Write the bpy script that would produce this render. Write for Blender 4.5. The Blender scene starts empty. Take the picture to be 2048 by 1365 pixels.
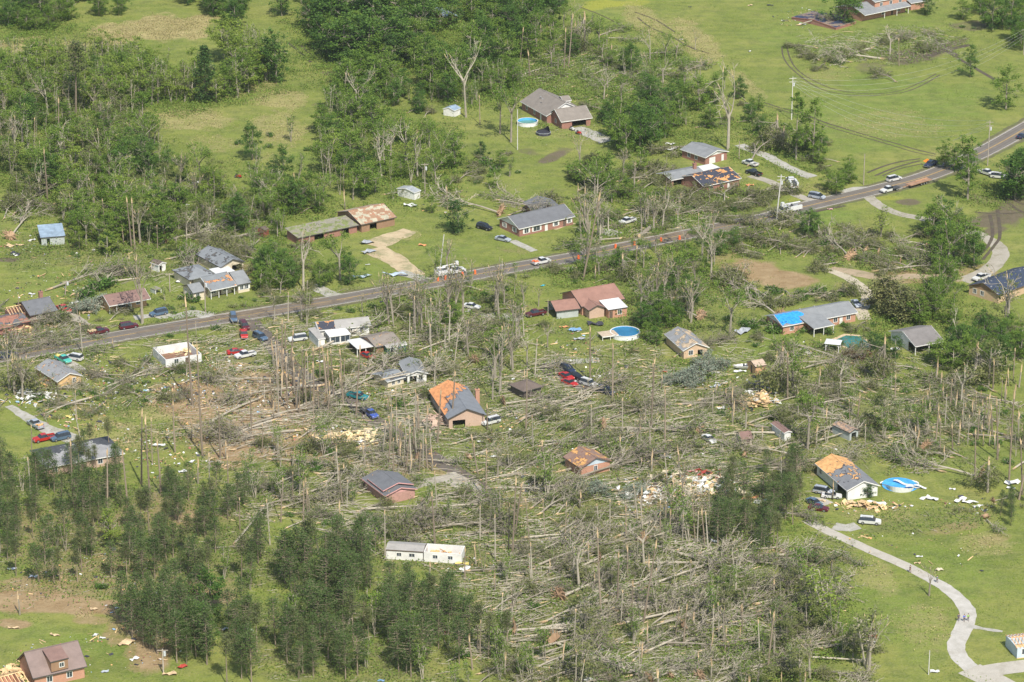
import bpy, bmesh, math, random
import numpy as np
from mathutils import Vector, Matrix, Quaternion
random.seed(11); NR = np.random.default_rng(11)
R = math.radians; HAZE = 0.00003
C = bpy.context.scene.collection
SC = bpy.context.scene

# ---------------------------------------------------------------- camera, sky, sun
PITCH = R(21.0); FPX = 6382.0; HC = 300.0; CY = -HC/math.tan(PITCH)
cam_d = bpy.data.cameras.new('camera'); cam = bpy.data.objects.new('camera', cam_d); C.objects.link(cam)
cam.location = (0, CY, HC); cam.rotation_euler = (R(90)-PITCH, 0, 0)
cam_d.sensor_width = 36; cam_d.lens = 36*FPX/2048; cam_d.clip_start = 1; cam_d.clip_end = 20000
SC.camera = cam
SUN_EL = R(50); SUN_AZ = R(161)     # azimuth measured clockwise from +Y: the sun stands behind the viewer, to the right
world = bpy.data.worlds.new('World'); SC.world = world; world.use_nodes = True
wn = world.node_tree.nodes; sky = wn.new('ShaderNodeTexSky'); sky.sky_type = 'NISHITA'; sky.sun_disc = False
sky.sun_elevation = SUN_EL; sky.sun_rotation = SUN_AZ; sky.air_density = 1.2; sky.dust_density = 1.5
world.node_tree.links.new(sky.outputs[0], wn['Background'].inputs[0]); wn['Background'].inputs[1].default_value = 0.12
sl = bpy.data.lights.new('sun', 'SUN'); sun = bpy.data.objects.new('sun', sl); C.objects.link(sun)
sl.energy = 4.7; sl.angle = R(0.53); sl.color = (1.0, 0.95, 0.86)
sd = Vector((math.sin(SUN_AZ)*math.cos(SUN_EL), math.cos(SUN_AZ)*math.cos(SUN_EL), math.sin(SUN_EL)))
sun.rotation_euler = (-sd).to_track_quat('-Z', 'Y').to_euler(); sun.location = sd*500
vs = SC.view_settings; vs.view_transform = 'Standard'; vs.look = 'None'; vs.exposure = 0.26; vs.gamma = 1.0
SC.cycles.max_bounces = 5; SC.cycles.diffuse_bounces = 2; SC.cycles.transparent_max_bounces = 6
SC.cycles.volume_bounces = 0

# ---------------------------------------------------------------- picture <-> ground (used to read places off the photograph)
cp, sp = math.cos(PITCH), math.sin(PITCH)
def W(px, py, z=0.0):
    u = (px-1024)/FPX; v = (682.5-py)/FPX
    t = (HC-z)/(sp - v*cp)
    return Vector((u*t, CY + t*(cp+v*sp), z))
def PX(x, y, z=0.0):
    dx, dy, dz = x, y-CY, z-HC
    d = dy*cp - dz*sp; up = dy*sp + dz*cp
    return 1024 + FPX*dx/d, 682.5 - FPX*up/d

# ---------------------------------------------------------------- node material helper
MATS = {}
def nmat(name):
    m = bpy.data.materials.new(name); m.use_nodes = True
    nt = m.node_tree; return m, nt, nt.nodes['Principled BSDF']
def noise(nt, scale, detail=3, vec=None, rough=0.6):
    n = nt.nodes.new('ShaderNodeTexNoise'); n.inputs['Scale'].default_value = scale; n.inputs['Detail'].default_value = detail
    n.inputs['Roughness'].default_value = rough
    if vec is not None: nt.links.new(vec, n.inputs['Vector'])
    return n.outputs['Fac']
def ramp(nt, fac, stops):
    r = nt.nodes.new('ShaderNodeValToRGB'); e = r.color_ramp.elements
    while len(e) < len(stops): e.new(0.5)
    for i, (p, c) in enumerate(stops):
        e[i].position = p; e[i].color = (*c, 1) if len(c) == 3 else c
    nt.links.new(fac, r.inputs[0]); return r.outputs[0]
def mix(nt, fac, a, b, mode='MIX'):
    n = nt.nodes.new('ShaderNodeMix'); n.data_type = 'RGBA'; n.blend_type = mode
    for s, v in ((n.inputs[0], fac), (n.inputs[6], a), (n.inputs[7], b)):
        if isinstance(v, (int, float)): s.default_value = v
        elif isinstance(v, tuple): s.default_value = (*v, 1)
        else: nt.links.new(v, s)
    return n.outputs[2]
def mth(nt, op, a, b=0.0, c=None):
    n = nt.nodes.new('ShaderNodeMath'); n.operation = op
    for i, v in enumerate((a, b, c)):
        if v is None: continue
        if isinstance(v, (int, float)): n.inputs[i].default_value = v
        else: nt.links.new(v, n.inputs[i])
    return n.outputs[0]
def objvec(nt):
    return nt.nodes.new('ShaderNodeTexCoord').outputs['Object']
def rnd(nt):
    return nt.nodes.new('ShaderNodeObjectInfo').outputs['Random']
def bump(nt, b, h, s=0.4, d=0.1):
    n = nt.nodes.new('ShaderNodeBump'); n.inputs['Strength'].default_value = s; n.inputs['Distance'].default_value = d
    nt.links.new(h, n.inputs['Height']); nt.links.new(n.outputs[0], b.inputs['Normal'])

def solid(name, col, rough=0.7, metal=0.0, var=0.15, scale=1.5, spec=None):
    """painted or plain surface with weathering noise"""
    if name in MATS: return MATS[name]
    m, nt, b = nmat(name); v = objvec(nt)
    f = noise(nt, scale, 4, v)
    lo = tuple(c*(1-var) for c in col); hi = tuple(min(1, c*(1+var)) for c in col)
    nt.links.new(ramp(nt, f, [(0.3, lo), (0.7, hi)]), b.inputs['Base Color'])
    b.inputs['Roughness'].default_value = rough; b.inputs['Metallic'].default_value = metal
    if spec is not None: b.inputs['Specular IOR Level'].default_value = spec
    MATS[name] = m; return m

def leafmat(name, lo, hi, trans=0.3, hue=0.0):
    if name in MATS: return MATS[name]
    m, nt, b = nmat(name)
    geo = nt.nodes.new('ShaderNodeNewGeometry')
    f = mth(nt, 'MULTIPLY_ADD', geo.outputs['Random Per Island'], 0.65, mth(nt, 'MULTIPLY', rnd(nt), 0.35))
    col = ramp(nt, f, [(0.1, lo), (0.9, hi)])
    nt.links.new(col, b.inputs['Base Color']); b.inputs['Roughness'].default_value = 0.6
    b.inputs['Specular IOR Level'].default_value = 0.25
    tr = nt.nodes.new('ShaderNodeBsdfTranslucent'); nt.links.new(col, tr.inputs[0])
    mx = nt.nodes.new('ShaderNodeMixShader'); mx.inputs[0].default_value = trans
    nt.links.new(b.outputs[0], mx.inputs[1]); nt.links.new(tr.outputs[0], mx.inputs[2])
    nt.links.new(mx.outputs[0], nt.nodes['Material Output'].inputs[0])
    MATS[name] = m; return m

def barkmat(name, lo, hi):
    if name in MATS: return MATS[name]
    m, nt, b = nmat(name); v = objvec(nt)
    f = noise(nt, 1.3, 4, v); g = rnd(nt)
    f2 = mth(nt, 'MULTIPLY_ADD', f, 0.7, mth(nt, 'MULTIPLY', g, 0.35))
    nt.links.new(ramp(nt, f2, [(0.25, lo), (0.75, hi)]), b.inputs['Base Color']); b.inputs['Roughness'].default_value = 0.9
    MATS[name] = m; return m

def shinglemat(name, col, patch=None, patch_amt=0.0, patch2=None, pscale=0.35, seed=0.0, rough=0.85, grad=None):
    """asphalt shingle courses; patch = stripped area showing decking, patch2 = torn underlay"""
    if name in MATS: return MATS[name]
    m, nt, b = nmat(name); v = objvec(nt)
    mp = nt.nodes.new('ShaderNodeMapping'); mp.inputs['Location'].default_value = (seed, seed*1.7, 0); nt.links.new(v, mp.inputs[0])
    v2 = mp.outputs[0]
    f = noise(nt, 0.5, 5, v2, 0.7); g = noise(nt, 7.0, 2, v2)
    c = ramp(nt, f, [(0.25, tuple(x*0.78 for x in col)), (0.75, tuple(x*1.22 for x in col))])
    c = mix(nt, mth(nt, 'MULTIPLY', g, 0.35), c, tuple(x*0.6 for x in col))
    if patch_amt > 0:
        mp2 = nt.nodes.new('ShaderNodeMapping'); mp2.inputs['Scale'].default_value = (1, 1, 2.2); nt.links.new(v2, mp2.inputs[0])
        p = noise(nt, pscale, 3, mp2.outputs[0], 0.6)
        vo = nt.nodes.new('ShaderNodeTexVoronoi'); vo.inputs['Scale'].default_value = 1.4; nt.links.new(mp2.outputs[0], vo.inputs['Vector'])
        sep = nt.nodes.new('ShaderNodeSeparateColor'); nt.links.new(vo.outputs['Color'], sep.inputs[0])
        pp = mth(nt, 'ADD', p, mth(nt, 'MULTIPLY_ADD', sep.outputs[0], 0.10, -0.05))
        if grad:
            sg = nt.nodes.new('ShaderNodeSeparateXYZ'); nt.links.new(v, sg.inputs[0])
            gg = mth(nt, 'ADD', mth(nt, 'MULTIPLY_ADD', sg.outputs[0], grad[0], grad[2]), mth(nt, 'MULTIPLY', sg.outputs[1], grad[1])); pp = mth(nt, 'ADD', pp, mth(nt, 'MAXIMUM', mth(nt, 'MINIMUM', gg, 0.3), -0.3))
        th = 0.68 - 0.36*patch_amt
        dk = patch2 if patch2 else tuple(x*0.25 for x in col)
        c = mix(nt, mth(nt, 'GREATER_THAN', pp, th-0.035), c, dk)
        pc = ramp(nt, sep.outputs[1], [(0.2, tuple(x*0.75 for x in patch)), (0.8, patch)])
        c = mix(nt, mth(nt, 'GREATER_THAN', pp, th), c, pc)
    nt.links.new(c, b.inputs['Base Color']); b.inputs['Roughness'].default_value = rough
    bump(nt, b, g, 0.5, 0.03)
    MATS[name] = m; return m

def brickmat(name, a, bcol, mortar):
    if name in MATS: return MATS[name]
    m, nt, b = nmat(name)
    v = objvec(nt); sepx = nt.nodes.new('ShaderNodeSeparateXYZ'); nt.links.new(v, sepx.inputs[0])
    cb = nt.nodes.new('ShaderNodeCombineXYZ'); nt.links.new(mth(nt, 'ADD', sepx.outputs[0], sepx.outputs[1]), cb.inputs[0]); nt.links.new(sepx.outputs[2], cb.inputs[1])
    br = nt.nodes.new('ShaderNodeTexBrick'); br.inputs['Scale'].default_value = 2.2; nt.links.new(cb.outputs[0], br.inputs['Vector'])
    br.inputs['Color1'].default_value = (*a, 1); br.inputs['Color2'].default_value = (*bcol, 1); br.inputs['Mortar'].default_value = (*mortar, 1)
    f = noise(nt, 0.8, 4, v)
    nt.links.new(mix(nt, 0.25, br.outputs[0], ramp(nt, f, [(0.3, tuple(x*0.6 for x in a)), (0.7, tuple(x*1.3 for x in bcol))])), b.inputs['Base Color'])
    b.inputs['Roughness'].default_value = 0.9; MATS[name] = m; return m

# ---------------------------------------------------------------- mesh + object helpers
class MB:
    """collects geometry for ONE mesh object"""
    def __init__(s): s.v = []; s.f = []
    def add(s, vs, fs):
        n = len(s.v); s.v += [tuple(p) for p in vs]; s.f += [tuple(i+n for i in f) for f in fs]; return s
    def box(s, x0, x1, y0, y1, z0, z1, M=None):
        vs = [Vector((x, y, z)) for z in (z0, z1) for y in (y0, y1) for x in (x0, x1)]
        if M is not None: vs = [M @ p for p in vs]
        return s.add(vs, [(0,2,3,1),(4,5,7,6),(0,1,5,4),(1,3,7,5),(3,2,6,7),(2,0,4,6)])
    def prism(s, poly, d):
        """poly: list of Vectors, d: Vector thickness"""
        n = len(poly); vs = list(poly)+[p+d for p in poly]
        return s.add(vs, [tuple(range(n))[::-1], tuple(range(n, 2*n))]+[(i, (i+1)%n, n+(i+1)%n, n+i) for i in range(n)])
    def tube(s, pts, rads, n=5, cap=True):
        pts = [Vector(p) for p in pts]; base = len(s.v); vs = []
        up = Vector((0.3, 0.2, 1)).normalized()
        for i, p in enumerate(pts):
            t = (pts[min(i+1, len(pts)-1)]-pts[max(i-1, 0)]).normalized()
            a = t.cross(up); 
            if a.length < 0.1: a = t.cross(Vector((1, 0, 0)))
            a.normalize(); b = t.cross(a)
            for k in range(n):
                an = 2*math.pi*k/n; vs.append(p+(a*math.cos(an)+b*math.sin(an))*rads[i])
        fs = []
        for i in range(len(pts)-1):
            for k in range(n):
                fs.append((i*n+k, i*n+(k+1)%n, (i+1)*n+(k+1)%n, (i+1)*n+k))
        if cap: fs += [tuple(range(n))[::-1], tuple((len(pts)-1)*n+k for k in range(n))]
        return s.add(vs, fs)
    def cyl(s, c, r, z0, z1, n=20, r2=None):
        r2 = r if r2 is None else r2
        vs = [(c[0]+r*math.cos(2*math.pi*k/n), c[1]+r*math.sin(2*math.pi*k/n), z0) for k in range(n)]
        vs += [(c[0]+r2*math.cos(2*math.pi*k/n), c[1]+r2*math.sin(2*math.pi*k/n), z1) for k in range(n)]
        return s.add(vs, [tuple(range(n))[::-1], tuple(range(n, 2*n))]+[(k, (k+1)%n, n+(k+1)%n, n+k) for k in range(n)])
    def build(s, name, mat, parent=None, smooth=False):
        me = bpy.data.meshes.new(name); me.from_pydata(s.v, [], s.f); me.update()
        if smooth: me.polygons.foreach_set('use_smooth', [True]*len(me.polygons))
        me.materials.append(mat); o = bpy.data.objects.new(name, me); C.objects.link(o)
        if parent: o.parent = parent
        return o
def np_mesh(name, V, nper, mat, parent=None):
    """V: (N*nper,3) loose polygons of nper corners"""
    V = np.asarray(V, dtype=np.float32).reshape(-1, 3); nv = len(V); nf = nv//nper
    me = bpy.data.meshes.new(name); me.vertices.add(nv); me.vertices.foreach_set('co', V.ravel())
    me.loops.add(nv); me.loops.foreach_set('vertex_index', np.arange(nv, dtype=np.int32))
    me.polygons.add(nf); me.polygons.foreach_set('loop_start', np.arange(0, nv, nper, dtype=np.int32))
    me.update(calc_edges=True); me.materials.append(mat)
    o = bpy.data.objects.new(name, me); C.objects.link(o)
    if parent: o.parent = parent
    return o
def empty(name, loc=(0, 0, 0), rz=0.0, sc=1.0):
    o = bpy.data.objects.new(name, None); C.objects.link(o); o.location = loc; o.rotation_euler = (0, 0, rz)
    o.scale = (sc, sc, sc) if isinstance(sc, (int, float)) else sc; o.empty_display_size = 0.5; return o
def tag(o, label, cat, group=None):
    o['label'] = label; o['category'] = cat
    if group: o['group'] = group
    return o
def struct(o): o['kind'] = 'structure'; return o
def copy_tree(o, parent=None):
    c = o.copy(); C.objects.link(c); c.parent = parent
    for ch in o.children: copy_tree(ch, c)
    return c
def leaf_quads(P, S, rng, up=0.35, tri=False):
    """P (N,3) centres, S (N,) sizes -> quads in random orientation"""
    n = len(P)
    nrm = rng.normal(size=(n, 3)); nrm[:, 2] = np.abs(nrm[:, 2])+up; nrm /= np.linalg.norm(nrm, axis=1)[:, None]
    a = np.cross(nrm, rng.normal(size=(n, 3))); a /= np.linalg.norm(a, axis=1)[:, None]+1e-9
    b = np.cross(nrm, a); s = S[:, None]*0.5; k = (0.55+0.45*rng.random(n))[:, None]
    if tri:
        Q = np.stack([P-a*s, P+a*s*0.9-b*s*k, P+a*s*0.2+b*s*k], 1)
    else:
        Q = np.stack([P-a*s, P-b*s*k, P+a*s, P+b*s*k*0.9], 1)
    return Q.reshape(-1, 3)
# ---------------------------------------------------------------- ground sheet with masks for bare soil, straw, mud, litter
def smooth_noise(X, Y, scale, seed):
    r = np.random.default_rng(seed); N = 64; g = r.random((N, N))
    x = (X/scale) % N; y = (Y/scale) % N; i = x.astype(int) % N; j = y.astype(int) % N; fx = x-np.floor(x); fy = y-np.floor(y)
    fx = fx*fx*(3-2*fx); fy = fy*fy*(3-2*fy)
    return (g[i, j]*(1-fx)+g[(i+1) % N, j]*fx)*(1-fy)+(g[i, (j+1) % N]*(1-fx)+g[(i+1) % N, (j+1) % N]*fx)*fy
xs = np.concatenate([[-5000, -2500, -1200, -600, -330], np.arange(-220, 221, 0.8), [330, 600, 1200, 2500, 5000]])
ys = np.concatenate([[-900, -600, -400, -290], np.arange(-225, 371, 0.8), [460, 700, 1200, 2400, 5000, 9000]])
GX, GY = np.meshgrid(xs, ys); nx, ny = len(xs), len(ys)
d = (GY-CY)*cp + HC*sp; upv = (GY-CY)*sp - HC*cp
with np.errstate(all='ignore'):
    PXX = 1024+FPX*GX/d; PYY = 682.5-FPX*upv/d
bad = d < 50; PXX[bad] = -9999; PYY[bad] = 9999
NZ = smooth_noise(GX, GY, 9, 1)*0.6+smooth_noise(GX, GY, 3.1, 2)*0.4
def blobs(lst):
    m = np.zeros_like(GX)
    for cx, cy, rx, ry, *a in lst:
        an = R(a[0]) if a else 0.0; s = a[1] if len(a) > 1 else 1.0
        dx, dy = PXX-cx, PYY-cy; u = (dx*math.cos(an)+dy*math.sin(an))/rx; v = (-dx*math.sin(an)+dy*math.cos(an))/ry
        q = np.sqrt(u*u+v*v)+(NZ-0.5)*0.9
        m = np.maximum(m, s*np.clip((1.15-q)/0.4, 0, 1))
    return m
straw = blobs([(80,90,90,14,0,.95),(230,70,60,24,0,1),(330,60,80,28,0,1),(390,60,30,22,0,1),(400,40,40,10,0,.8),(560,200,60,20,0,.55),(480,180,90,14,-8,.6),(380,240,110,22,0,.55),(560,260,60,40,20,.5),(540,320,40,15,0,.3),
    (430,290,60,20,0,.35),(1330,70,50,40,30,.35),(1400,90,30,70,-55,.55),(1290,40,60,25,35,.5),(1480,160,60,16,30,.45),(1720,480,50,30,0,.3),(1640,150,60,20,0,.3),(1700,760,60,20,0,.25),
    (1650,380,60,15,0,.35),(1780,250,120,30,0,.35),(1900,310,80,20,-20,.35),(820,470,30,12,0,.4),(560,640,60,10,0,.4),(250,870,120,30,0,.45),(330,830,80,20,0,.5),(1750,1150,60,30,30,.4),(1850,1250,60,60,0,.35),(1960,1090,80,25,0,.4),
    (1760,1030,90,20,0,.35),(170,1230,30,10,0,.8),(820,165,60,12,0,.5),(1180,285,40,12,0,.3),(1100,270,60,12,0,.3),(60,200,60,100,0,.2),(690,160,40,14,0,.4),(1010,380,60,15,0,.3)])
dirt = blobs([(1500,545,70,28,0,.9),(1560,560,70,22,0,.9),(1440,520,40,10,-20,.5),(1690,575,30,12,0,.4),(400,830,60,30,0,.6),(430,880,60,30,0,.7),(480,760,90,40,0,.6),(500,800,90,60,0,.6),(560,820,80,40,0,.5),(30,1250,50,12,0,.9),
    (90,1200,110,20,0,.65),(180,1240,50,14,0,.6),(230,1270,30,30,30,.6),(280,1310,40,50,20,.6),(60,1170,90,22,0,.6),(200,1150,150,60,0,.45),(380,1180,120,40,0,.4),(420,1190,60,14,0,.7),(120,1050,120,60,0,.45),(330,1030,120,40,0,.5),
    (620,860,60,20,0,.6),(790,970,60,15,0,.3),(900,950,60,14,20,.6),(860,930,60,20,20,.6),(1290,985,50,14,0,.95),(1380,1000,60,20,0,.9),(1480,1000,60,14,0,.5),(1560,1110,70,12,0,.8),(1620,1120,60,14,0,.4),(1330,1010,50,12,0,.6),
    (480,540,60,14,0,.5),(570,515,40,10,0,.4),(1150,250,40,8,0,.3),(1990,1080,40,10,-10,.4),(1900,1060,50,10,-10,.5),(150,810,60,10,20,.5),(200,840,60,10,10,.4),(640,1020,80,20,0,.3),(700,1080,100,30,0,.3),(800,1050,100,30,0,.35),
    (1100,1130,120,40,0,.3),(1300,1200,160,50,0,.3),(640,880,90,30,0,.5),(760,900,90,40,0,.45),(1050,620,50,12,0,.3),(960,660,40,14,20,.5),(1050,500,60,10,0,.3),(1370,470,60,10,-15,.5),(1250,490,100,12,-12,.6),(1650,940,40,14,0,.5),
    (1720,860,40,20,0,.3),(1790,840,40,14,0,.4),(1870,790,50,12,0,.4),(20,660,60,30,0,.5),(100,650,60,12,0,.5),(330,660,80,10,-10,.4),(90,1100,100,40,0,.4),(1760,530,40,10,0,.5),(1850,555,90,12,0,.7),(1960,545,40,20,0,.6),(1700,790,60,12,0,.3),
    (1050,1000,60,20,0,.3),(480,1300,30,40,0,.3),(1480,880,40,12,0,.3),(60,760,40,20,0,.3)])
mud = blobs([(1830,110,70,16,-5,.9),(1890,95,50,8,-20,.8),(1780,110,40,10,0,.5),(1980,440,70,18,-8,.95),(1960,470,60,12,-20,.8),(2030,410,40,40,40,.7),(1970,400,60,10,10,.5),(1850,495,30,10,0,.9),(1820,405,30,8,0,.8),(1860,500,20,8,0,.7),
    (1105,315,30,10,-20,.8),(1060,305,25,8,10,.5),(670,150,30,6,10,.7),(640,105,16,30,-35,.4),(1950,52,50,10,0,.6),(1740,135,30,10,0,.5),(560,770,50,30,30,.5),(600,800,60,40,35,.5),(1130,300,20,6,0,.5),(1540,1015,40,10,0,.6),(10,520,30,5,0,.9),
    (820,900,90,16,35,.5),(1230,490,120,8,-11,.6),(1330,470,60,8,-11,.5),(640,210,20,6,0,.5),(1100,660,60,14,0,.3)])
dirt = np.maximum(dirt, blobs([(400,800,90,55,0,1),(470,880,80,60,0,1),(540,790,110,60,0,.8),(620,900,120,40,0,.7),(760,920,120,50,0,.6),(250,1230,70,20,30,.8),(300,1300,40,50,30,.8),(120,1210,170,24,5,.9),(420,1195,60,16,0,.9),(380,1040,60,20,0,.8),(1000,1000,80,20,0,.5)]))
lush = blobs([(1700,60,200,50,0,.6),(1800,210,220,60,0,.8),(1700,280,120,30,0,.6),(1630,435,80,22,0,.9),(1600,600,60,12,0,.7),(1550,690,60,40,0,.6),(1780,1230,90,60,0,.5),(1900,1150,90,60,20,.5),(1850,1300,60,40,0,.5),(1180,30,80,20,0,.6),
    (880,495,60,22,0,.5),(750,540,40,18,0,.5),(1090,270,50,15,0,.4),(340,570,60,20,0,.6),(120,560,100,30,0,.4),(1180,150,60,20,0,.2),(620,310,50,20,0,.5),(80,860,70,20,0,.6),(180,1290,100,30,0,.5),(90,1260,80,20,0,.5),(1030,380,70,20,0,.4),(680,650,60,12,0,.3)])
flow = blobs([(1215,8,40,9,0,.95),(1270,6,30,8,0,.6),(1190,16,25,6,0,.7),(1700,345,20,6,0,.2),(1780,396,30,5,0,.6),(1590,400,16,5,0,.5)])
litter = blobs([(650,800,420,190,0,.8),(1200,880,420,190,0,.75),(1150,1150,420,220,0,.85),(250,1090,330,140,0,.7),(1750,850,300,90,0,.65),(1550,750,200,60,0,.3),(60,680,120,60,0,.6),(300,500,340,60,0,.5),(1170,180,200,90,0,.4),(1350,440,160,50,-10,.4),
    (850,640,200,60,-5,.5),(1350,620,140,90,0,.45),(1800,520,170,30,0,.4),(150,300,180,120,0,.4),(700,1280,260,110,0,.6),(1800,90,160,40,0,.35),(1450,1180,160,150,0,.6),(120,960,150,50,0,.5),(1850,1040,130,30,-5,.5)])
V = np.stack([GX, GY, (smooth_noise(GX, GY, 6, 5)-0.5)*0.0], -1).reshape(-1, 3).astype(np.float32)
idx = np.arange(nx*ny).reshape(ny, nx)
F = np.stack([idx[:-1, :-1], idx[:-1, 1:], idx[1:, 1:], idx[1:, :-1]], -1).reshape(-1, 4)
me = bpy.data.meshes.new('ground'); me.vertices.add(len(V)); me.vertices.foreach_set('co', V.ravel())
me.loops.add(F.size); me.loops.foreach_set('vertex_index', F.ravel().astype(np.int32))
me.polygons.add(len(F)); me.polygons.foreach_set('loop_start', np.arange(0, F.size, 4, dtype=np.int32)); me.update(calc_edges=True)
def attr(name, chans):
    a = me.attributes.new(name, 'FLOAT_COLOR', 'POINT'); A = np.stack([c.ravel() for c in chans], -1).astype(np.float32); a.data.foreach_set('color', A.ravel())
attr('soil', [straw, dirt, mud, flow]); attr('cover', [lush, litter, litter*0, litter*0+1])
m, nt, b = nmat('ground_cover'); v = objvec(nt)
at = nt.nodes.new('ShaderNodeAttribute'); at.attribute_name = 'soil'; sp1 = nt.nodes.new('ShaderNodeSeparateColor'); nt.links.new(at.outputs['Color'], sp1.inputs[0])
at2 = nt.nodes.new('ShaderNodeAttribute'); at2.attribute_name = 'cover'; sp2 = nt.nodes.new('ShaderNodeSeparateColor'); nt.links.new(at2.outputs['Color'], sp2.inputs[0])
n1 = noise(nt, 0.035, 5, v, 0.65); n2 = noise(nt, 0.22, 6, v, 0.75); n3 = noise(nt, 1.6, 4, v, 0.75)
mps = nt.nodes.new('ShaderNodeMapping'); mps.inputs['Scale'].default_value = (0.22, 1.0, 1); mps.inputs['Rotation'].default_value = (0, 0, R(-14)); nt.links.new(v, mps.inputs[0])
n4 = noise(nt, 0.30, 4, mps.outputs[0], 0.65)
g = ramp(nt, n1, [(0.30, (0.125, 0.170, 0.028)), (0.5, (0.185, 0.225, 0.042)), (0.72, (0.265, 0.265, 0.070))])
g = mix(nt, mth(nt, 'MULTIPLY', sp2.outputs[0], 0.75), g, (0.145, 0.225, 0.036))
g = mix(nt, mth(nt, 'MULTIPLY', ramp(nt, n4, [(0.45, (0, 0, 0)), (0.7, (1, 1, 1))]), 0.45), g, (0.29, 0.27, 0.095))
g = mix(nt, mth(nt, 'MULTIPLY', ramp(nt, n2, [(0.45, (0, 0, 0)), (0.62, (1, 1, 1))]), 0.55), g, (0.085, 0.12, 0.032))
g = mix(nt, mth(nt, 'MULTIPLY', ramp(nt, n3, [(0.45, (0, 0, 0)), (0.68, (1, 1, 1))]), 0.50), g, (0.28, 0.28, 0.12))
def layer(g, m_, col, w=0.35, k=1.0):
    f = mth(nt, 'ADD', m_, mth(nt, 'MULTIPLY_ADD', n2, w*2, -w)); f = mth(nt, 'ADD', f, mth(nt, 'MULTIPLY_ADD', n3, 0.4, -0.2))
    f = ramp(nt, f, [(0.22, (0, 0, 0)), (0.80, (k, k, k))]); return mix(nt, f, g, col)
lit = ramp(nt, n3, [(0.3, (0.10, 0.085, 0.05)), (0.5, (0.17, 0.15, 0.085)), (0.75, (0.24, 0.21, 0.13))])
g = layer(g, sp2.outputs[1], lit, 0.8, 0.55)
g = layer(g, sp1.outputs[0], ramp(nt, n4, [(0.3, (0.27, 0.25, 0.10)), (0.6, (0.45, 0.37, 0.18))]), 0.45, 0.9)
g = layer(g, sp1.outputs[1], ramp(nt, n2, [(0.3, (0.23, 0.14, 0.075)), (0.65, (0.40, 0.29, 0.17))]), 0.45, 0.9)
g = layer(g, sp1.outputs[2], ramp(nt, n2, [(0.3, (0.09, 0.07, 0.055)), (0.65, (0.17, 0.13, 0.10))]), 0.4, 0.85)
g = layer(g, at.outputs['Alpha'], (0.33, 0.33, 0.05), 0.6, 0.7)
nt.links.new(g, b.inputs['Base Color']); b.inputs['Roughness'].default_value = 1.0; b.inputs['Specular IOR Level'].default_value = 0.1
bump(nt, b, mth(nt, 'ADD', n3, mth(nt, 'MULTIPLY', n2, 2.0)), 0.7, 0.35)
me.materials.append(m); go = bpy.data.objects.new('ground', me); C.objects.link(go); struct(go)

# ---------------------------------------------------------------- ribbons: road, lanes, driveways, tyre tracks
def resample(pts, step):
    P = [Vector(p) for p in pts]
    # catmull-rom
    out = []
    for i in range(len(P)-1):
        p0, p1, p2, p3 = P[max(i-1, 0)], P[i], P[i+1], P[min(i+2, len(P)-1)]
        n = max(1, int((p2-p1).length/step))
        for k in range(n):
            t = k/n; out.append(0.5*((2*p1)+(-p0+p2)*t+(2*p0-5*p1+4*p2-p3)*t*t+(-p0+3*p1-3*p2+p3)*t**3))
    out.append(P[-1]); return out
def ribbon(name, pts, w, z, mat, off=0.0, rag=0.0, step=1.5, dash=None):
    P = resample(pts, step); mb = MB(); L = []; rr = random.Random(len(P)*7+int(pts[0][0]*10))
    a1 = rr.random()*9; 
    for i, p in enumerate(P):
        t = (P[min(i+1, len(P)-1)]-P[max(i-1, 0)]).normalized(); n = Vector((-t.y, t.x, 0))
        ww = w[0]+(w[1]-w[0])*i/(len(P)-1) if isinstance(w, tuple) else w
        r1 = rag*(.5*math.sin(i*0.17+a1)+rr.uniform(-.6, .6)); r2 = rag*(.5*math.sin(i*0.13+a1*2)+rr.uniform(-.6, .6))
        L.append((p+n*(off+ww/2+r1), p+n*(off-ww/2+r2)))
    vs = []; fs = []
    for a, c in L: vs += [(a.x, a.y, z), (c.x, c.y, z)]
    for i in range(len(L)-1):
        fs.append((2*i, 2*i+1, 2*i+3, 2*i+2))
    mb.add(vs, fs); o = mb.build(name, mat); struct(o); return o
def surf(name, c0, c1, c2=None, wear=0.5, scale=0.4, rough=0.95):
    if name in MATS: return MATS[name]
    m, nt, b = nmat(name); v = objvec(nt); f = noise(nt, scale, 6, v, 0.7); g = noise(nt, 3.0, 3, v)
    c = ramp(nt, f, [(0.3, c0), (0.7, c1)])
    if c2: c = mix(nt, ramp(nt, noise(nt, scale*0.6, 5, v, 0.75), [(0.5, (0, 0, 0)), (0.62, (wear, wear, wear))]), c, c2)
    c = mix(nt, mth(nt, 'MULTIPLY', g, 0.3), c, tuple(x*0.6 for x in c0))
    nt.links.new(c, b.inputs['Base Color']); b.inputs['Roughness'].default_value = rough; bump(nt, b, g, 0.3, 0.05); MATS[name] = m; return m
asph = surf('asphalt', (0.125, 0.11, 0.092), (0.175, 0.155, 0.132), (0.15, 0.115, 0.085), 0.5)
asph2 = surf('asphalt_wheel', (0.155, 0.137, 0.115), (0.20, 0.178, 0.152), (0.15, 0.115, 0.085), 0.5)
lane_m = surf('lane_asphalt', (0.10, 0.088, 0.075), (0.155, 0.13, 0.105), (0.17, 0.12, 0.08), 0.7)
conc = surf('concrete', (0.40, 0.37, 0.31), (0.52, 0.48, 0.41), (0.30, 0.27, 0.2), 0.5)
grav = surf('gravel', (0.33, 0.315, 0.27), (0.50, 0.48, 0.43), (0.24, 0.24, 0.13), 0.7, 0.5)
sand = surf('sandy_soil', (0.42, 0.32, 0.19), (0.60, 0.49, 0.31), (0.20, 0.21, 0.09), 0.7, 0.3)
track_m = surf('track_mud', (0.07, 0.052, 0.036), (0.11, 0.085, 0.06), (0.12, 0.14, 0.05), 0.5, 0.5)
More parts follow.
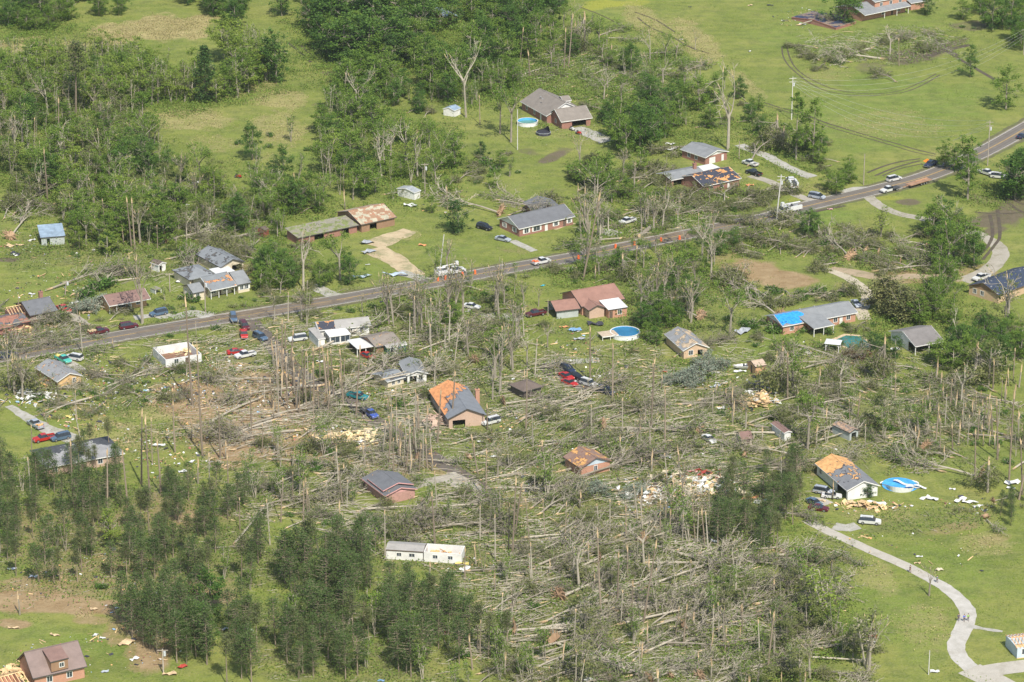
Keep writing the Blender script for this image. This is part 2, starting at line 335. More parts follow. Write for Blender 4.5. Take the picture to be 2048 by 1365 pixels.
dconc = surf('driveway_old', (0.33, 0.30, 0.24), (0.44, 0.40, 0.33), (0.22, 0.20, 0.12), 0.6)
ditch = surf('verge', (0.10, 0.09, 0.045), (0.15, 0.15, 0.06), (0.12, 0.16, 0.04), 0.9)
RC = [W(*p) for p in [(-90,728),(20,712),(143,690),(260,669),(379,649),(530,624.6),(670,601),(817.7,574.6),(930,554),(1030,535),(1163.6,511.8),(1276,488.7),(1379,468),(1455,452),(1540,434),(1597,417),(1759,378.5),(1864,349),(1964,305),(2048,259),(2130,210)]]
ribbon('verge', RC, 10.5, 0.02, ditch, 0, 0.5)
ribbon('gravel_shoulder', RC, 7.9, 0.03, surf('shoulder', (0.22, 0.19, 0.13), (0.34, 0.30, 0.22), (0.2, 0.16, 0.1), 0.7), 0, 0.18)
ribbon('road', RC, 7.0, 0.05, asph)
for o_ in (-2.4, -0.95, 0.95, 2.4): ribbon('road', RC, 0.65, 0.056, asph2, o_, 0.05)
yel = solid('road_yellow', (0.50, 0.33, 0.12), 0.8, var=0.2); wht = solid('road_white', (0.62, 0.60, 0.55), 0.8, var=0.2)
for o_ in (-0.17, 0.17): ribbon('road_marking', RC, 0.16, 0.062, yel, o_, 0.01)
for o_ in (-3.3, 3.3): ribbon('road_marking', RC, 0.16, 0.062, wht, o_, 0.01)
mud_on = surf('mud_on_road', (0.17, 0.13, 0.09), (0.24, 0.19, 0.13), (0.12, 0.10, 0.08), 0.8)
for k in range(46):
    q = random.choice([(250,560), (1160,1380)]) ; x0 = random.uniform(*q); 
    i0 = min(range(len(RC)-1), key=lambda i: abs(PX(RC[i].x, RC[i].y)[0]-x0)); i0 = min(i0, len(RC)-2)
    a, c = RC[i0], RC[i0+1]; t0 = random.random()*0.7; dr = (c-a).normalized(); p0 = a+(c-a)*t0
    ribbon('mud_streak', [p0, p0+dr*random.uniform(4, 9), p0+dr*random.uniform(10, 16)], random.uniform(0.4, 1.0), 0.068+k*0.0015, mud_on, random.uniform(-3, 3), 0.12)
def pr(name, pts, w, z, mat, **k): return ribbon(name, [W(*p) for p in pts], w, z, mat, **k)
pr('side_road', [(500,640),(530,672),(560,710),(600,748),(645,775),(690,795),(740,835),(790,868),(850,905),(915,945),(960,975),(1000,1010)], 4.6, 0.036, lane_m, rag=0.3)
pr('turning_area', [(818,975),(850,966),(890,957),(925,962)], 3.6, 0.031, dconc, rag=0.2)
pr('turning_area', [(890,950),(925,968),(960,990),(1000,1012)], 5.5, 0.042, dconc, rag=0.4)
pr('driveway', [(836,552),(812,538),(788,520),(765,508),(745,498)], (5.5, 7.5), 0.044, sand, rag=0.5)
pr('driveway', [(745,492),(770,482),(795,472),(822,462)], (9, 5), 0.034, sand, rag=0.8)
pr('driveway', [(795,545),(830,553),(850,560)], 4.5, 0.047, grav, rag=0.5)
pr('driveway', [(622,570),(638,578),(665,590),(690,593)], (3, 4.5), 0.045, grav, rag=0.5)
pr('driveway', [(1024,482),(1045,492),(1068,503)], 2.6, 0.045, grav, rag=0.15)
pr('driveway', [(1150,256),(1170,264),(1188,272),(1215,284)], (5, 7), 0.034, grav, rag=0.7)
pr('driveway', [(1478,290),(1505,302),(1530,310),(1552,322),(1590,342),(1625,355)], (3.5, 4.5), 0.037, grav, rag=0.4)
pr('driveway', [(1500,352),(1540,364),(1570,380),(1612,398),(1640,405)], 3.2, 0.039, dconc, rag=0.15)
pr('driveway', [(1690,385),(1712,378),(1735,378)], 4, 0.040, grav, rag=0.4)
pr('driveway', [(1738,394),(1760,412),(1795,427),(1840,437),(1885,446),(1930,458),(1965,474),(1992,490),(2002,508),(1990,530),(1965,548),(1925,563)], (3.4, 5.2), 0.035, dconc, rag=0.3)
pr('driveway', [(1925,560),(1880,555),(1830,553),(1770,556),(1720,548),(1660,540)], (4, 5), 0.041, surf('sandy_mud', (0.33, 0.25, 0.16), (0.46, 0.36, 0.24), (0.22, 0.2, 0.1), 0.7), rag=0.6)
pr('driveway', [(1650,538),(1690,553),(1715,568),(1732,585),(1735,602),(1722,620),(1730,640)], (3, 3.6), 0.044, surf('pebble', (0.42, 0.37, 0.27), (0.56, 0.49, 0.37), (0.3, 0.26, 0.17), 0.6), rag=0.3)
pr('driveway', [(1612,1040),(1660,1065),(1705,1085),(1745,1103),(1785,1120),(1820,1136),(1860,1158)], (2.9, 3.1), 0.034, conc, rag=0.1)
pr('driveway', [(1855,1155),(1890,1175),(1918,1198),(1936,1225),(1930,1250),(1915,1280),(1912,1300),(1925,1322),(1950,1342)], (3.1, 4.0), 0.038, surf('pale_gravel', (0.40, 0.38, 0.33), (0.58, 0.55, 0.50), (0.36, 0.33, 0.27), 0.6), rag=0.25)
pr('driveway', [(1935,1252),(1965,1258),(2005,1264)], (2.4, 1.2), 0.042, grav, rag=0.4)
pr('driveway', [(1938,1338),(1960,1349),(1985,1361),(2020,1380)], 6.5, 0.046, conc, rag=0.02)
pr('driveway', [(1965,1345),(2005,1338),(2070,1330)], 5.2, 0.050, conc, rag=0.02)
pr('driveway', [(18,812),(50,832),(80,850),(110,865),(150,880)], (2.4, 5), 0.034, grav, rag=0.4)
pr('driveway', [(268,636),(310,632),(350,634),(385,628),(420,634)], (3, 5), 0.055, grav, rag=0.8)
pr('driveway', [(128,628),(150,640),(165,652)], 4, 0.05, dconc, rag=0.5)
pr('driveway', [(935,620),(965,626),(1000,632),(1040,640)], (3, 5), 0.034, grav, rag=0.6)
pr('driveway', [(1198,720),(1150,723),(1108,727),(1090,735)], (3, 3.5), 0.034, grav, rag=0.5)
pr('driveway', [(1085,728),(1105,745),(1130,758),(1175,780)], 4.5, 0.038, lane_m, rag=0.4)
pr('driveway', [(1618,1000),(1640,1003),(1655,1010)], 4.0, 0.05, conc, rag=0.1)
pr('driveway', [(1668,1052),(1695,1056),(1716,1052)], 3.5, 0.05, grav, rag=0.5)
pr('driveway', [(128,722),(145,730),(162,742)], 3.2, 0.05, conc, rag=0.1)
pr('driveway', [(1205,460),(1218,464),(1232,470)], 5, 0.034, grav, rag=0.8)
pr('garden_path', [(1605,697),(1615,704),(1622,708)], 2.0, 0.04, conc, rag=0.1)
pr('garden_path', [(1110,460),(1130,452),(1150,447)], 1.0, 0.04, sand, rag=0.1)
TR = [([(1564,94),(1566,112),(1576,130),(1595,148),(1620,167),(1652,182),(1690,189),(1730,192),(1775,190),(1815,183),(1850,168),(1880,150)], 0.4),
      ([(1574,94),(1578,112),(1588,132),(1606,149),(1632,164),(1662,177),(1700,185),(1735,188),(1772,187),(1810,179),(1845,163),(1872,148)], 0.4),
      ([(1528,205),(1560,216),(1600,225),(1643,243),(1690,258),(1740,273),(1790,287),(1830,299),(1872,309)], 0.55),
      ([(1528,211),(1560,220),(1600,232),(1643,249),(1690,264),(1735,277),(1780,290),(1830,305),(1872,313)], 0.4),
      ([(1735,346),(1770,332),(1805,323),(1840,318)], 0.7),([(1750,352),(1790,336),(1840,322)], 0.7),([(1765,352),(1800,338),(1845,328)], 0.5),
      ([(1870,80),(1880,95),(1905,110),(1935,128),(1990,160)], 1.2),([(1880,80),(1892,95),(1915,112)], 1.2),([(1850,115),(1890,102),(1940,90)], 2.0),
      ([(1980,430),(1985,470),(1970,500),(1950,515)], 0.8),([(1995,420),(2000,470),(1990,490),(1965,520)], 0.8),([(1950,425),(2000,428),(2050,425)], 0.6),
      ([(1990,395),(2015,405),(2035,420),(2060,430)], 0.9),([(2005,395),(2025,400),(2048,410)], 0.8),([(575,85),(600,105),(622,125)], 0.8),([(585,80),(608,98),(628,115)], 0.7),
      ([(1275,35),(1300,55),(1340,72),(1380,95),(1420,108)], 0.5),([(1270,25),(1310,40),(1350,65)], 0.5),([(1160,15),(1200,30),(1240,50)], 0.4),([(1590,432),(1640,422),(1690,412)], 1.0)]
for i, (p, w_) in enumerate(TR): pr('tyre_track', p, w_*1.25, 0.03+0.002*i, track_m, rag=0.06)
# ---------------------------------------------------------------- houses
PROT = []            # screen boxes that upright trees must not hide: (x0,y0,x1,y1)
LAND = []            # landmarks for describing trees: (px,py,phrase)
glass = solid('window_glass', (0.05, 0.065, 0.08), 0.15, var=0.3, spec=0.8)
white_t = solid('white_trim', (0.72, 0.71, 0.67), 0.6, var=0.08)
dark_t = solid('dark_trim', (0.07, 0.065, 0.06), 0.7)
brown_t = solid('brown_trim', (0.12, 0.085, 0.065), 0.7)
ply = solid('bare_decking', (0.62, 0.36, 0.15), 0.85, var=0.3, scale=0.8)
lumber = solid('fresh_lumber', (0.66, 0.46, 0.24), 0.85, var=0.25, scale=1.0)
insul = solid('insulation', (0.72, 0.58, 0.33), 0.95, var=0.25, scale=1.0)
B_red = brickmat('brick_red', (0.34, 0.155, 0.11), (0.27, 0.12, 0.09), (0.36, 0.26, 0.21))
B_org = brickmat('brick_orange', (0.50, 0.25, 0.15), (0.42, 0.20, 0.13), (0.5, 0.38, 0.3))
B_pale = brickmat('brick_pale', (0.52, 0.36, 0.26), (0.45, 0.30, 0.22), (0.55, 0.45, 0.36))
B_yel = brickmat('brick_yellow', (0.56, 0.40, 0.24), (0.48, 0.33, 0.20), (0.5, 0.4, 0.3))
def sid(name, col):
    """horizontal lap siding"""
    if name in MATS: return MATS[name]
    m, nt, b = nmat(name); v = objvec(nt); s = nt.nodes.new('ShaderNodeSeparateXYZ'); nt.links.new(v, s.inputs[0])
    w = mth(nt, 'FRACT', mth(nt, 'MULTIPLY', s.outputs[2], 4.0)); f = noise(nt, 0.7, 4, v)
    c = ramp(nt, f, [(0.3, tuple(x*0.85 for x in col)), (0.7, tuple(min(1, x*1.08) for x in col))])
    nt.links.new(mix(nt, mth(nt, 'MULTIPLY', mth(nt, 'LESS_THAN', w, 0.15), 0.3), c, tuple(x*0.5 for x in col)), b.inputs['Base Color'])
    b.inputs['Roughness'].default_value = 0.7; MATS[name] = m; return m
S_white = sid('siding_white', (0.74, 0.73, 0.69)); S_cream = sid('siding_cream', (0.66, 0.57, 0.42)); S_blue = sid('siding_pale_blue', (0.52, 0.60, 0.66))
S_green = sid('siding_green', (0.045, 0.19, 0.14)); S_pink = sid('siding_pink', (0.68, 0.36, 0.33)); S_tan = sid('siding_tan', (0.60, 0.36, 0.19))
S_brown = sid('siding_brown', (0.30, 0.18, 0.11)); S_grey = sid('siding_grey', (0.42, 0.45, 0.43)); S_yel = sid('sheathing_yellow', (0.70, 0.46, 0.21)); S_pch = sid('siding_peach', (0.62, 0.44, 0.29)); S_dk = sid('siding_dark', (0.10, 0.08, 0.07))

class Block: pass
def block(K, Rr, L, ze, root=None):
    b = Block(); k = W(*K, ze)
    if isinstance(Rr, (int, float)):
        l = W(*L, ze); bd = (l-k); lb = bd.length; bd.normalize(); a = Vector((bd.y, -bd.x, 0)); la = Rr
    else:
        r = W(*Rr, ze); a = (r-k); la = a.length; a.normalize(); bd = Vector((-a.y, a.x, 0))
        lb = L if isinstance(L, (int, float)) else (W(*L, ze)-k).dot(bd)
    b.la, b.lb, b.ze = la, lb, ze; b.k = Vector((k.x, k.y, 0)); b.ang = math.atan2(a.y, a.x)
    b.Mw = Matrix.Translation(b.k) @ Matrix.Rotation(b.ang, 4, 'Z'); return b
def panel(mb, M, o, ux, L, H, th, holes, z0=0.0):
    """wall panel from o along ux, outward normal = ux rotated -90; holes (c,w,sill,h)"""
    n = Vector((-ux.y, ux.x, 0)); hs = sorted([(c-w/2, c+w/2, s, s+h) for c, w, s, h in holes])
    def bx(x0, x1, a, c):
        if x1-x0 < 1e-3 or c-a < 1e-3: return
        P = [o+ux*x0, o+ux*x1, o+ux*x1+n*th, o+ux*x0+n*th]
        vs = [M @ Vector((p.x, p.y, z)) for z in (a, c) for p in P]
        mb.add(vs, [(3,2,1,0),(4,5,6,7),(0,1,5,4),(1,2,6,5),(2,3,7,6),(3,0,4,7)])
    x = 0.0
    for h0, h1, s, t in hs:
        bx(x, h0, z0, H); bx(h0, h1, z0, s); bx(h0, h1, t, H); x = h1
    bx(x, L, z0, H)
def add_block(root, RM, b, roof='ga', pitch=0.4, oh=0.45, wall=None, rmat=None, gable=None, fascia=None, opens=(), z0=0.0, porch=0.0, floor=None, sides='flbr', posts=None, wname='wall', rname='roof', left_ext=0):
    """sides: f(front, K-R) r(right) b(back) l(left, K-L)"""
    M = RM @ b.Mw; la, lb, ze = b.la, b.lb, b.ze
    x0, x1, y0, y1 = oh, la-oh, oh+porch, lb-oh; H = ze-0.02
    if wall is not None:
        mb = MB(); th = 0.2
        SD = {'f': (Vector((x0, y0, 0)), Vector((1, 0, 0)), x1-x0), 'r': (Vector((x1, y0, 0)), Vector((0, 1, 0)), y1-y0),
              'b': (Vector((x1, y1, 0)), Vector((-1, 0, 0)), x1-x0), 'l': (Vector((x0, y1, 0)), Vector((0, -1, 0)), y1-y0)}
        hol = {k: [] for k in SD}
        for s, fr, w, sill, h, kind in opens:
            hol[s].append((fr*SD[s][2], w, max(sill+z0, z0), h, kind))
        for s, (o, u, Ls) in SD.items():
            if s not in sides: continue
            e = 0 if s in 'fb' else 0.2
            panel(mb, M, o+u*e, u, Ls-2*e, H, th, [(c-e, w, sl_, h) for c, w, sl_, h, _ in hol[s]], z0)
        if roof == 'gb' and 'f' in sides and gable is None:
            xm = la/2; zz = H+pitch*(la/2-oh)
            for yy in ((y0, y0+0.2), (y1-0.2, y1)):
                mb.prism([M @ Vector(p) for p in ((x0, yy[0], H), (x1, yy[0], H), (xm, yy[0], zz))], (M.to_3x3() @ Vector((0, yy[1]-yy[0], 0))))
        if roof == 'ga' and gable is None:
            ym = lb/2; zz = H+pitch*(lb/2-oh)
            for xx in ((x0, x0+0.2), (x1-0.2, x1)):
                mb.prism([M @ Vector(p) for p in ((xx[0], oh, H), (xx[0], y1, H), (xx[0], ym, zz))], (M.to_3x3() @ Vector((xx[1]-xx[0], 0, 0))))
        mb.build(wname, wall, root)
        if gable is not None:
            if roof == 'gb':
                xm = la/2; zz = H+pitch*(la/2-oh)
                for yy in ((y0-0.02, y0+0.2), (y1-0.2, y1+0.02)):
                    gb = MB(); gb.prism([M @ Vector(p) for p in ((x0, yy[0], H), (x1, yy[0], H), (xm, yy[0], zz))], (M.to_3x3() @ Vector((0, yy[1]-yy[0], 0)))); gb.build('gable', gable, root)
            else:
                ym = lb/2; zz = H+pitch*(lb/2-oh)
                for xx in ((x0-0.02, x0+0.2), (x1-0.2, x1+0.02)):
                    gb = MB(); gb.prism([M @ Vector(p) for p in ((xx[0], oh, H), (xx[0], y1, H), (xx[0], ym, zz))], (M.to_3x3() @ Vector((xx[1]-xx[0], 0, 0)))); gb.build('gable', gable, root)
        for s, (o, u, Ls) in SD.items():
            n = Vector((-u.y, u.x, 0))
            for c, w, sl_, h, kind in hol[s]:
                def bxp(mb2, a0, a1, zz0, zz1, d0, d1):
                    P = [o+u*a0+n*d0, o+u*a1+n*d0, o+u*a1+n*d1, o+u*a0+n*d1]
                    mb2.add([M @ Vector((p.x, p.y, z)) for z in (zz0, zz1) for p in P], [(3,2,1,0),(4,5,6,7),(0,1,5,4),(1,2,6,5),(2,3,7,6),(3,0,4,7)])
                a, e = c-w/2, c+w/2
                if kind in 'ws':
                    fr = MB(); t = 0.12
                    bxp(fr, a-t, e+t, sl_-t, sl_+0.0, -0.04, 0.05); bxp(fr, a-t, e+t, sl_+h, sl_+h+t, -0.04, 0.05); bxp(fr, a-t, a, sl_, sl_+h, -0.04, 0.05); bxp(fr, e, e+t, sl_, sl_+h, -0.04, 0.05)
                    bxp(fr, c-0.03, c+0.03, sl_, sl_+h, 0.0, 0.05)
                    f = fr.build('window', white_t, root); pn = MB(); bxp(pn, a+0.002, e-0.002, sl_+0.002, sl_+h-0.002, 0.06, 0.10); pn.build('pane', glass, f)
                    if kind == 's':
                        [bxp(sh, q0, q1, sl_-0.05, sl_+h+0.05, -0.05, -0.003) or sh.build('shutter', white_t, f) for sh, q0, q1 in ((MB(), a-0.55, a-0.14), (MB(), e+0.14, e+0.55))]
                elif kind == 'd':
                    dd = MB(); bxp(dd, a+0.01, e-0.01, z0, sl_+h-0.01, 0.03, 0.09); dd.build('door', white_t, root)
                elif kind == 'b':
                    dd = MB(); bxp(dd, a+0.01, e-0.01, z0, sl_+h-0.01, 0.03, 0.09); dd.build('door', brown_t, root)
                elif kind == 'G':
                    dd = MB(); nn = 4
                    for q in range(nn): bxp(dd, a+0.01, e-0.01, sl_+h*q/nn+0.015, sl_+h*(q+1)/nn-0.015, 0.04, 0.10)
                    dd.build('garage_door', white_t, root)
    if posts:
        for (px_, py_) in posts:
            pb = MB(); pb.box(px_*la-0.09, px_*la+0.09, py_*lb-0.09, py_*lb+0.09, 0, ze-0.03, M); pb.build('porch_post', white_t if fascia is not dark_t else brown_t, root)
    if floor is not None:
        fb = MB(); fb.box(x0+0.01, x1-0.01, oh*0.6, y1-0.01, 0.0, 0.16, M); fb.build('floor_slab', floor, root)
    if roof is None: return M
    rb = MB(); t = 0.16; R3 = M.to_3x3(); dn = R3 @ Vector((0, 0, -t)); fs_ = MB()
    def poly(mbx, pts, d=dn): mbx.prism([M @ Vector(p) for p in pts], d)
    if roof == 'ga':
        h = ze+pitch*lb/2; poly(rb, [(0, 0, ze), (la, 0, ze), (la, lb/2, h), (0, lb/2, h)]); poly(rb, [(0, lb/2, h), (la, lb/2, h), (la, lb, ze), (0, lb, ze)])
        fs_.box(-0.02, la+0.02, -0.06, -0.005, ze-0.2, ze+0.01, M)
        for xx in (-0.06, la+0.005):
            poly(fs_, [(xx, 0, ze-0.2), (xx, 0, ze+0.02), (xx, lb/2, h+0.02), (xx, lb/2, h-0.2)], R3 @ Vector((0.055, 0, 0))); poly(fs_, [(xx, lb, ze-0.2), (xx, lb, ze+0.02), (xx, lb/2, h+0.02), (xx, lb/2, h-0.2)], R3 @ Vector((0.055, 0, 0)))
        rb.box(-0.01, la+0.01, lb/2-0.15, lb/2+0.15, h-0.05, h+0.03, M)
    elif roof == 'gb':
        h = ze+pitch*la/2; poly(rb, [(0, 0, ze), (la/2, 0, h), (la/2, lb, h), (0, lb, ze)]); poly(rb, [(la/2, 0, h), (la, 0, ze), (la, lb, ze), (la/2, lb, h)])
        fs_.box(-0.06, -0.005, -0.02, lb+0.02, ze-0.2, ze+0.01, M)
        yy = -0.06
        poly(fs_, [(0, yy, ze-0.2), (0, yy, ze+0.02), (la/2, yy, h+0.02), (la/2, yy, h-0.2)], R3 @ Vector((0, 0.055, 0))); poly(fs_, [(la, yy, ze-0.2), (la, yy, ze+0.02), (la/2, yy, h+0.02), (la/2, yy, h-0.2)], R3 @ Vector((0, 0.055, 0)))
        rb.box(la/2-0.15, la/2+0.15, -0.01, lb+0.01, h-0.05, h+0.03, M)
    elif roof == 'hip':
        m_ = min(la, lb)/2; h = ze+pitch*m_
        if la >= lb:
            A, Bq = (m_, lb/2, h), (la-m_, lb/2, h)
            poly(rb, [(0, 0, ze), (la, 0, ze), Bq, A]); poly(rb, [(la, lb, ze), (0, lb, ze), A, Bq]); poly(rb, [(0, lb, ze), (0, 0, ze), A]); poly(rb, [(la, 0, ze), (la, lb, ze), Bq])
        else:
            A, Bq = (la/2, m_, h), (la/2, lb-m_, h)
            poly(rb, [(0, 0, ze), (la, 0, ze), A]); poly(rb, [(la, lb, ze), (0, lb, ze), Bq]); poly(rb, [(0, lb, ze), (0, 0, ze), A, Bq]); poly(rb, [(la, 0, ze), (la, lb, ze), Bq, A])
        fs_.box(-0.02, la+0.02, -0.06, -0.005, ze-0.2, ze+0.01, M); fs_.box(-0.06, -0.005, 0, lb, ze-0.2, ze+0.01, M)
    elif roof == 'flat':
        rb.box(0, la, 0, lb, ze-0.12, ze, M); fs_.box(-0.02, la+0.02, -0.06, -0.005, ze-0.18, ze+0.01, M)
    elif roof == 'shed':
        h = ze+pitch*lb; poly(rb, [(0, 0, ze), (la, 0, ze), (la, lb, h), (0, lb, h)]); fs_.box(-0.02, la+0.02, -0.06, -0.005, ze-0.2, ze+0.01, M)
    elif roof == 'rafters':
        h = ze+pitch*lb/2; n = int(la/0.75)
        for i in range(n+1):
            x = la*i/n
            for A, Bq in (((x, 0, ze), (x, lb/2, h)), ((x, lb, ze), (x, lb/2, h))): rb.tube([M @ Vector(A), M @ Vector(Bq)], [0.10, 0.10], 4)
        rb.tube([M @ Vector((0, lb/2, h)), M @ Vector((la, lb/2, h))], [0.12, 0.12], 4)
    r_ = rb.build(rname, rmat, root)
    if fascia is not None and fs_.v: fs_.build('fascia', fascia, r_)
    return M
def house(name, label, blocks, cat='house', land=None, prot=True):
    b0 = block(*blocks[0][0]); root = empty(name, b0.k, b0.ang); RM = b0.Mw.inverted(); tag(root, label, cat)
    bs = []
    for geo, kw in blocks:
        b = block(*geo); add_block(root, RM, b, **kw); bs.append(b)
        if prot:
            pts = [b.Mw @ Vector((x, y, z)) for x in (0, b.la) for y in (0, b.lb) for z in (0, b.ze+1)]
            q = [PX(*p) for p in pts]; PROT.append((min(a for a, _ in q), min(c for _, c in q), max(a for a, _ in q), max(c for _, c in q)))
    if land:
        LAND.append((blocks[0][0][0][0], blocks[0][0][0][1], land))
    root['_b'] = 0; del root['_b']
    return root, bs, RM
def chimney(root, RM, b, x, y, h, mat):
    mb = MB(); M = RM @ b.Mw; mb.box(x-0.5, x+0.5, y-0.4, y+0.4, 1, h, M); mb.box(x-0.6, x+0.6, y-0.5, y+0.5, h, h+0.15, M); o = mb.build('chimney', mat, root)
    f = MB(); f.cyl((x, y), 0.16, h+0.15, h+0.6, 8); f.v = [tuple(M @ Vector(p)) for p in f.v]; f.build('flue', dark_t, o)
def vents(root, RM, b, spots):
    M = RM @ b.Mw
    for x, y in spots:
        y_ = min(y, b.lb-y)
        f = MB(); f.cyl((x*b.la, y), 0.22, 0, 0.35, 10); zz = b.ze+0.4*y_; f.v = [tuple(M @ Vector((p[0], p[1], p[2]+zz-0.1))) for p in f.v]; f.build('roof_vent', solid('vent_grey', (0.3, 0.3, 0.3), 0.5), root)

OR = (0.66, 0.33, 0.12); UL = (0.035, 0.035, 0.05)
R_br = shinglemat('shingle_taupe', (0.235, 0.205, 0.175)); R_gr = shinglemat('shingle_grey', (0.235, 0.245, 0.25)); R_gr1 = shinglemat('shingle_grey_patched', (0.22, 0.235, 0.245), (0.12, 0.11, 0.10), 0.25, seed=3)
R_dk = shinglemat('shingle_dark', (0.15, 0.155, 0.165), seed=5); R_bk = shinglemat('underlay_black', (0.045, 0.05, 0.07), OR, 0.32, UL, 0.5, 8)
R_red = shinglemat('shingle_red_brown', (0.30, 0.165, 0.125)); R_rb = shinglemat('shingle_reddish', (0.235, 0.145, 0.12)); R_brn = shinglemat('shingle_brown', (0.15, 0.115, 0.095))
R_cream = shinglemat('shingle_pale_grey', (0.36, 0.345, 0.32)); R_navy = shinglemat('tarred_navy', (0.035, 0.05, 0.085), (0.4, 0.38, 0.35), 0.08, (0.05, 0.07, 0.11), 0.9, 4)
R_rust = shinglemat('rusty_tin', (0.33, 0.20, 0.12), (0.46, 0.42, 0.30), 0.5, (0.36, 0.16, 0.09), 0.5, 2); R_moss = shinglemat('mossy_boards', (0.25, 0.235, 0.18), (0.20, 0.23, 0.08), 0.5, (0.3, 0.27, 0.2), 0.5, 6)
R_o16 = shinglemat('stripped_orange', (0.20, 0.215, 0.235), (0.68, 0.30, 0.12), 0.5, (0.06, 0.065, 0.08), 0.22, 14, grad=(-0.10, 0.06, -0.27))
R_o30 = shinglemat('stripped_black', (0.21, 0.215, 0.225), (0.72, 0.40, 0.16), 0.35, (0.05, 0.05, 0.06), 0.30, 31, grad=(-0.012, 0.028, -0.17))
R_26 = shinglemat('rotten_brown', (0.26, 0.165, 0.125), (0.62, 0.34, 0.12), 0.42, (0.20, 0.10, 0.07), 0.35, 9)
R_17 = shinglemat('torn_grey', (0.27, 0.275, 0.28), (0.62, 0.38, 0.2), 0.12, (0.07, 0.07, 0.08), 0.9, 12)
R_33 = shinglemat('torn_grey_dark', (0.28, 0.28, 0.285), (0.07, 0.075, 0.085), 0.5, (0.05, 0.055, 0.065), 0.2, 21, grad=(0.0, 0.05, -0.28))
M_white = solid('white_metal_roof', (0.72, 0.72, 0.69), 0.45, 0.1, 0.08); M_blue = solid('blue_grey_metal', (0.36, 0.46, 0.55), 0.4, 0.3, 0.25, 0.6); M_grey = solid('grey_metal', (0.44, 0.46, 0.46), 0.45, 0.3, 0.2)
M_tan = solid('tan_roof', (0.47, 0.36, 0.27), 0.8)

w = lambda s, fr, k='w', ww=1.1, sill=0.9, h=1.2: (s, fr, ww, sill, h, k)
dr = lambda s, fr, k='d', ww=1.0: (s, fr, ww, 0.0, 2.05, k)
root, bs, RM = house('brick_house', 'red brick house under a plain taupe roof beside a round pool and trampoline', [
    (((1092.8,232.6), 14.0, (1040,203), 2.7), dict(roof='gb', pitch=0.5, wall=B_red, rmat=R_br, fascia=white_t, gable=S_white, opens=[w('l',.2), w('l',.5), dr('l',.75)])),
    (((1122.5,244.4), (1185,236), (1103,226.3), 2.6), dict(roof='ga', pitch=0.55, wall=B_red, rmat=R_br, fascia=white_t, opens=[('f', .60, 5.0, 0, 2.1, 'g'), w('l', .5, 'w', .9)])),
    (((1127,203), (1143,201), 5.0, 4.6), dict(roof='ga', pitch=0.4, wall=S_white, rmat=R_br, fascia=white_t, z0=2.9, oh=0.25))], land='the taupe-roofed brick house')
vents(root, RM, bs[0], [(.2, 8), (.3, 12)])
house('brick_house', 'small red brick house under a grey roof with a white gable', [
    (((1411,316), (1458.3,303.3), (1359.4,298.8), 2.6), dict(roof='gb', pitch=0.28, wall=B_red, gable=S_white, rmat=R_gr, fascia=white_t, opens=[('f', .32, 2.6, 0, 2.0, 'G'), dr('f', .8), w('l', .3), w('l', .6)]))], land='the small grey-roofed brick house')
root, bs, RM = house('brick_house', 'long brick house with a brick chimney and black underlay on its front slope', [
    (((1408,373.5), (1483,356.5), 12, 2.6), dict(roof='ga', pitch=0.33, wall=B_red, rmat=R_bk, fascia=white_t, opens=[w('f', .2), w('f', .5), dr('f', .7)])),
    (((1343,361), (1412,347), 8, 2.55), dict(roof='ga', pitch=0.25, wall=B_red, rmat=R_gr, fascia=white_t, opens=[('f', .2, 3.5, 0, 2.0, 'g')])),
    (((1402,344), (1442,336), 5, 2.9), dict(roof='flat', wall=B_red, rmat=M_white, fascia=white_t))], land='the black-underlay house')
chimney(root, RM, bs[1], bs[1].la*0.86, 3.5, 5.0, B_red)
root, bs, RM = house('brick_house', 'long red brick ranch house with white shutters and a dark grey roof', [
    (((1038.1,458.4), (1150.4,433), (993.7,438.4), 2.6), dict(roof='ga', pitch=0.42, wall=B_red, gable=S_white, rmat=R_dk, fascia=white_t, opens=[w('f', .13, 's', 1.4, .7, 1.4), w('f', .32, 's', 2.2, .7, 1.4), dr('f', .5), w('f', .68, 's', 1.2), dr('f', .84, 'b'), w('f', .93, 's', .9), w('l', .25, 's'), w('l', .75, 's')])),
    (((1068,424), 9.0, (1046,405), 2.6), dict(roof='gb', pitch=0.35, wall=B_red, rmat=R_dk, fascia=dark_t))], land='the shuttered brick ranch house')
house('barn', 'weathered barn with a rusty tin roof peeling up along its front', [
    (((722,450), (793.5,434.5), 14, 2.6), dict(roof='ga', pitch=0.32, wall=S_brown, rmat=R_rust, fascia=dark_t, opens=[('f', .35, 2.4, 0, 2, 'g'), w('l', .5)])),
    (((596,476.5), (718,450.5), 7.5, 2.3), dict(roof='shed', pitch=0.12, wall=B_red, rmat=R_moss, fascia=dark_t, opens=[('f', .35, 3.2, 0, 1.9, 'g'), ('f', .8, 2.4, 0, 1.9, 'g')]))], cat='barn', land='the rusty-roofed barn')
house('white_shed', 'white tin shed with a low grey roof among bushes behind the barn', [
    (((829,386), (842,381), (802,373.5), 2.4), dict(roof='ga', pitch=0.2, wall=S_white, rmat=M_grey, fascia=white_t, oh=.2))], cat='shed', land='the white tin shed')
house('metal_barn', 'open-ended barn with torn blue-grey metal roofing and grey-green walls', [
    (((80.8,476), (130.8,472), (51.3,460.5), 2.6), dict(roof='shed', pitch=0.16, wall=S_grey, rmat=M_blue, fascia=dark_t, oh=.25, sides='frb', opens=[('f', .3, .9, 0, 2, 'g')], posts=[(.05,.4),(.05,.8)]))], cat='barn', land='the blue metal barn')
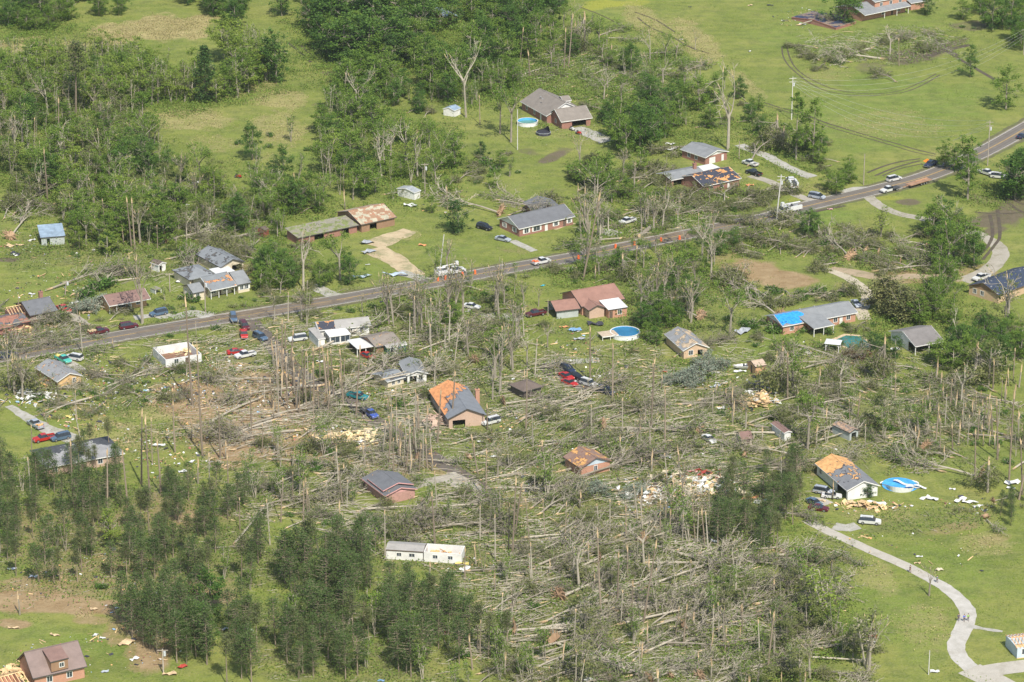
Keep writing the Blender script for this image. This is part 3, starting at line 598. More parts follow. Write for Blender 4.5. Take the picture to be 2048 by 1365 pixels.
house('white_shed', 'tiny white shed with a torn roof and an open door, in front of the bushes', [
    (((316.7,531), (333,526), (307.7,522), 2.2), dict(roof='gb', pitch=0.4, wall=S_white, rmat=R_brn, fascia=white_t, oh=.2, opens=[('f', .3, .9, 0, 1.8, 'g')]))], cat='shed', land='the tiny white shed')
house('garage', 'detached cream garage with an open doorway and a pocked grey roof', [
    (((441.3,535.7), (491.6,524.4), (394.4,507.8), 2.6), dict(roof='gb', pitch=0.42, wall=S_cream, rmat=R_gr1, fascia=dark_t, opens=[('f', .70, 3.2, 0, 2.3, 'g'), w('f', .3, 'w', 1.0)]))], cat='garage', land='the cream garage')
house('cream_house', 'rambling cream house with several grey roofs and a strip of orange decking', [
    (((421,582.5), (474,571), 11, 2.7), dict(roof='ga', pitch=0.42, wall=S_cream, rmat=shinglemat('shingle_grey_edge', (0.21, 0.225, 0.235), (0.6, 0.28, 0.12), 0.16, (0.10, 0.09, 0.08), 0.3, 17), fascia=white_t, porch=2.0, opens=[w('f', .25, 'w', 1.4), dr('f', .5, 'b'), w('f', .75, 'w', 1.4)], posts=[(.06,.06),(.35,.06),(.65,.06),(.94,.06)])),
    (((474.8,570.4), (503,565), 10, 2.62), dict(roof='ga', pitch=0.42, wall=S_cream, rmat=R_gr, fascia=dark_t, opens=[w('f', .3, 's', .9), w('f', .75, 's', .9)])),
    (((378.3,560.5), (432,549), 10, 2.68), dict(roof='hip', pitch=0.42, wall=S_cream, rmat=R_gr1, fascia=dark_t)),
    (((386,587), (411,582), (364,571.8), 2.55), dict(roof='ga', pitch=0.40, wall=S_cream, rmat=R_gr, fascia=dark_t, oh=.3, opens=[w('l', .25, 'w', .8), w('l', .7, 'w', .8), w('f', .4, 'w', 1)])),
    (((433,549), (470,542), 5, 2.4), dict(roof='flat', rmat=M_white, fascia=white_t, posts=[(.05,.9),(.95,.9),(.95,.1)]))], land='the rambling cream house')
house('small_house', 'small tan house with a reddish roof and a white-posted porch by the road', [
    (((218.7,612.7), (301.5,597.8), 8.5, 2.6), dict(roof='ga', pitch=0.40, wall=S_tan, rmat=R_rb, fascia=white_t, porch=1.6, opens=[w('f', .35, 'w', 2.0), dr('f', .55), w('f', .8, 'w', 1.4)], posts=[(.03,.1),(.2,.1),(.55,.1)]))], land='the small reddish roof')
root, bs, RM = house('brick_house', 'red brick house with a dark grey roof torn open on its left side', [
    (((60,632), (116,621), 11, 2.6), dict(roof='ga', pitch=0.40, wall=B_red, rmat=R_dk, fascia=dark_t, opens=[w('f', .3), dr('f', .5, 'b'), ('f', .75, 2.2, 0, 2, 'g')])),
    (((-14,663), (62,643), 9, 1.7), dict(roof='ga', pitch=0.25, wall=B_red, rmat=shinglemat('torn_dark', (0.14, 0.14, 0.15), (0.34, 0.16, 0.11), 0.45, (0.09, 0.08, 0.08), 0.3, 40), fascia=dark_t)),
    (((22,632), (64,624), 6, 2.3), dict(roof='rafters', pitch=0.45, wall=B_red, rmat=lumber))], land='the torn-open brick house')
chimney(root, RM, bs[0], bs[0].la*0.9, 9.5, 5.0, B_red)
root, bs, RM = house('white_house', 'white house with a pale grey roof, a black patch and a dark screened porch', [
    (((637,662), (742.4,651), (610,646), 2.7), dict(roof='ga', pitch=0.36, wall=S_white, rmat=R_cream, fascia=white_t, opens=[w('f', .62, 'w', .9), w('f', .85, 'w', .9), w('l', .5)])),
    (((658.7,674), (701.5,668), (648,664), 2.4), dict(roof='shed', pitch=0.08, wall=S_white, rmat=M_white, fascia=white_t, oh=.15, opens=[('f', .27, 2.4, .5, 1.6, 'w'), ('f', .76, 2.4, .5, 1.6, 'w'), ('l', .5, 2.0, .5, 1.6, 'w')])),
    (((636,679), (651,676.5), 7, 2.4), dict(roof='shed', pitch=0.1, wall=S_white, rmat=R_cream, fascia=white_t, oh=.15))], land='the screened-porch house')
pb = MB(); Mx = RM @ bs[0].Mw; b_ = bs[0]
def rp(b, x, y, up=0.05, pitch=0.36): return Vector((x, y, b.ze+pitch*min(y, b.lb-y)+up))
pb.prism([Mx @ rp(b_, *q) for q in ((0.3, .2), (4.6, .1), (4.9, b_.lb/2-.1), (0.2, b_.lb/2-.1))], Vector((0, 0, 0.03))); pb.build('roof_patch', R_bk, root)
house('brown_house', 'low house with a brown roof and a white metal carport behind the green shed', [
    (((751,695), (803,684), 9, 2.5), dict(roof='ga', pitch=0.28, wall=S_brown, rmat=shinglemat('shingle_brown_grey', (0.25, 0.215, 0.18), (0.6, 0.36, 0.16), 0.12, (0.15, 0.12, 0.1), 0.5, 19), fascia=dark_t)),
    (((714,698), (751,692), 7, 2.4), dict(roof='flat', rmat=M_white, fascia=white_t, sides='b', wall=S_dk, posts=[(.04,.05),(.5,.05),(.96,.05)]))], land='the low brown house')
house('green_shed', 'dark green shed with white door and two white windows, its roof edge stripped', [
    (((774,696.4), (814.3,689), (761.5,691.7), 2.5), dict(roof='ga', pitch=0.35, wall=S_green, rmat=R_cream, fascia=white_t, oh=.2, opens=[w('f', .25, 'w', .8), dr('f', .5, 'd', 1.2), w('f', .76, 'w', .8)]))], cat='shed', land='the green shed')
house('white_house', 'small white house with a front gable, its left half crushed under a fallen tree', [
    (((812,751), (857,747), 10, 2.5), dict(roof='gb', pitch=0.34, wall=S_white, rmat=R_gr, fascia=white_t, opens=[('f', .3, 1.8, 0, 1.9, 'g'), w('f', .7, 'w', 1)])),
    (((774.7,764), (812,754), 7, 1.9), dict(roof='ga', pitch=0.25, wall=S_cream, rmat=R_gr1, fascia=white_t, opens=[w('f', .35, 'w', .8, .5), w('f', .7, 'w', .8, .5)]))], land='the crushed white house')
root, bs, RM = house('brick_house', 'pale brick house whose roof is stripped to bright orange decking at the back', [
    (((895,839), (974,831), (833,783), 2.7), dict(roof='gb', pitch=0.45, wall=B_pale, rmat=R_o16, fascia=dark_t, opens=[('f', .28, 3.2, 0, 2.0, 'g'), w('l', .2), w('l', .5), w('l', .8)]))], land='the orange-decked brick house')
chimney(root, RM, bs[0], bs[0].la+0.7, bs[0].lb*0.62, 4.6, B_org)
root, bs, RM = house('brick_house', 'brick house with red-brown roofs, a grey-doored carport and a white patio roof', [
    (((1163,614), (1250,598), 12, 2.7), dict(roof='ga', pitch=0.43, wall=B_org, rmat=R_red, fascia=dark_t)),
    (((1177.2,621.5), (1213,616), 10, 2.6), dict(roof='gb', pitch=0.43, wall=B_pale, rmat=R_red, fascia=dark_t, opens=[w('l', .2, 'w', .9)])),
    (((1217,620.5), (1256,614.5), 6, 2.6), dict(roof='shed', pitch=0.12, wall=B_org, rmat=M_white, fascia=dark_t, oh=.2, opens=[w('f', .6), dr('f', .12, 'b')])),
    (((1111.6,623.3), (1161,617.4), (1079,604.5), 2.4), dict(roof='ga', pitch=0.36, wall=S_grey, rmat=R_red, fascia=dark_t, sides='fb'))], land='the red-brown-roofed brick house')
vents(root, RM, bs[0], [(.25, 7.5), (.8, 7.5)])
root, bs, RM = house('brick_house', 'long brick house with a grey roof, half covered by the bright blue tarp', [
    (((1565.6,653.5), (1716,625.3), (1524.5,632), 2.6), dict(roof='ga', pitch=0.36, wall=B_org, gable=S_white, rmat=R_gr, fascia=white_t, opens=[w('l', .3), w('l', .6), w('f', .12), w('f', .72), dr('f', .8, 'd'), w('f', .9)])),
    (((1628,658.3), (1669,649.6), 7.5, 2.4), dict(roof='shed', pitch=0.16, rmat=R_gr, fascia=white_t, posts=[(.03,.03),(.5,.03),(.97,.03)], oh=.1))], land='the blue-tarped house')
vents(root, RM, bs[0], [(.36, 5.2), (.55, 5.2)])
tb = bs[0]; g = []
nx_, ny_ = 26, 14
Tm = tb.Mw
tv = []; 
for j in range(ny_+1):
    for i in range(nx_+1):
        u, v_ = i/nx_, j/ny_
        x = 0.1+u*(tb.la*0.33)*(1-0.25*abs(v_-0.75)-0.12*math.sin(v_*9)); y = v_*tb.lb*0.60+0.05+ (0.8*max(0, math.sin(u*7)) if v_ < 0.2 else 0)
        z = tb.ze+0.36*min(y, tb.lb-y)+0.06+0.05*math.sin(u*31+v_*13)*math.cos(v_*27)+random.uniform(0, 0.04)
        tv.append(Tm @ Vector((x, y, z)))
tm = MB(); tm.add(tv, [(j*(nx_+1)+i, j*(nx_+1)+i+1, (j+1)*(nx_+1)+i+1, (j+1)*(nx_+1)+i) for j in range(ny_) for i in range(nx_)])
mt, nt_, b__ = nmat('blue_tarp'); vv = objvec(nt_); nt_.links.new(ramp(nt_, noise(nt_, 1.5, 4, vv), [(0.3, (0.02, 0.20, 0.62)), (0.7, (0.05, 0.36, 0.85))]), b__.inputs['Base Color']); b__.inputs['Roughness'].default_value = 0.35; MATS['blue_tarp'] = mt
tag(tm.build('tarp', mt, smooth=True), 'bright blue tarpaulin spread over the left end of a grey roof', 'tarp')
house('grey_house', 'white-walled outbuilding with a broad grey-brown roof and a dark open carport', [
    (((1831,693.6), (1888.6,682.8), (1772,663), 2.6), dict(roof='ga', pitch=0.34, wall=S_white, rmat=shinglemat('shingle_warm_grey', (0.20, 0.185, 0.175), seed=44), fascia=white_t, sides='lbr', porch=3.5, posts=[(.03,.03),(.5,.03),(.97,.03)], opens=[w('l', .6)]))], cat='house', land='the broad grey-brown roof')
house('brick_house', 'yellow brick house with a tan gable and a navy tarred roof at the right edge', [
    (((1997.4,591.2), (2090,556), (1933.7,571.2), 2.6), dict(roof='ga', pitch=0.40, wall=B_yel, gable=S_brown, rmat=R_navy, fascia=brown_t, opens=[w('l', .45), w('l', .2)]))], land='the navy-roofed brick house')
root, bs, RM = house('white_house', 'white house with a black and orange stripped roof and a carport, above parked cars', [
    (((1694,982), (1760.7,971.6), (1615,929), 2.7), dict(roof='gb', pitch=0.42, wall=S_white, rmat=R_o30, fascia=white_t, opens=[w('f', .62, 'w', 1.1), w('l', .12), ('l', .8, 5.0, 0, 2.1, 'g')]))], land='the black-orange roof')
house('roofless_house', 'roofless white block house, its rooms open to the sky and strewn with insulation', [
    (((331,720), (403,708), (296,696.6), 2.4), dict(roof=None, wall=sid('white_block', (0.70, 0.69, 0.66)), floor=solid('brown_floor', (0.22, 0.12, 0.075), 0.9, var=0.35), oh=.02, opens=[w('f', .3), dr('f', .6, 'b'), w('l', .4, 'w', 1)]))], land='the roofless white house')
house('yellow_house', 'wrecked house with a yellow sheathed gable and torn grey shingles beside a teal pickup', [
    (((114.3,764), (166.4,751.5), (56,738), 2.3), dict(roof='gb', pitch=0.42, wall=S_yel, rmat=R_17, fascia=white_t, opens=[w('f', .7, 'w', .8), w('l', .4)]))], land='the yellow-gabled wreck')
house('small_house', 'small brick house with a rotten brown roof and a pale blue gable', [
    (((1161.4,937.4), (1225,922.6), (1133,912), 2.5), dict(roof='gb', pitch=0.42, wall=B_org, gable=S_blue, rmat=R_26, fascia=brown_t, opens=[w('f', .5, 'w', .8)]))], land='the rotten brown roof')
house('cottage', 'tiny pale cottage with a brown roof among broken trees, left of the other brown roof', [
    (((1483,879.5), (1507,877), (1468,864.5), 2.4), dict(roof='ga', pitch=0.4, wall=S_cream, rmat=R_rb, fascia=brown_t, oh=.25, opens=[w('l', .5), dr('f', .6, 'b')]))], land='the tiny pale cottage')
house('cottage', 'brown-roofed building with one pale wall, right of the tiny cottage', [
    (((1568.3,866.8), (1584.5,864), (1538,847), 2.4), dict(roof='gb', pitch=0.38, wall=S_white, rmat=R_rb, fascia=white_t, oh=.25))], land='the half-hidden brown roof')
house('wooden_shed', 'collapsing grey wooden shed with a slatted rotten roof', [
    (((1699.6,866), (1719,860), (1670,847), 2.3), dict(roof='gb', pitch=0.35, wall=S_grey, rmat=shinglemat('rotten_slats', (0.24, 0.21, 0.18), (0.45, 0.3, 0.2), 0.5, (0.12, 0.1, 0.09), 0.8, 51), fascia=dark_t, oh=.2, opens=[('f', .5, 1.6, 0, 1.9, 'g')]))], cat='shed', land='the collapsing wooden shed')
house('pink_house', 'dark-roofed house with a pink front gable, half buried in branches', [
    (((770,993), 8.5, (722,957), 2.4), dict(roof='gb', pitch=0.30, wall=solid('pink_brick', (0.42, 0.24, 0.2), 0.9), gable=S_pink, rmat=shinglemat('shingle_charcoal', (0.15, 0.15, 0.155), (0.62, 0.36, 0.16), 0.12, (0.10, 0.1, 0.1), 0.25, 61), fascia=S_pink)),
    (((766,982), 8.0, (735,958), 3.1), dict(roof='gb', pitch=0.30, wall=S_dk, gable=S_dk, rmat=R_dk, fascia=S_pink, z0=2.2))], land='the pink-gabled house')
house('grey_roofed_house', 'long house with a torn grey and black roof seen through young pines', [
    (((92,936.2), (250,907), 12, 2.5), dict(roof='hip', pitch=0.36, wall=B_pale, rmat=R_33, fascia=white_t, opens=[w('f', .1), w('f', .4), w('f', .7)]))], land='the long torn grey roof', prot=False)
root, bs, RM = house('mobile_home', 'long white mobile home, its right half without a roof', [
    (((923.5,1109), 4.6, (847,1104), 2.4), dict(roof=None, wall=S_white, oh=.05, floor=solid('brown_floor', (0.3, 0.16, 0.1), 0.9), opens=[('l', .3, 1.0, .9, .8, 'w'), ('l', .7, 1.0, .9, .8, 'w')])),
    (((846.5,1104), 4.6, (771,1099.2), 2.4), dict(roof='gb', pitch=0.22, wall=S_white, rmat=R_cream, fascia=brown_t, oh=.12, opens=[('l', .35, 1.0, .9, .8, 'w'), ('l', .7, 1.2, .9, .8, 'w')]))], cat='mobile home', land='the long mobile home')
root, bs, RM = house('brick_house', 'brown-roofed brick house with a dormer and a torn-open left end', [
    (((66,1357.5), (174,1333), 9.6, 2.7), dict(roof='ga', pitch=0.80, wall=B_org, rmat=shinglemat('shingle_brown_fleck', (0.235, 0.175, 0.155), seed=71), fascia=dark_t, opens=[w('f', .3), w('f', .7)])),
    (((101,1324.7), (137.5,1315.8), 4.2, 5.6), dict(roof='shed', pitch=0.25, wall=S_brown, rmat=R_rb, fascia=dark_t, z0=3.2, oh=.15, opens=[w('f', .62, 'w', .9, .7, .9)])),
    (((-10,1392), (62,1372), 8, 2.3), dict(roof='rafters', pitch=0.4, wall=B_org, rmat=lumber, floor=lumber))], land='the dormered brown-roofed house')
house('framed_house', 'pale blue house at the right edge, its roof stripped down to orange rafters', [
    (((2034.4,1297), (2110,1288), (2003.7,1271.4), 2.5), dict(roof='rafters', pitch=0.30, wall=S_blue, rmat=solid('orange_rafters', (0.66, 0.38, 0.18), 0.85), oh=.1, floor=lumber, opens=[w('f', .2)]))], land='the bare-raftered house')
house('brick_house', 'two-storey brick house with slate grey roofs and a full front porch', [
    (((1730,31), (1822,12), 15, 2.8), dict(roof='ga', pitch=0.30, wall=B_org, rmat=R_gr, fascia=white_t, porch=2.0, opens=[w('f', .5, 'w', 1.6), dr('f', .7, 'b'), w('f', .85, 'w', 1.4)], posts=[(.45,.04),(.72,.04),(.97,.04)])),
    (((1750,4.5), (1817,-9), 8, 5.9), dict(roof='ga', pitch=0.35, wall=B_org, rmat=R_gr, fascia=white_t, z0=2.9, opens=[w('f', .2, 'w', 1.2), w('f', .5, 'w', 1.2), w('f', .8, 'w', 1.2)])),
    (((1822,7), (1852,2), 7, 2.8), dict(roof='ga', pitch=0.3, wall=B_org, rmat=R_gr, fascia=white_t))], land='the two-storey brick house')
house('peach_house', 'collapsed peach-walled house with grey roof fragments under fallen trees', [
    (((1366,702), (1419,695), (1334,668), 2.5), dict(roof='gb', pitch=0.45, wall=S_pch, rmat=shinglemat('grey_fragments', (0.27, 0.275, 0.28), (0.55, 0.42, 0.28), 0.4, (0.2, 0.18, 0.14), 0.3, 81), fascia=white_t, opens=[w('f', .3), ('f', .7, 1.4, 0, 2, 'g')]))], land='the collapsed peach house')
house('tan_shed', 'small tan garden shed with a pinkish roof beside a white boat', [
    (((1511,734.5), (1534,730), (1503,721.4), 2.3), dict(roof='ga', pitch=0.4, wall=S_tan, rmat=M_tan, fascia=brown_t, oh=.15, opens=[dr('l', .5, 'b', .9)]))], cat='shed', land='the tan garden shed')
house('brown_roofed_house', 'small house with a dark brown hipped roof sunk in fallen trees', [
    (((1047,784), (1087,773), (1019,768), 2.2), dict(roof='hip', pitch=0.45, wall=S_dk, rmat=R_brn, fascia=dark_t))], land='the brown hipped roof')
house('white_shed', 'small white shed with a blue-grey roof, beside a tall bare tree at the wood edge', [
    (((909,222), (922,216), (896,213), 2.2), dict(roof='ga', pitch=0.35, wall=S_white, rmat=M_blue, fascia=white_t, oh=.15))], cat='shed', land='the wood-edge white shed')
house('hidden_house', 'roof corner of a house showing blue-grey metal through the far trees', [
    (((893,36), 5, (862,20), 3.2), dict(roof='gb', pitch=0.3, wall=S_brown, rmat=M_blue, fascia=None))], land='the far blue-grey roof')
house('red_shed', 'little red shed half hidden by leaves, left of the barn', [
    (((528,461), (538,458), 3.0, 2.2), dict(roof='ga', pitch=0.35, wall=sid('siding_red', (0.42, 0.06, 0.04)), rmat=R_brn, fascia=None, oh=.1))], cat='shed', land='the little red shed')
house('shelter', 'low grey plank shelter standing on the lawn behind the small reddish-roofed house', [
    (((311,580.5), (323,577), 2.6, 1.3), dict(roof='flat', wall=S_grey, rmat=R_moss, fascia=None, oh=.1, sides='lb', posts=[(.05,.05),(.95,.05)]))], cat='shelter')
house('collapsed_garage', 'collapsed garage lying low, red brick rim and navy sheeting under a broken tree', [
    (((1672,56), (1712,44), (1588,33), 0.9), dict(roof='ga', pitch=0.10, wall=B_red, rmat=shinglemat('navy_sheet', (0.03, 0.045, 0.09), (0.24, 0.20, 0.15), 0.4, (0.2, 0.1, 0.08), 0.25, 91), fascia=solid('red_rim', (0.40, 0.17, 0.13), 0.9), oh=.1))], cat='garage', land='the collapsed garage')
# ---------------------------------------------------------------- vehicles
tyre_m = solid('tyre_rubber', (0.03, 0.03, 0.03), 0.85); rim_m = solid('wheel_rim', (0.42, 0.42, 0.43), 0.35, 0.6); lamp_m = solid('lamp_lens', (0.7, 0.68, 0.6), 0.2); tail_m = solid('tail_lamp', (0.45, 0.03, 0.02), 0.3)
cglass = solid('car_glass', (0.02, 0.025, 0.03), 0.08, spec=0.9); bump_m = solid('dark_plastic', (0.06, 0.06, 0.06), 0.6)
PAINT = {}
def paint(nm, col):
    if nm not in PAINT:
        m, nt, b = nmat('paint_'+nm); v = objvec(nt); f = noise(nt, 1.2, 4, v)
        nt.links.new(ramp(nt, f, [(0.3, tuple(c*0.85 for c in col)), (0.7, col)]), b.inputs['Base Color']); b.inputs['Roughness'].default_value = 0.28; b.inputs['Metallic'].default_value = 0.1; PAINT[nm] = m
    return PAINT[nm]
COL = dict(white=(0.72, 0.72, 0.70), silver=(0.42, 0.46, 0.52), blue=(0.07, 0.12, 0.42), navy=(0.03, 0.045, 0.09), black=(0.02, 0.02, 0.025), red=(0.50, 0.03, 0.025), maroon=(0.12, 0.02, 0.03), teal=(0.02, 0.22, 0.24), turq=(0.10, 0.52, 0.42), slate=(0.10, 0.16, 0.24), orange=(0.75, 0.18, 0.03))
# stations x, zbot, zbelt, ztop, hw, hwtop, glass(type of segment after: '-',  'w' windshield/top glass + sides, 's' side glass, 'p' pillar)
PROF = {
 'sedan': [(2.35,.30,.60,.62,.72,.68,'-'),(2.2,.25,.72,.74,.86,.80,'-'),(1.0,.25,.86,.92,.90,.80,'w'),(0.3,.25,.90,1.40,.90,.60,'s'),(-0.35,.25,.92,1.44,.90,.60,'s'),(-0.95,.25,.94,1.40,.90,.60,'w'),(-1.6,.25,.95,1.02,.88,.76,'-'),(-2.25,.30,.92,.98,.84,.76,'-'),(-2.35,.35,.6,.62,.78,.70,'-')],
 'suv': [(2.45,.35,.75,.78,.78,.74,'-'),(2.3,.32,.90,.92,.92,.84,'-'),(1.25,.32,1.02,1.08,.96,.86,'w'),(0.65,.32,1.05,1.74,.96,.68,'s'),(-0.3,.32,1.06,1.80,.96,.70,'s'),(-1.3,.32,1.06,1.80,.96,.70,'s'),(-2.25,.32,1.06,1.76,.94,.68,'w'),(-2.5,.36,1.0,1.06,.92,.84,'-'),(-2.55,.45,.7,.72,.86,.8,'-')],
 'minivan': [(2.5,.28,.62,.64,.76,.70,'-'),(2.35,.26,.80,.82,.92,.84,'-'),(1.7,.26,.92,1.02,.96,.84,'w'),(0.75,.26,.98,1.66,.97,.68,'s'),(-0.4,.26,1.0,1.74,.97,.70,'s'),(-1.5,.26,1.0,1.73,.97,.70,'s'),(-2.35,.26,1.0,1.66,.94,.68,'w'),(-2.55,.32,.95,1.0,.92,.86,'-'),(-2.6,.4,.6,.62,.86,.8,'-')],
 'cab': [(2.75,.42,.82,.84,.80,.76,'-'),(2.6,.38,.98,1.0,.94,.86,'-'),(1.35,.38,1.10,1.16,.97,.88,'w'),(0.8,.38,1.12,1.76,.97,.70,'s'),(0.0,.38,1.12,1.80,.97,.70,'s'),(-0.55,.38,1.12,1.77,.97,.70,'w'),(-0.75,.38,1.10,1.14,.97,.88,'-'),(-0.78,.40,.8,.82,.95,.9,'-')],
}
def loft(prof):
    body, gl = MB(), MB(); sec = []
    for x, zb, zl, zt, hw, ht, g in prof: sec.append([(x, -hw*.94, zb), (x, -hw, zl), (x, -ht, zt), (x, ht, zt), (x, hw, zl), (x, hw*.94, zb)])
    for i in range(len(sec)-1):
        A, Bq = sec[i], sec[i+1]; g = prof[i][6]
        for k in range(6):
            q = [A[k], A[(k+1) % 6], Bq[(k+1) % 6], Bq[k]]
            tgt = body
            if g == 'w' and k in (1, 2, 3): tgt = gl
            if g == 's' and k in (1, 3): tgt = gl
            tgt.add(q, [(3, 2, 1, 0)])
    body.add(sec[0], [tuple(range(6))]); body.add(sec[-1], [tuple(range(6))[::-1]]); return body, gl
def wheel(root, x, y, r=0.34, wd=0.24):
    s = 1 if y > 0 else -1
    t = MB(); n = 14; t.add([(x+r*math.cos(6.2832*k/n), y-wd/2*s, r+r*math.sin(6.2832*k/n)) for k in range(n)]+[(x+r*math.cos(6.2832*k/n), y+wd/2*s, r+r*math.sin(6.2832*k/n)) for k in range(n)], [tuple(range(n))[::s], tuple(range(n, 2*n))[::-s]]+[(k, (k+1) % n, n+(k+1) % n, n+k)[::-s] for k in range(n)])
    o = t.build('wheel', tyre_m, root); h = MB(); rr = r*.58; yy = y+(wd/2+0.012)*s
    h.add([(x+rr*math.cos(6.2832*k/n), yy, r+rr*math.sin(6.2832*k/n)) for k in range(n)]+[(x+rr*math.cos(6.2832*k/n), yy-0.01*s, r+rr*math.sin(6.2832*k/n)) for k in range(n)], [tuple(range(n))[::-s], tuple(range(n, 2*n))[::s]]+[(k, (k+1) % n, n+(k+1) % n, n+k)[::s] for k in range(n)]); h.build('rim', rim_m, o)
def vroot(nm, px, py, dpx, dpy, z=0.0):
    p = W(px, py); q = W(px+dpx, py+dpy); a = math.atan2((q-p).y, (q-p).x); r = empty(nm, (p.x, p.y, 0.07), a)
    s = PX(p.x+1, p.y)[0]-PX(p.x, p.y)[0]; PROT.append((px-2.8*s, py-2.6*s, px+2.8*s, py+1.5*s)); return r
def lamps(root, x, xr, zf, zr, y=0.66):
    for s in (-1, 1):
        mb = MB(); mb.box(x-.02, x+.03, s*y-.16, s*y+.16, zf-.09, zf+.09); mb.build('headlight', lamp_m, root)
        mb = MB(); mb.box(xr-.03, xr+.02, s*y-.10, s*y+.10, zr-.12, zr+.12); mb.build('tail_light', tail_m, root)
def glazing(gl, root, nm='window'): 
    # each glass pane a part of its own is too small to read: windscreen + side glass kept as one greenhouse
    gl.build('glass_house', cglass, root, smooth=False)
def car(kind, px, py, dx, dy, col, label, cat=None, group=None, load=None):
    nm = {'sedan': 'sedan', 'suv': 'suv', 'minivan': 'minivan', 'pickup': 'pickup_truck', 'flatbed': 'flatbed_truck', 'bucket': 'utility_truck', 'service': 'service_truck'}[kind]
    root = vroot(nm, px, py, dx, dy); P = paint(col, COL[col]); tag(root, label, cat or {'sedan': 'car', 'suv': 'suv', 'minivan': 'minivan', 'pickup': 'pickup truck'}.get(kind, 'truck'), group)
    if kind in ('sedan', 'suv', 'minivan'):
        body, gl = loft(PROF[kind]); body.build('body', P, root); glazing(gl, root); r = .32 if kind == 'sedan' else .37; f = PROF[kind][0][0]; bk = PROF[kind][-1][0]
        for x in (f-.9, bk+.95):
            for y in (-.84, .84): wheel(root, x, y, r)
        lamps(root, f-.06, bk+.02, .62 if kind == 'sedan' else .78, .78, .60)
        for x in (f, bk): mb = MB(); mb.box(x-.06, x+.06, -.74, .74, .34, .52); mb.build('bumper', bump_m if col in ('navy', 'black', 'slate') else P, root)
        if kind != 'sedan':
            for s in (-.55, .55): mb = MB(); mb.box(-1.8, .3, s-.03, s+.03, 1.80, 1.86); mb.build('roof_rail', bump_m, root)
    else:
        big = kind in ('bucket', 'flatbed', 'service'); body, gl = loft(PROF['cab']); body.build('cab', P, root); glazing(gl, root)
        L = -2.9 if kind == 'pickup' else (-4.6 if kind != 'flatbed' else -3.6)
        for x in (1.85, L+1.1):
            for y in (-.86, .86): wheel(root, x, y, .42 if big else .39, .27)
        if kind == 'bucket':
            for y in (-.86, .86): wheel(root, L+2.1, y, .42, .27)
        lamps(root, 2.68, L-.02, .85, .85, .68)
        for x in (2.74, L): mb = MB(); mb.box(x-.08, x+.08, -.9, .9, .45, .62); mb.build('bumper', rim_m if col != 'black' else bump_m, root)
        if kind == 'pickup':
            bd = MB(); bd.box(L, -.82, -.95, .95, .5, .68); bd.box(L, -.82, -.97, -.86, .68, 1.12); bd.box(L, -.82, .86, .97, .68, 1.12); bd.box(L-.0, L+.08, -.86, .86, .68, 1.12); bd.build('bed', P, root)
            ln = MB(); ln.box(L+.1, -.84, -.85, .85, .681, .72); ln.build('bed_liner', bump_m, root)
        elif kind == 'flatbed':
            fb = MB(); fb.box(L-.2, -.85, -1.1, 1.1, .86, 1.0); fb.box(L, -.9, -.35, .35, .5, .86); fb.box(-.95, -.85, -1.0, 1.0, 1.0, 1.7); fb.build('flatbed', bump_m, root)
        elif kind == 'service':
            fb = MB(); fb.box(L, -.85, -1.05, -.55, .5, 1.75); fb.box(L, -.85, .55, 1.05, .5, 1.75); fb.box(L, -.85, -.55, .55, .5, .8); fb.box(-1.0, -.85, -.55, .55, .8, 1.75); fb.build('service_body', P, root)
            ln = MB(); ln.box(L+.1, -1.05, -.5, .5, .81, 1.4); ln.build('tank', bump_m, root)
        else:
            fb = MB(); fb.box(L, -.85, -1.1, 1.1, .6, .95); fb.box(L, -.95, -1.1, -.65, .95, 1.55); fb.box(L, -.95, .65, 1.1, .95, 1.55); fb.build('service_body', P, root)
            tb_ = MB(); tb_.cyl((-2.2, 0), .38, .95, 1.9, 10, .3); tb_.build('turret', bump_m, root)
            bm = MB(); bm.tube([(-2.2, 0, 1.95), (-4.5, 0, 2.1)], [.2, .18], 6); bm.tube([(-4.5, .2, 2.15), (0.6, .2, 2.35)], [.17, .13], 6); bo = bm.build('boom', P, root)
            bk = MB(); bk.box(.4, 1.1, -.25, .4, 1.95, 2.9); bk.build('bucket', P, bo)
    if kind in ('bucket', 'service'): root.scale = (1.22, 1.18, 1.2)
    if load:
        for k in range(9):
            mb = MB(); x = random.uniform(-2.6, -1.0); y = random.uniform(-.6, .6); M = Matrix.Translation((x, y, random.uniform(.85, 1.25))) @ Matrix.Rotation(random.uniform(-.6, .6), 4, 'Y') @ Matrix.Rotation(random.uniform(0, 3), 4, 'Z')
            mb.box(-.45, .45, -.14, .14, -.12, .12, M); mb.build('cargo', load, root)
    return root
car('pickup', 1500, 331, -35, -11, 'white', 'white crew pickup parked behind the black-underlay brick house')
car('pickup', 1507, 350, -32, -10, 'black', 'black pickup with its tailgate to the road, below the white one')
car('service', 1582, 369, -14, -22, 'white', 'white service truck with an open dark tank, parked on the lawn by the road')
car('minivan', 1634, 397, 33, 6, 'silver', 'silver-blue minivan on the concrete drive beside the main road')
car('bucket', 1569, 427, -40, 9, 'white', 'white utility truck with a boom beside the leaning utility pole')
car('suv', 1788, 362, 32, -7, 'white', 'white suv with dark roof rails on the far side of the road')
t7 = car('flatbed', 1777, 384, -33, 8, 'white', 'white truck cab towing a long flatbed trailer along the road')
car('pickup', 1861, 333, -25, 11, 'navy', 'navy pickup on the road in front of the orange warning sign')
car('suv', 1998, 357, 30, 3, 'white', 'white suv parked under trees at the right, the nearer of two')
car('pickup', 1973, 350, 28, 8, 'white', 'white pickup under trees at the right, left of the white suv')
car('sedan', 2044, 276, 28, -12, 'navy', 'dark car on the road cut off by the right edge')
car('pickup', 1962, 560, -30, 9, 'white', 'white pickup behind the navy-roofed brick house')
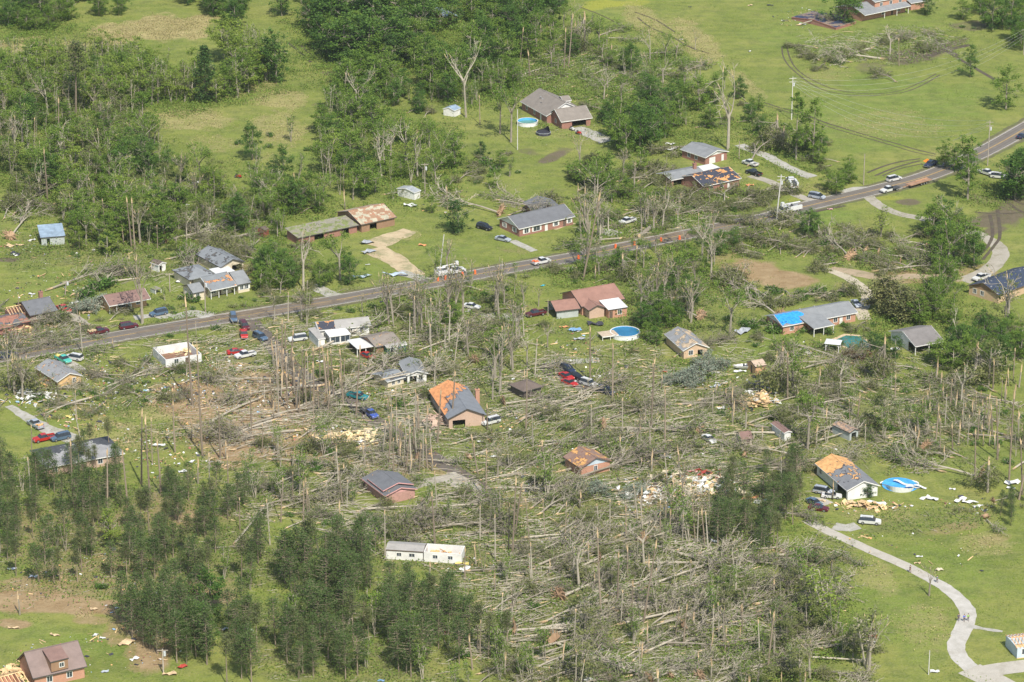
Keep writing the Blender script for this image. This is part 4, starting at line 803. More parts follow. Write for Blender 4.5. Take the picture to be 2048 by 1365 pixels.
car('sedan', 1712, 612, 12, 12, 'silver', 'silver-blue car parked at the right end of the blue-tarped house')
car('pickup', 1254, 447, -25, 7, 'white', 'white pickup standing on the lawn beside a big log')
car('pickup', 1083, 528, 36, -8, 'white', 'white pickup loaded with orange cones driving on the main road', load=solid('cone_orange', (0.85, 0.16, 0.04), 0.6))
car('sedan', 1006, 482, 30, 6, 'silver', 'silver-blue sedan on the drive of the shuttered brick ranch house')
car('suv', 969, 459, 26, 7, 'black', 'black car half buried in branches beside the ranch house')
car('bucket', 908, 548, 50, -10, 'white', 'large white bucket truck beside the road near the sandy drive')
car('sedan', 944, 617, 32, 5, 'white', 'white sedan on the drive in front of the tall bare trunks')
car('suv', 317, 631, -28, 6, 'slate', 'blue-grey suv on pale gravel by the small reddish-roofed house')
car('pickup', 198, 668, 30, -6, 'maroon', 'maroon pickup carrying boards at the left end of the road', load=solid('boards', (0.6, 0.45, 0.28), 0.8))
car('suv', 258, 657, 26, -4, 'maroon', 'dark maroon suv parked at the roadside under a fallen limb')
car('pickup', 127, 623, -22, -13, 'red', 'red pickup parked beside the torn-open brick house')
car('suv', 467, 641, 4, 20, 'slate', 'slate blue van heading down off the main road')
car('suv', 489, 657, 16, 20, 'maroon', 'dark maroon suv at the junction, behind the red truck')
car('pickup', 488, 674, 4, 20, 'red', 'red pickup facing the viewer at the junction')
car('suv', 521, 679, 24, 12, 'slate', 'slate blue suv at the top of the muddy side road')
car('suv', 595, 682, -30, 4, 'white', 'white suv beside the white house with the screened porch')
car('sedan', 472, 708, 28, -3, 'red', 'red car behind a broken trunk left of the side road')
car('pickup', 490, 715, -30, 6, 'white', 'white pickup surrounded by logs left of the side road')
car('suv', 148, 720, -32, -6, 'white', 'white suv behind the yellow-gabled wreck')
car('pickup', 127, 724, 24, 12, 'turq', 'turquoise pickup with a yellow ladder load behind the yellow-gabled wreck', load=solid('yellow_boards', (0.6, 0.5, 0.15), 0.8))
car('suv', 18, 716, 30, -5, 'navy', 'dark suv at the left end of the road')
car('pickup', 71, 854, -24, -14, 'silver', 'silver pickup heaped with orange boards on the gravel drive', load=ply)
car('pickup', 88, 882, -38, 8, 'red', 'red pickup beside the long torn grey roof')
car('suv', 121, 880, -22, 5, 'slate', 'blue-grey jeep between the red pickup and the torn grey roof')
car('pickup', 716, 798, 33, 7, 'teal', 'teal pickup beside the muddy side road')
car('flatbed', 741, 833, 22, 15, 'blue', 'blue truck with a flat bed coming down the muddy side road')
car('sedan', 735, 716, 20, 8, 'red', 'crumpled red car in front of the brown house carport')
car('suv', 981, 848, -28, 7, 'white', 'battered white suv in debris in front of the orange-decked brick house')
car('suv', 1136, 744, 20, 10, 'navy', 'navy suv first in the line of cars crushed by trees')
car('sedan', 1133, 757, 18, 8, 'red', 'red car with a smashed roof in the line of crushed cars')
car('sedan', 1153, 757, 22, 9, 'black', 'black car in the line of crushed cars, right of the red one')
car('sedan', 1139, 770, 22, 8, 'red', 'bright red car lowest in the line of crushed cars')
car('suv', 1178, 772, 24, 8, 'white', 'white suv under branches in the line of crushed cars')
car('minivan', 1212, 787, 24, 9, 'navy', 'navy minivan last in the line, under a fallen crown')
car('sedan', 1418, 883, 16, 10, 'white', 'white car among logs left of the tiny pale cottage')
car('suv', 1648, 988, 34, 6, 'silver', 'silver suv parked behind the white car at the orange-roofed house')
car('sedan', 1663, 996, 34, 2, 'white', 'white coupe parked below the silver suv')
car('sedan', 1629, 1010, 26, 13, 'slate', 'dark blue sedan beside the maroon one')
car('sedan', 1637, 1021, 34, 4, 'maroon', 'maroon sedan nearest to the top of the long drive')
car('suv', 1740, 1048, 40, 3, 'white', 'white suv standing alone on the grass near the long drive')
car('pickup', 1071, 632, -28, 5, 'maroon', 'maroon pickup in front of the open carport among bare trees')
car('sedan', 1386, 748, 24, -8, 'black', 'black car under the fallen silvery tree')
# trailer
tr = vroot('flatbed_trailer', 1835, 371, -33, 10); tag(tr, 'long rust-brown flatbed trailer hitched behind the white truck', 'trailer')
mb = MB(); mb.box(-5, 4.2, -1.2, 1.2, .85, 1.05); mb.box(4.2, 6.5, -.1, .1, .6, .85); mb.build('deck', solid('rust_deck', (0.34, 0.20, 0.12), 0.85, var=.3), tr)
for x in (-1.6, -.5, -2.7):
    for y in (-1.1, 1.1): wheel(tr, x, y, .38)
mb = MB(); mb.box(-4.9, 0.5, -.9, -.5, 1.05, 1.2); mb.build('ramp', solid('rust_deck2', (0.45, 0.26, 0.14), .85), tr)

# ---------------------------------------------------------------- pools, garden things
def round_pool(px, py, r, h, label, water, full=0.75, wallc=(0.72, 0.73, 0.72)):
    p = W(px, py); root = empty('round_pool', (p.x, p.y, 0)); tag(root, label, 'pool'); n = 40
    wl = MB(); vs = []; 
    for rr, z in ((r, 0), (r, h), (r-.08, h), (r-.08, 0.1)): vs += [(rr*math.cos(6.28318*k/n), rr*math.sin(6.28318*k/n), z) for k in range(n)]
    wl.add(vs, [(j*n+k, j*n+(k+1) % n, (j+1)*n+(k+1) % n, (j+1)*n+k) for j in range(3) for k in range(n)]); wl.build('pool_wall', solid('pool_wall', wallc, .5, var=.12), root)
    lm = MB(); vs = []
    for rr, z in ((r-.09, h-.02), (r-.12, .12)): vs += [(rr*math.cos(6.28318*k/n), rr*math.sin(6.28318*k/n), z) for k in range(n)]
    lm.add(vs, [(k, n+k, n+(k+1) % n, (k+1) % n) for k in range(n)]); lm.build('liner', solid('pool_liner', (0.10, 0.42, 0.75), .5, var=.2), root)
    rm = MB(); vs = []
    for rr, z in ((r+.12, h+.04), (r-.14, h+.04), (r-.14, h), (r+.12, h)): vs += [(rr*math.cos(6.28318*k/n), rr*math.sin(6.28318*k/n), z) for k in range(n)]
    rm.add(vs, [(j*n+k, j*n+(k+1) % n, ((j+1) % 4)*n+(k+1) % n, ((j+1) % 4)*n+k) for j in range(4) for k in range(n)]); rm.build('rim', white_t, root)
    wm = MB(); wm.cyl((0, 0), r-.13, h*full-.05, h*full, n); wm.build('water', water, root)
    s = PX(p.x+r, p.y)[0]-px; PROT.append((px-s, py-s*.6, px+s, py+s*.4)); return root
def watermat(name, col):
    m, nt, b = nmat(name); v = objvec(nt); nt.links.new(ramp(nt, noise(nt, .5, 4, v), [(.3, tuple(c*.7 for c in col)), (.7, col)]), b.inputs['Base Color']); b.inputs['Roughness'].default_value = .12
    bump(nt, b, noise(nt, 3, 2, v), .2, .05); return m
round_pool(1055, 249, 3.3, 1.2, 'round white-walled pool half full of green water by the taupe-roofed house', watermat('water_green', (0.12, 0.28, 0.20)), .35)
round_pool(1250, 672, 3.9, 1.25, 'round white pool full of deep blue water beside a wooden deck', watermat('water_blue', (0.02, 0.18, 0.34)), .85)
p = W(1216, 676); q = W(1237, 676); dk = empty('pool_deck', (p.x, p.y, 0), R(20)); tag(dk, 'pale wooden deck on posts beside the deep blue pool', 'deck')
mb = MB()
for i in range(14): mb.box(-2.3+i*.33, -2.3+i*.33+.31, -1.8, 2.0, 1.15, 1.22)
mb.build('deck_boards', solid('deck_wood', (0.50, 0.40, 0.29), .85, var=.2), dk)
for x in (-2.2, 0, 2.2):
    for y in (-1.7, 1.8): mb = MB(); mb.box(x-.07, x+.07, y-.07, y+.07, 0, 1.15); mb.build('leg', white_t, dk)
mb = MB(); mb.box(-2.3, 2.3, -1.86, -1.81, .95, 1.2); mb.build('fascia', white_t, dk)
# wrecked pool
p = W(1800, 972); wp = empty('wrecked_pool', (p.x, p.y, 0)); tag(wp, 'burst round pool with buckled white walls and a blue liner on the lawn', 'pool'); n = 36; wl = MB(); vs = []
for k in range(n):
    a = 6.28318*k/n; hh = .06+1.25*max(0, math.sin(a*1.0+3.4))+.12*abs(math.sin(a*2.5)); r_ = 4.0+.45*math.sin(3*a)+.2*math.sin(5*a); vs += [(r_*math.cos(a), r_*.95*math.sin(a), 0), (r_*1.06*math.cos(a), r_*1.0*math.sin(a), hh)]
wl.add(vs, [(2*k, 2*((k+1) % n), 2*((k+1) % n)+1, 2*k+1) for k in range(n)]); wl.build('pool_wall', MATS['pool_wall'], wp)
lm = MB(); vs = [(0, 0, .06)]
for k in range(n): a = 6.28318*k/n; vs.append((4.25*math.cos(a), 4.0*math.sin(a), .08+.35*max(0, math.sin(a*1-.4))))
lm.add(vs, [(0, 1+k, 1+(k+1) % n) for k in range(n)]); lm.build('liner', solid('blue_liner', (0.07, 0.34, 0.68), .4, var=.3, scale=.6), wp)
for sx, sy, L_, a in ((-1.5, 1.5, 5.5, -.5), (1.2, -2.4, 3.6, .2), (3.0, -1.5, 3.0, -.3)):
    mb = MB(); M = Matrix.Translation((sx, sy, .7)) @ Matrix.Rotation(a, 4, 'Z') @ Matrix.Rotation(.12, 4, 'Y'); vs = [M @ Vector((x, y, .18*math.sin(x*1.7))) for x in np.linspace(0, L_, 9) for y in (0, .9)]
    mb.add(vs, [(2*i, 2*i+1, 2*i+3, 2*i+2) for i in range(8)]); mb.build('wall_sheet', M_white, wp)
PROT.append((1765, 945, 1845, 985))
# in-ground pool + surround
pc = solid('pool_coping', (0.55, 0.42, 0.26), .85); pool_pts = [W(*q_) for q_ in ((1668,682),(1692,672),(1722,674),(1740,690),(1728,706),(1706,702))]
cx_ = sum((q_ for q_ in pool_pts), Vector())/6; ip = empty('inground_pool', cx_); tag(ip, 'sunken teal swimming pool with a tan surround beside the white gazebo', 'pool')
mb = MB(); mb.prism([(cx_+(q_-cx_)*1.22)-cx_+Vector((0, 0, .05)) for q_ in pool_pts], Vector((0, 0, .04))); mb.build('surround', pc, ip)
mb = MB(); mb.prism([q_-cx_+Vector((0, 0, .10)) for q_ in pool_pts], Vector((0, 0, .02))); mb.build('water', watermat('water_teal', (0.04, 0.20, 0.17)), ip); PROT.append((1668, 672, 1740, 706))
# gazebo
p = W(1666, 702); gz = empty('gazebo', (p.x, p.y, 0), R(-15)); tag(gz, 'small white gazebo on braced posts beside the teal pool', 'gazebo')
mb = MB(); mb.box(-2.0, 2.0, -1.8, 1.8, 2.35, 2.5); mb.add([(-2.1, -1.9, 2.5), (2.1, -1.9, 2.5), (2.1, 1.9, 2.5), (-2.1, 1.9, 2.5), (0, 0, 2.75)], [(0, 1, 4), (1, 2, 4), (2, 3, 4), (3, 0, 4)]); mb.build('roof', M_white, gz)
for x in (-1.7, 1.7):
    for y in (-1.5, 1.5): mb = MB(); mb.tube([(x, y, 0), (x, y, 2.35)], [.12, .12], 4); mb.tube([(x, y, 1.5), (x*.62, y, 2.34)], [.08, .08], 4); mb.build('post', white_t, gz)
PROT.append((1648, 680, 1684, 706))
# trampoline
p = W(1087, 269); tp = empty('trampoline', (p.x, p.y, 0)); tag(tp, 'round black trampoline with its safety net collapsed to one side', 'trampoline'); n = 24; blk = solid('black_net', (0.03, 0.03, 0.04), .8)
mb = MB(); mb.cyl((0, 0), 2.1, .78, .82, n); mb.build('mat', blk, tp); mb = MB(); mb.tube([(2.3*math.cos(6.28318*k/n), 2.3*math.sin(6.28318*k/n), .8) for k in range(n+1)], [.08]*(n+1), 5); mb.build('frame', solid('frame_grey', (.35, .37, .4), .5), tp)
mb = MB(); vs = []
for k in range(n): a = 6.28318*k/n; hh = .25+1.5*max(0, math.cos(a-.5))**3; vs += [(2.35*math.cos(a), 2.35*math.sin(a), .0), (2.25*math.cos(a)*(1-.15*hh), 2.25*math.sin(a)*(1-.15*hh), .8+hh)]
mb.add(vs, [(2*k, 2*((k+1) % n), 2*((k+1) % n)+1, 2*k+1) for k in range(n)]); mb.build('net', blk, tp)
for k in range(6): a = 6.28318*k/6; mb = MB(); mb.tube([(2.28*math.cos(a), 2.28*math.sin(a), 0), (2.28*math.cos(a), 2.28*math.sin(a), .8)], [.05, .05], 4); mb.build('leg', MATS['frame_grey'], tp)
PROT.append((1070, 255, 1106, 276))
# boat on trailer
bt = vroot('boat', 1487, 739, -30, 0); tag(bt, 'small white open boat beside the tan garden shed', 'boat'); mb = MB(); sec = []
for x, hw, zb in ((2.6, .05, .75), (1.8, .65, .45), (.5, .95, .35), (-1.2, 1.0, .35), (-2.4, .95, .4)): sec.append([(x, -hw, 1.1), (x, -hw*.6, zb), (x, hw*.6, zb), (x, hw, 1.1), (x, hw*.8, 1.1), (x, hw*.5, .75), (x, -hw*.5, .75), (x, -hw*.8, 1.1)])
for i in range(4):
    for k in range(8): mb.add([sec[i][k], sec[i][(k+1) % 8], sec[i+1][(k+1) % 8], sec[i+1][k]], [(0, 1, 2, 3)])
mb.add(sec[0], [tuple(range(8))]); mb.add(sec[-1], [tuple(range(8))[::-1]]); mb.build('hull', paint('white', COL['white']), bt); mb = MB(); mb.box(-.3, .1, -.6, .6, .76, 1.35); mb.build('console', bump_m, bt); mb = MB(); mb.box(-2.75, -2.4, -.18, .18, .5, 1.4); mb.build('outboard_motor', bump_m, bt)
# garden tractor + two pale mowers
def tractor(px, py, dx, dy, col, label):
    r = vroot('lawn_tractor', px, py, dx, dy); tag(r, label, 'lawn tractor'); P = paint(col, COL[col]); mb = MB(); mb.box(.1, 1.1, -.35, .35, .45, .95); mb.box(-.9, .1, -.45, .45, .4, .6); mb.build('body', P, r)
    mb = MB(); mb.box(-.7, -.3, -.25, .25, .6, .75); mb.box(-.75, -.65, -.25, .25, .75, 1.15); mb.build('seat', bump_m, r); mb = MB(); mb.tube([(.1, 0, .95), (-.1, 0, 1.15)], [.04, .04], 5); mb.cyl((-.12, 0), .2, 1.14, 1.18, 10); mb.build('steering_wheel', bump_m, r)
    for x, rr in ((.85, .22), (-.6, .38)):
        for y in (-.5, .5): wheel(r, x, y, rr, .22)
tractor(1157, 269, 14, 6, 'red', 'red garden tractor in front of the open brick garage')
tractor(1144, 261, 12, 8, 'white', 'pale ride-on mower between the red tractor and the garage wall')
tractor(1136, 254, 12, 8, 'silver', 'grey ride-on mower closest to the garage wall')
tractor(476, 356, 16, 4, 'red', 'red garden tractor left in the far meadow')
# cones / barrels
def cone(px, py, label):
    p = W(px, py); r = empty('traffic_barrel', (p.x, p.y, .07)); tag(r, label, 'traffic barrel', 'orange traffic barrels along the road'); mb = MB(); mb.cyl((0, 0), .36, .08, 1.15, 12, .28); mb.build('barrel', solid('cone_orange', (0.85, 0.16, 0.04), 0.6), r)
    mb = MB(); mb.cyl((0, 0), .45, 0, .08, 12); mb.build('base', bump_m, r)
    for z in (.45, .8): mb = MB(); mb.cyl((0, 0), .355-.07*(z/1.1), z, z+.13, 12, .34-.07*(z/1.1)); mb.build('stripe', white_t, r)
for i, (x, y, l) in enumerate([(876,563,'orange barrel leftmost of the row behind the bucket truck'),(891,560,'orange barrel second from the left behind the bucket truck'),(925,553,'orange barrel under the bucket truck front'),(950,549,'orange barrel just ahead of the bucket truck'),(1157,519,'orange barrel beside the tall broken trunk on the road edge'),(1231,497,'orange barrel on the muddy stretch, first after the broken trunk'),(1269,491,'orange barrel on the muddy stretch, below the big log'),(1322,484,'orange barrel on the muddy stretch, second after the big log'),(1359,480,'orange barrel rightmost on the muddy stretch')]): cone(x, y, l)
# warning sign (diamond faces road)
p = W(1853, 332); r = empty('warning_sign', (p.x, p.y, 0)); tag(r, 'orange roadwork warning sign behind the navy pickup', 'sign'); mb = MB(); mb.tube([(0, 0, 0), (0, 0, 1.1)], [.05, .05], 5); mb.build('post', solid('post_grey', (.4, .4, .4), .6), r)
mb = MB(); mb.prism([Vector((-1.2, 0, 1.5)), Vector((-.1, 0, 1.0)), Vector((1.3, 0, 1.6)), Vector((.1, 0, 2.3))], Vector((0, .04, 0))); mb.build('panel', solid('sign_orange', (.9, .28, .03), .5), r)
# ---------------------------------------------------------------- poles + wires
pole_m = barkmat('pole_wood', (0.28, 0.23, 0.18), (0.48, 0.42, 0.35)); pole_p = barkmat('pole_pale', (0.50, 0.48, 0.44), (0.68, 0.66, 0.62)); tr_m = solid('transformer', (0.55, 0.57, 0.58), .4)
def pole(px, py, top, label, lean=(0, 0), mat=None, arm=True, xf=True, r=.16):
    p = W(px, py); s = PX(p.x+1, p.y)[0]-px; h = (py-top)/(s*0.93); o = empty('utility_pole', (p.x, p.y, 0)); tag(o, label, 'utility pole')
    t = Vector((lean[0], lean[1], h)); mb = MB(); mb.tube([(0, 0, 0), t], [r, r*.7], 7); mb.build('pole', mat or pole_m, o)
    if arm: 
        for k in (.96, .88) if h > 10 else (.95,): q_ = t*k; mb = MB(); mb.box(q_.x-1.1, q_.x+1.1, q_.y-.06, q_.y+.06, q_.z-.06, q_.z+.06); mb.build('crossarm', mat or pole_m, o)
    if xf: q_ = t*.82; mb = MB(); mb.cyl((q_.x+.4, q_.y), .28, q_.z-.5, q_.z+.5, 10); mb.build('transformer', tr_m, o)
    return p, t
pA, tA = pole(1583, 240, 157, 'tall grey utility pole with several arms at the field edge', mat=pole_p)
pB, tB = pole(1975, 332, 244, 'utility pole beside the road bend at the right, guy wires on it', xf=True)
pC, tC = pole(2047, 110, 60, 'utility pole at the far upper right edge')
pole(1553, 438, 352, 'white-topped utility pole behind the boom truck', lean=(1.0, 0), mat=pole_p, r=.22)
pole(1035, 300, 222, 'pale slender pole right of the round pool', mat=pole_p, arm=False, xf=False, r=.14); pole(850, 386, 328, 'pole with a pale transformer behind the white tin shed')
pole(1727, 370, 310, 'thin brown pole on the lawn by the road', arm=False, xf=False); pole(1478, 319, 284, 'short brown pole left of the pale gravel drive', arm=False, xf=False)
pole(130, 592, 562, 'dark leaning pole with a lamp left of the reddish roof', lean=(.6, 0)); pole(340, 584, 548, 'dark pole with a crossarm left of the cream house', xf=False); pole(411, 625, 560, 'dark pole in front of the cream house', arm=False)
pole(327, 1348, 1297, 'brown pole with a grey transformer at the bottom left'); pole(1857, 1350, 1300, 'bare pale post on the lawn at the bottom right', arm=False, xf=False, mat=pole_p, r=.12); pole(1929, 505, 457, 'white-topped pole among the trees above the gravel loop', arm=False, xf=True)
pole(880, 540, 470, 'pale leaning pole left of the bucket truck', lean=(1.2, 0), arm=False, xf=False, mat=pole_p); pole(1535, 720, 708, 'short dark post by the tan garden shed', arm=False, xf=False); pole(1096, 632, 600, 'thin dark pole in front of the carport', arm=False, xf=False, r=.1)
wire_m = solid('wire', (0.45, 0.45, 0.43), .5)
def wire(a, b_, sag, label):
    pts = [a+(b_-a)*t-Vector((0, 0, sag*4*t*(1-t))) for t in np.linspace(0, 1, 14)]; mb = MB(); mb.tube(pts, [.028]*14, 3); o = mb.build('power_line', wire_m); tag(o, label, 'cable', 'power lines slung between the poles')
wl_ = 'thin pale power line slung low over the green field between poles'
for k in range(4):
    z = -1.0*k; wire(pA+tA+Vector((.3*k, 0, z)), pB+tB+Vector((-.6, 0, z)), 4.5+1.2*k, wl_); wire(pC+tC+Vector((0, 0, z)), pA+tA+Vector((0, 0, z-.2)), 7+k, wl_)
for k in range(3): wire(pB+tB+Vector((0, 0, -.8*k)), W(1905, 300)+Vector((0, 0, 3)), .3, 'guy wire running down from the pole at the road bend')
# ---------------------------------------------------------------- people
skin_m = solid('skin', (0.46, 0.28, 0.20), .6)
def skin_mesh(name, pts, edges, mat, parent, sub=1, rootv=0):
    me = bpy.data.meshes.new(name); me.from_pydata([p for p, _ in pts], edges, []); me.update(); o = bpy.data.objects.new(name, me); C.objects.link(o)
    me.materials.append(mat); sk = o.modifiers.new('skin', 'SKIN'); 
    for i, (_, r_) in enumerate(pts): me.skin_vertices[0].data[i].radius = (r_, r_); me.skin_vertices[0].data[i].use_root = (i == rootv)
    sk.use_smooth_shade = True; sb = o.modifiers.new('sub', 'SUBSURF'); sb.levels = sub; sb.render_levels = sub
    dg = bpy.context.evaluated_depsgraph_get(); m2 = bpy.data.meshes.new_from_object(o.evaluated_get(dg)); m2.name = name; o.modifiers.clear(); o.data = m2; o.parent = parent; return o
def person(px, py, ang, top, bottom, label, step=.25, carry=False, hair=(.08, .05, .03)):
    p = W(px, py); r = empty('person', (p.x, p.y, .08), R(ang)); tag(r, label, 'person')
    J = [((0, 0, .95), .13), ((0, 0, 1.15), .12), ((0, 0, 1.38), .15), ((.01, 0, 1.50), .055), ((.02, 0, 1.60), .085), ((.02, 0, 1.70), .08)]; E = [(0, 1), (1, 2), (2, 3), (3, 4), (4, 5)]
    def add(par, *seq):
        for q_ in seq: J.append(q_); E.append((par, len(J)-1)); par = len(J)-1
        return par
    for s in (-1, 1):
        st = step*s; add(0, ((0, s*.09, .88), .085), ((st*.45, s*.1, .48), .055), ((st*.8-.05*(s < 0), s*.1, .09), .04), ((st*.8+.12, s*.1, .04), .035))
        el = (-.28 if not carry else .1)*st; wr = add(2, ((0, s*.19, 1.40), .055), ((-st*.5, s*.23, 1.12), .04), ((-st*.6+.12+(.12 if carry else 0), s*.22, .90+(.15 if carry else 0)), .028), ((-st*.6+.15+(.15 if carry else 0), s*.22, .83+(.15 if carry else 0)), .03))
        w_ = Vector(J[wr][0])
        for q_, (dx, ln) in enumerate(((-.03, .075), (-.01, .085), (.012, .08), (.032, .065))): add(wr, (tuple(w_+Vector((dx, s*.005, -ln*.5))), .009), (tuple(w_+Vector((dx+.01, -s*.01, -ln))), .008))
        add(wr, (tuple(w_+Vector((.045, -s*.01, -.005))), .01), (tuple(w_+Vector((.06, -s*.02, -.035))), .009))
    skin_mesh('body', J, E, skin_m, r)
    T = [(J[0][0], .15), (J[1][0], .14), (J[2][0], .17)]; TE = [(0, 1), (1, 2)]
    for s in (-1, 1): st = step*s; T += [((0, s*.19, 1.40), .075), ((-st*.5, s*.23, 1.12), .06), ((-st*.6+.10+(.12 if carry else 0), s*.22, .95+(.15 if carry else 0)), .045)]; k = len(T); TE += [(2, k-3), (k-3, k-2), (k-2, k-1)]
    skin_mesh('jacket', T, TE, top, r)
    T = [((0, 0, .98), .145)]; TE = []
    for s in (-1, 1): st = step*s; T += [((0, s*.09, .88), .10), ((st*.45, s*.1, .48), .075), ((st*.8-.05*(s < 0), s*.1, .10), .055)]; k = len(T); TE += [(0, k-3), (k-3, k-2), (k-2, k-1)]
    skin_mesh('trousers', T, TE, bottom, r)
    hm = bmesh.new(); bmesh.ops.create_uvsphere(hm, u_segments=10, v_segments=7, radius=.105, matrix=Matrix.Translation((0, 0, 1.69))); me = bpy.data.meshes.new('hair'); hm.to_mesh(me); hm.free(); me.materials.append(solid('hair_'+str(hair[0]), hair, .8)); o = bpy.data.objects.new('hair', me); C.objects.link(o); o.parent = r
    PROT.append((px-8, py-18, px+8, py+3)); return r
cl = lambda n_, c: solid('cloth_'+n_, c, .85)
person(1820, 1146, -60, cl('dark_top', (.05, .04, .05)), cl('brown_tr', (.16, .08, .06)), 'person in dark clothes walking alone highest up the drive')
person(1874, 1166, -70, cl('grey_top', (.12, .17, .18)), cl('dark_tr', (.03, .03, .04)), 'person in a grey-green top beside a thin tree on the drive')
person(1917, 1243, -100, cl('navy_top', (.04, .06, .12)), cl('navy_tr', (.03, .04, .07)), 'person in navy on the left of three walking together', carry=True)
person(1928, 1244, -90, cl('blue_top', (.08, .16, .55)), cl('dark_tr', (.03, .03, .04)), 'person in a bright blue jacket in the middle of three')
person(1936, 1243, -85, cl('lime_top', (.25, .50, .12)), cl('dark_tr', (.03, .03, .04)), 'person in a lime and dark top on the right of three')
person(850, 724, -60, cl('tan_top', (.45, .35, .3)), cl('jean', (.16, .27, .45)), 'person in pale jeans standing in rubble right of the green shed')
person(178, 640, -90, cl('jean', (.16, .27, .45)), cl('pale_tr', (.5, .48, .44)), 'person in blue among debris above the maroon pickup')
# ---------------------------------------------------------------- vegetation prototypes
L_mid = leafmat('leaf_mid', (0.095, 0.18, 0.022), (0.235, 0.335, 0.055), 0.42); L_dark = leafmat('leaf_dark', (0.055, 0.130, 0.022), (0.150, 0.255, 0.045), 0.42)
L_bri = leafmat('leaf_bright', (0.155, 0.235, 0.03), (0.32, 0.40, 0.075), 0.42); L_olv = leafmat('leaf_olive', (0.13, 0.165, 0.045), (0.26, 0.27, 0.10), 0.42)
L_sil = leafmat('leaf_silver', (0.17, 0.21, 0.15), (0.34, 0.38, 0.29)); L_pine = leafmat('needles', (0.060, 0.115, 0.028), (0.150, 0.215, 0.06), 0.42)
L_pin2 = leafmat('needles_dull', (0.085, 0.120, 0.038), (0.20, 0.225, 0.08), 0.42); L_dk2 = leafmat('leaf_deep', (0.035, 0.090, 0.022), (0.10, 0.18, 0.04), 0.4); L_red = leafmat('leaf_bronze', (0.12, 0.06, 0.03), (0.22, 0.15, 0.07))
L_und = leafmat('undergrowth', (0.080, 0.150, 0.022), (0.25, 0.32, 0.07), 0.4); L_vol = leafmat('leaf_magnolia', (0.065, 0.10, 0.032), (0.29, 0.28, 0.11), 0.35)
K_grey = barkmat('bark_grey', (0.19, 0.16, 0.12), (0.36, 0.32, 0.25)); K_pale = barkmat('bark_pale', (0.27, 0.235, 0.18), (0.47, 0.42, 0.33)); K_brn = barkmat('bark_brown', (0.16, 0.125, 0.09), (0.32, 0.255, 0.185))
K_wood = barkmat('splintered_wood', (0.42, 0.30, 0.17), (0.68, 0.51, 0.31)); K_soil = barkmat('root_soil', (0.26, 0.16, 0.09), (0.42, 0.28, 0.17)); K_twig = barkmat('twigs', (0.27, 0.235, 0.18), (0.46, 0.42, 0.34))
def rv(r, s=1.0): return Vector((r.gauss(0, s), r.gauss(0, s), r.gauss(0, s)))
def limb(mb, p, d, L, r0, rnd_, depth, tips, curl=.18, n=4, kids=(3, 5), droop=0.0, seg=5, ratio=.55):
    pts = [p]; rads = [r0]; q = p.copy(); dd = d.normalized()
    for i in range(seg):
        dd = (dd+rv(rnd_, curl)+Vector((0, 0, droop))).normalized(); q = q+dd*(L/seg); pts.append(q.copy()); rads.append(max(.035, r0*(1-(i+1)/seg*.8)))
    mb.tube(pts, rads, n, cap=False); tips.append((pts[-1], dd.copy(), depth))
    if depth > 0:
        for k in range(rnd_.randint(*kids)):
            t = rnd_.uniform(.25, .95); i = min(seg-1, int(t*seg)); b_ = pts[i].lerp(pts[i+1], t*seg-i)
            nd = (dd*0.9+rv(rnd_, .55)+Vector((0, 0, .15 if droop >= 0 else 0))).normalized()
            limb(mb, b_, nd, L*rnd_.uniform(ratio*.7, ratio*1.15), max(.04, rads[i]*.6), rnd_, depth-1, tips, curl, 3 if n == 3 else n-1, kids, droop, max(3, seg-1), ratio)
def leaves_at(cent, n, spread, size, rng, flat=.75, up=.35):
    cent = np.asarray([tuple(c) for c in cent], float); P = np.repeat(cent, n, 0)+rng.normal(size=(len(cent)*n, 3))*np.array([spread, spread, spread*flat]); P[:, 2] = np.maximum(P[:, 2], .05)
    S = size*(.6+.8*rng.random(len(P))); return leaf_quads(P, S, rng, up)
def t_leafy(seed, mat, H=12, rad=4.2, base=.18, nc=44, nl=52, ls=.44, name='leafy_tree', bark=None, lumpy=1.0):
    r = random.Random(seed); rng = np.random.default_rng(seed); root = empty(name); bark = bark or K_grey; tb = MB(); tips = []
    tb.tube([(0, 0, -.2), (r.uniform(-.2, .2), r.uniform(-.2, .2), H*.35), (r.uniform(-.4, .4), r.uniform(-.4, .4), H*.75)], [.26, .20, .09], 6)
    tb.build('trunk', bark, root); lb = MB()
    for k in range(6): a = r.uniform(0, 6.28); limb(lb, Vector((0, 0, H*r.uniform(.25, .55))), Vector((math.cos(a), math.sin(a), .7)), rad*.95, .09, r, 1, tips, n=4)
    lb.build('limbs', bark, root).parent = root.children[0]
    cs = []
    for k in range(nc):
        u = rng.normal(size=3); u /= np.linalg.norm(u); q = (.35+.65*rng.random()**.5); ht = H*(base+(1-base)/2); hz = H*(1-base)/2
        wob = 1+.28*lumpy*math.sin(3*math.atan2(u[1], u[0])+seed)+.18*lumpy*rng.normal()
        taper = 1-.28*max(0, u[2]); cs.append((u[0]*rad*q*wob*taper, u[1]*rad*q*wob*taper, ht+u[2]*hz*q*(1+.1*rng.normal())))
    Q = np.concatenate([leaves_at([c], int(nl*r.uniform(.6, 1.4)), r.uniform(.4, .75)*rad/4.2, ls, rng, .6, 1.5) for c in cs]); np_mesh('crown', Q, 4, mat, root); return root
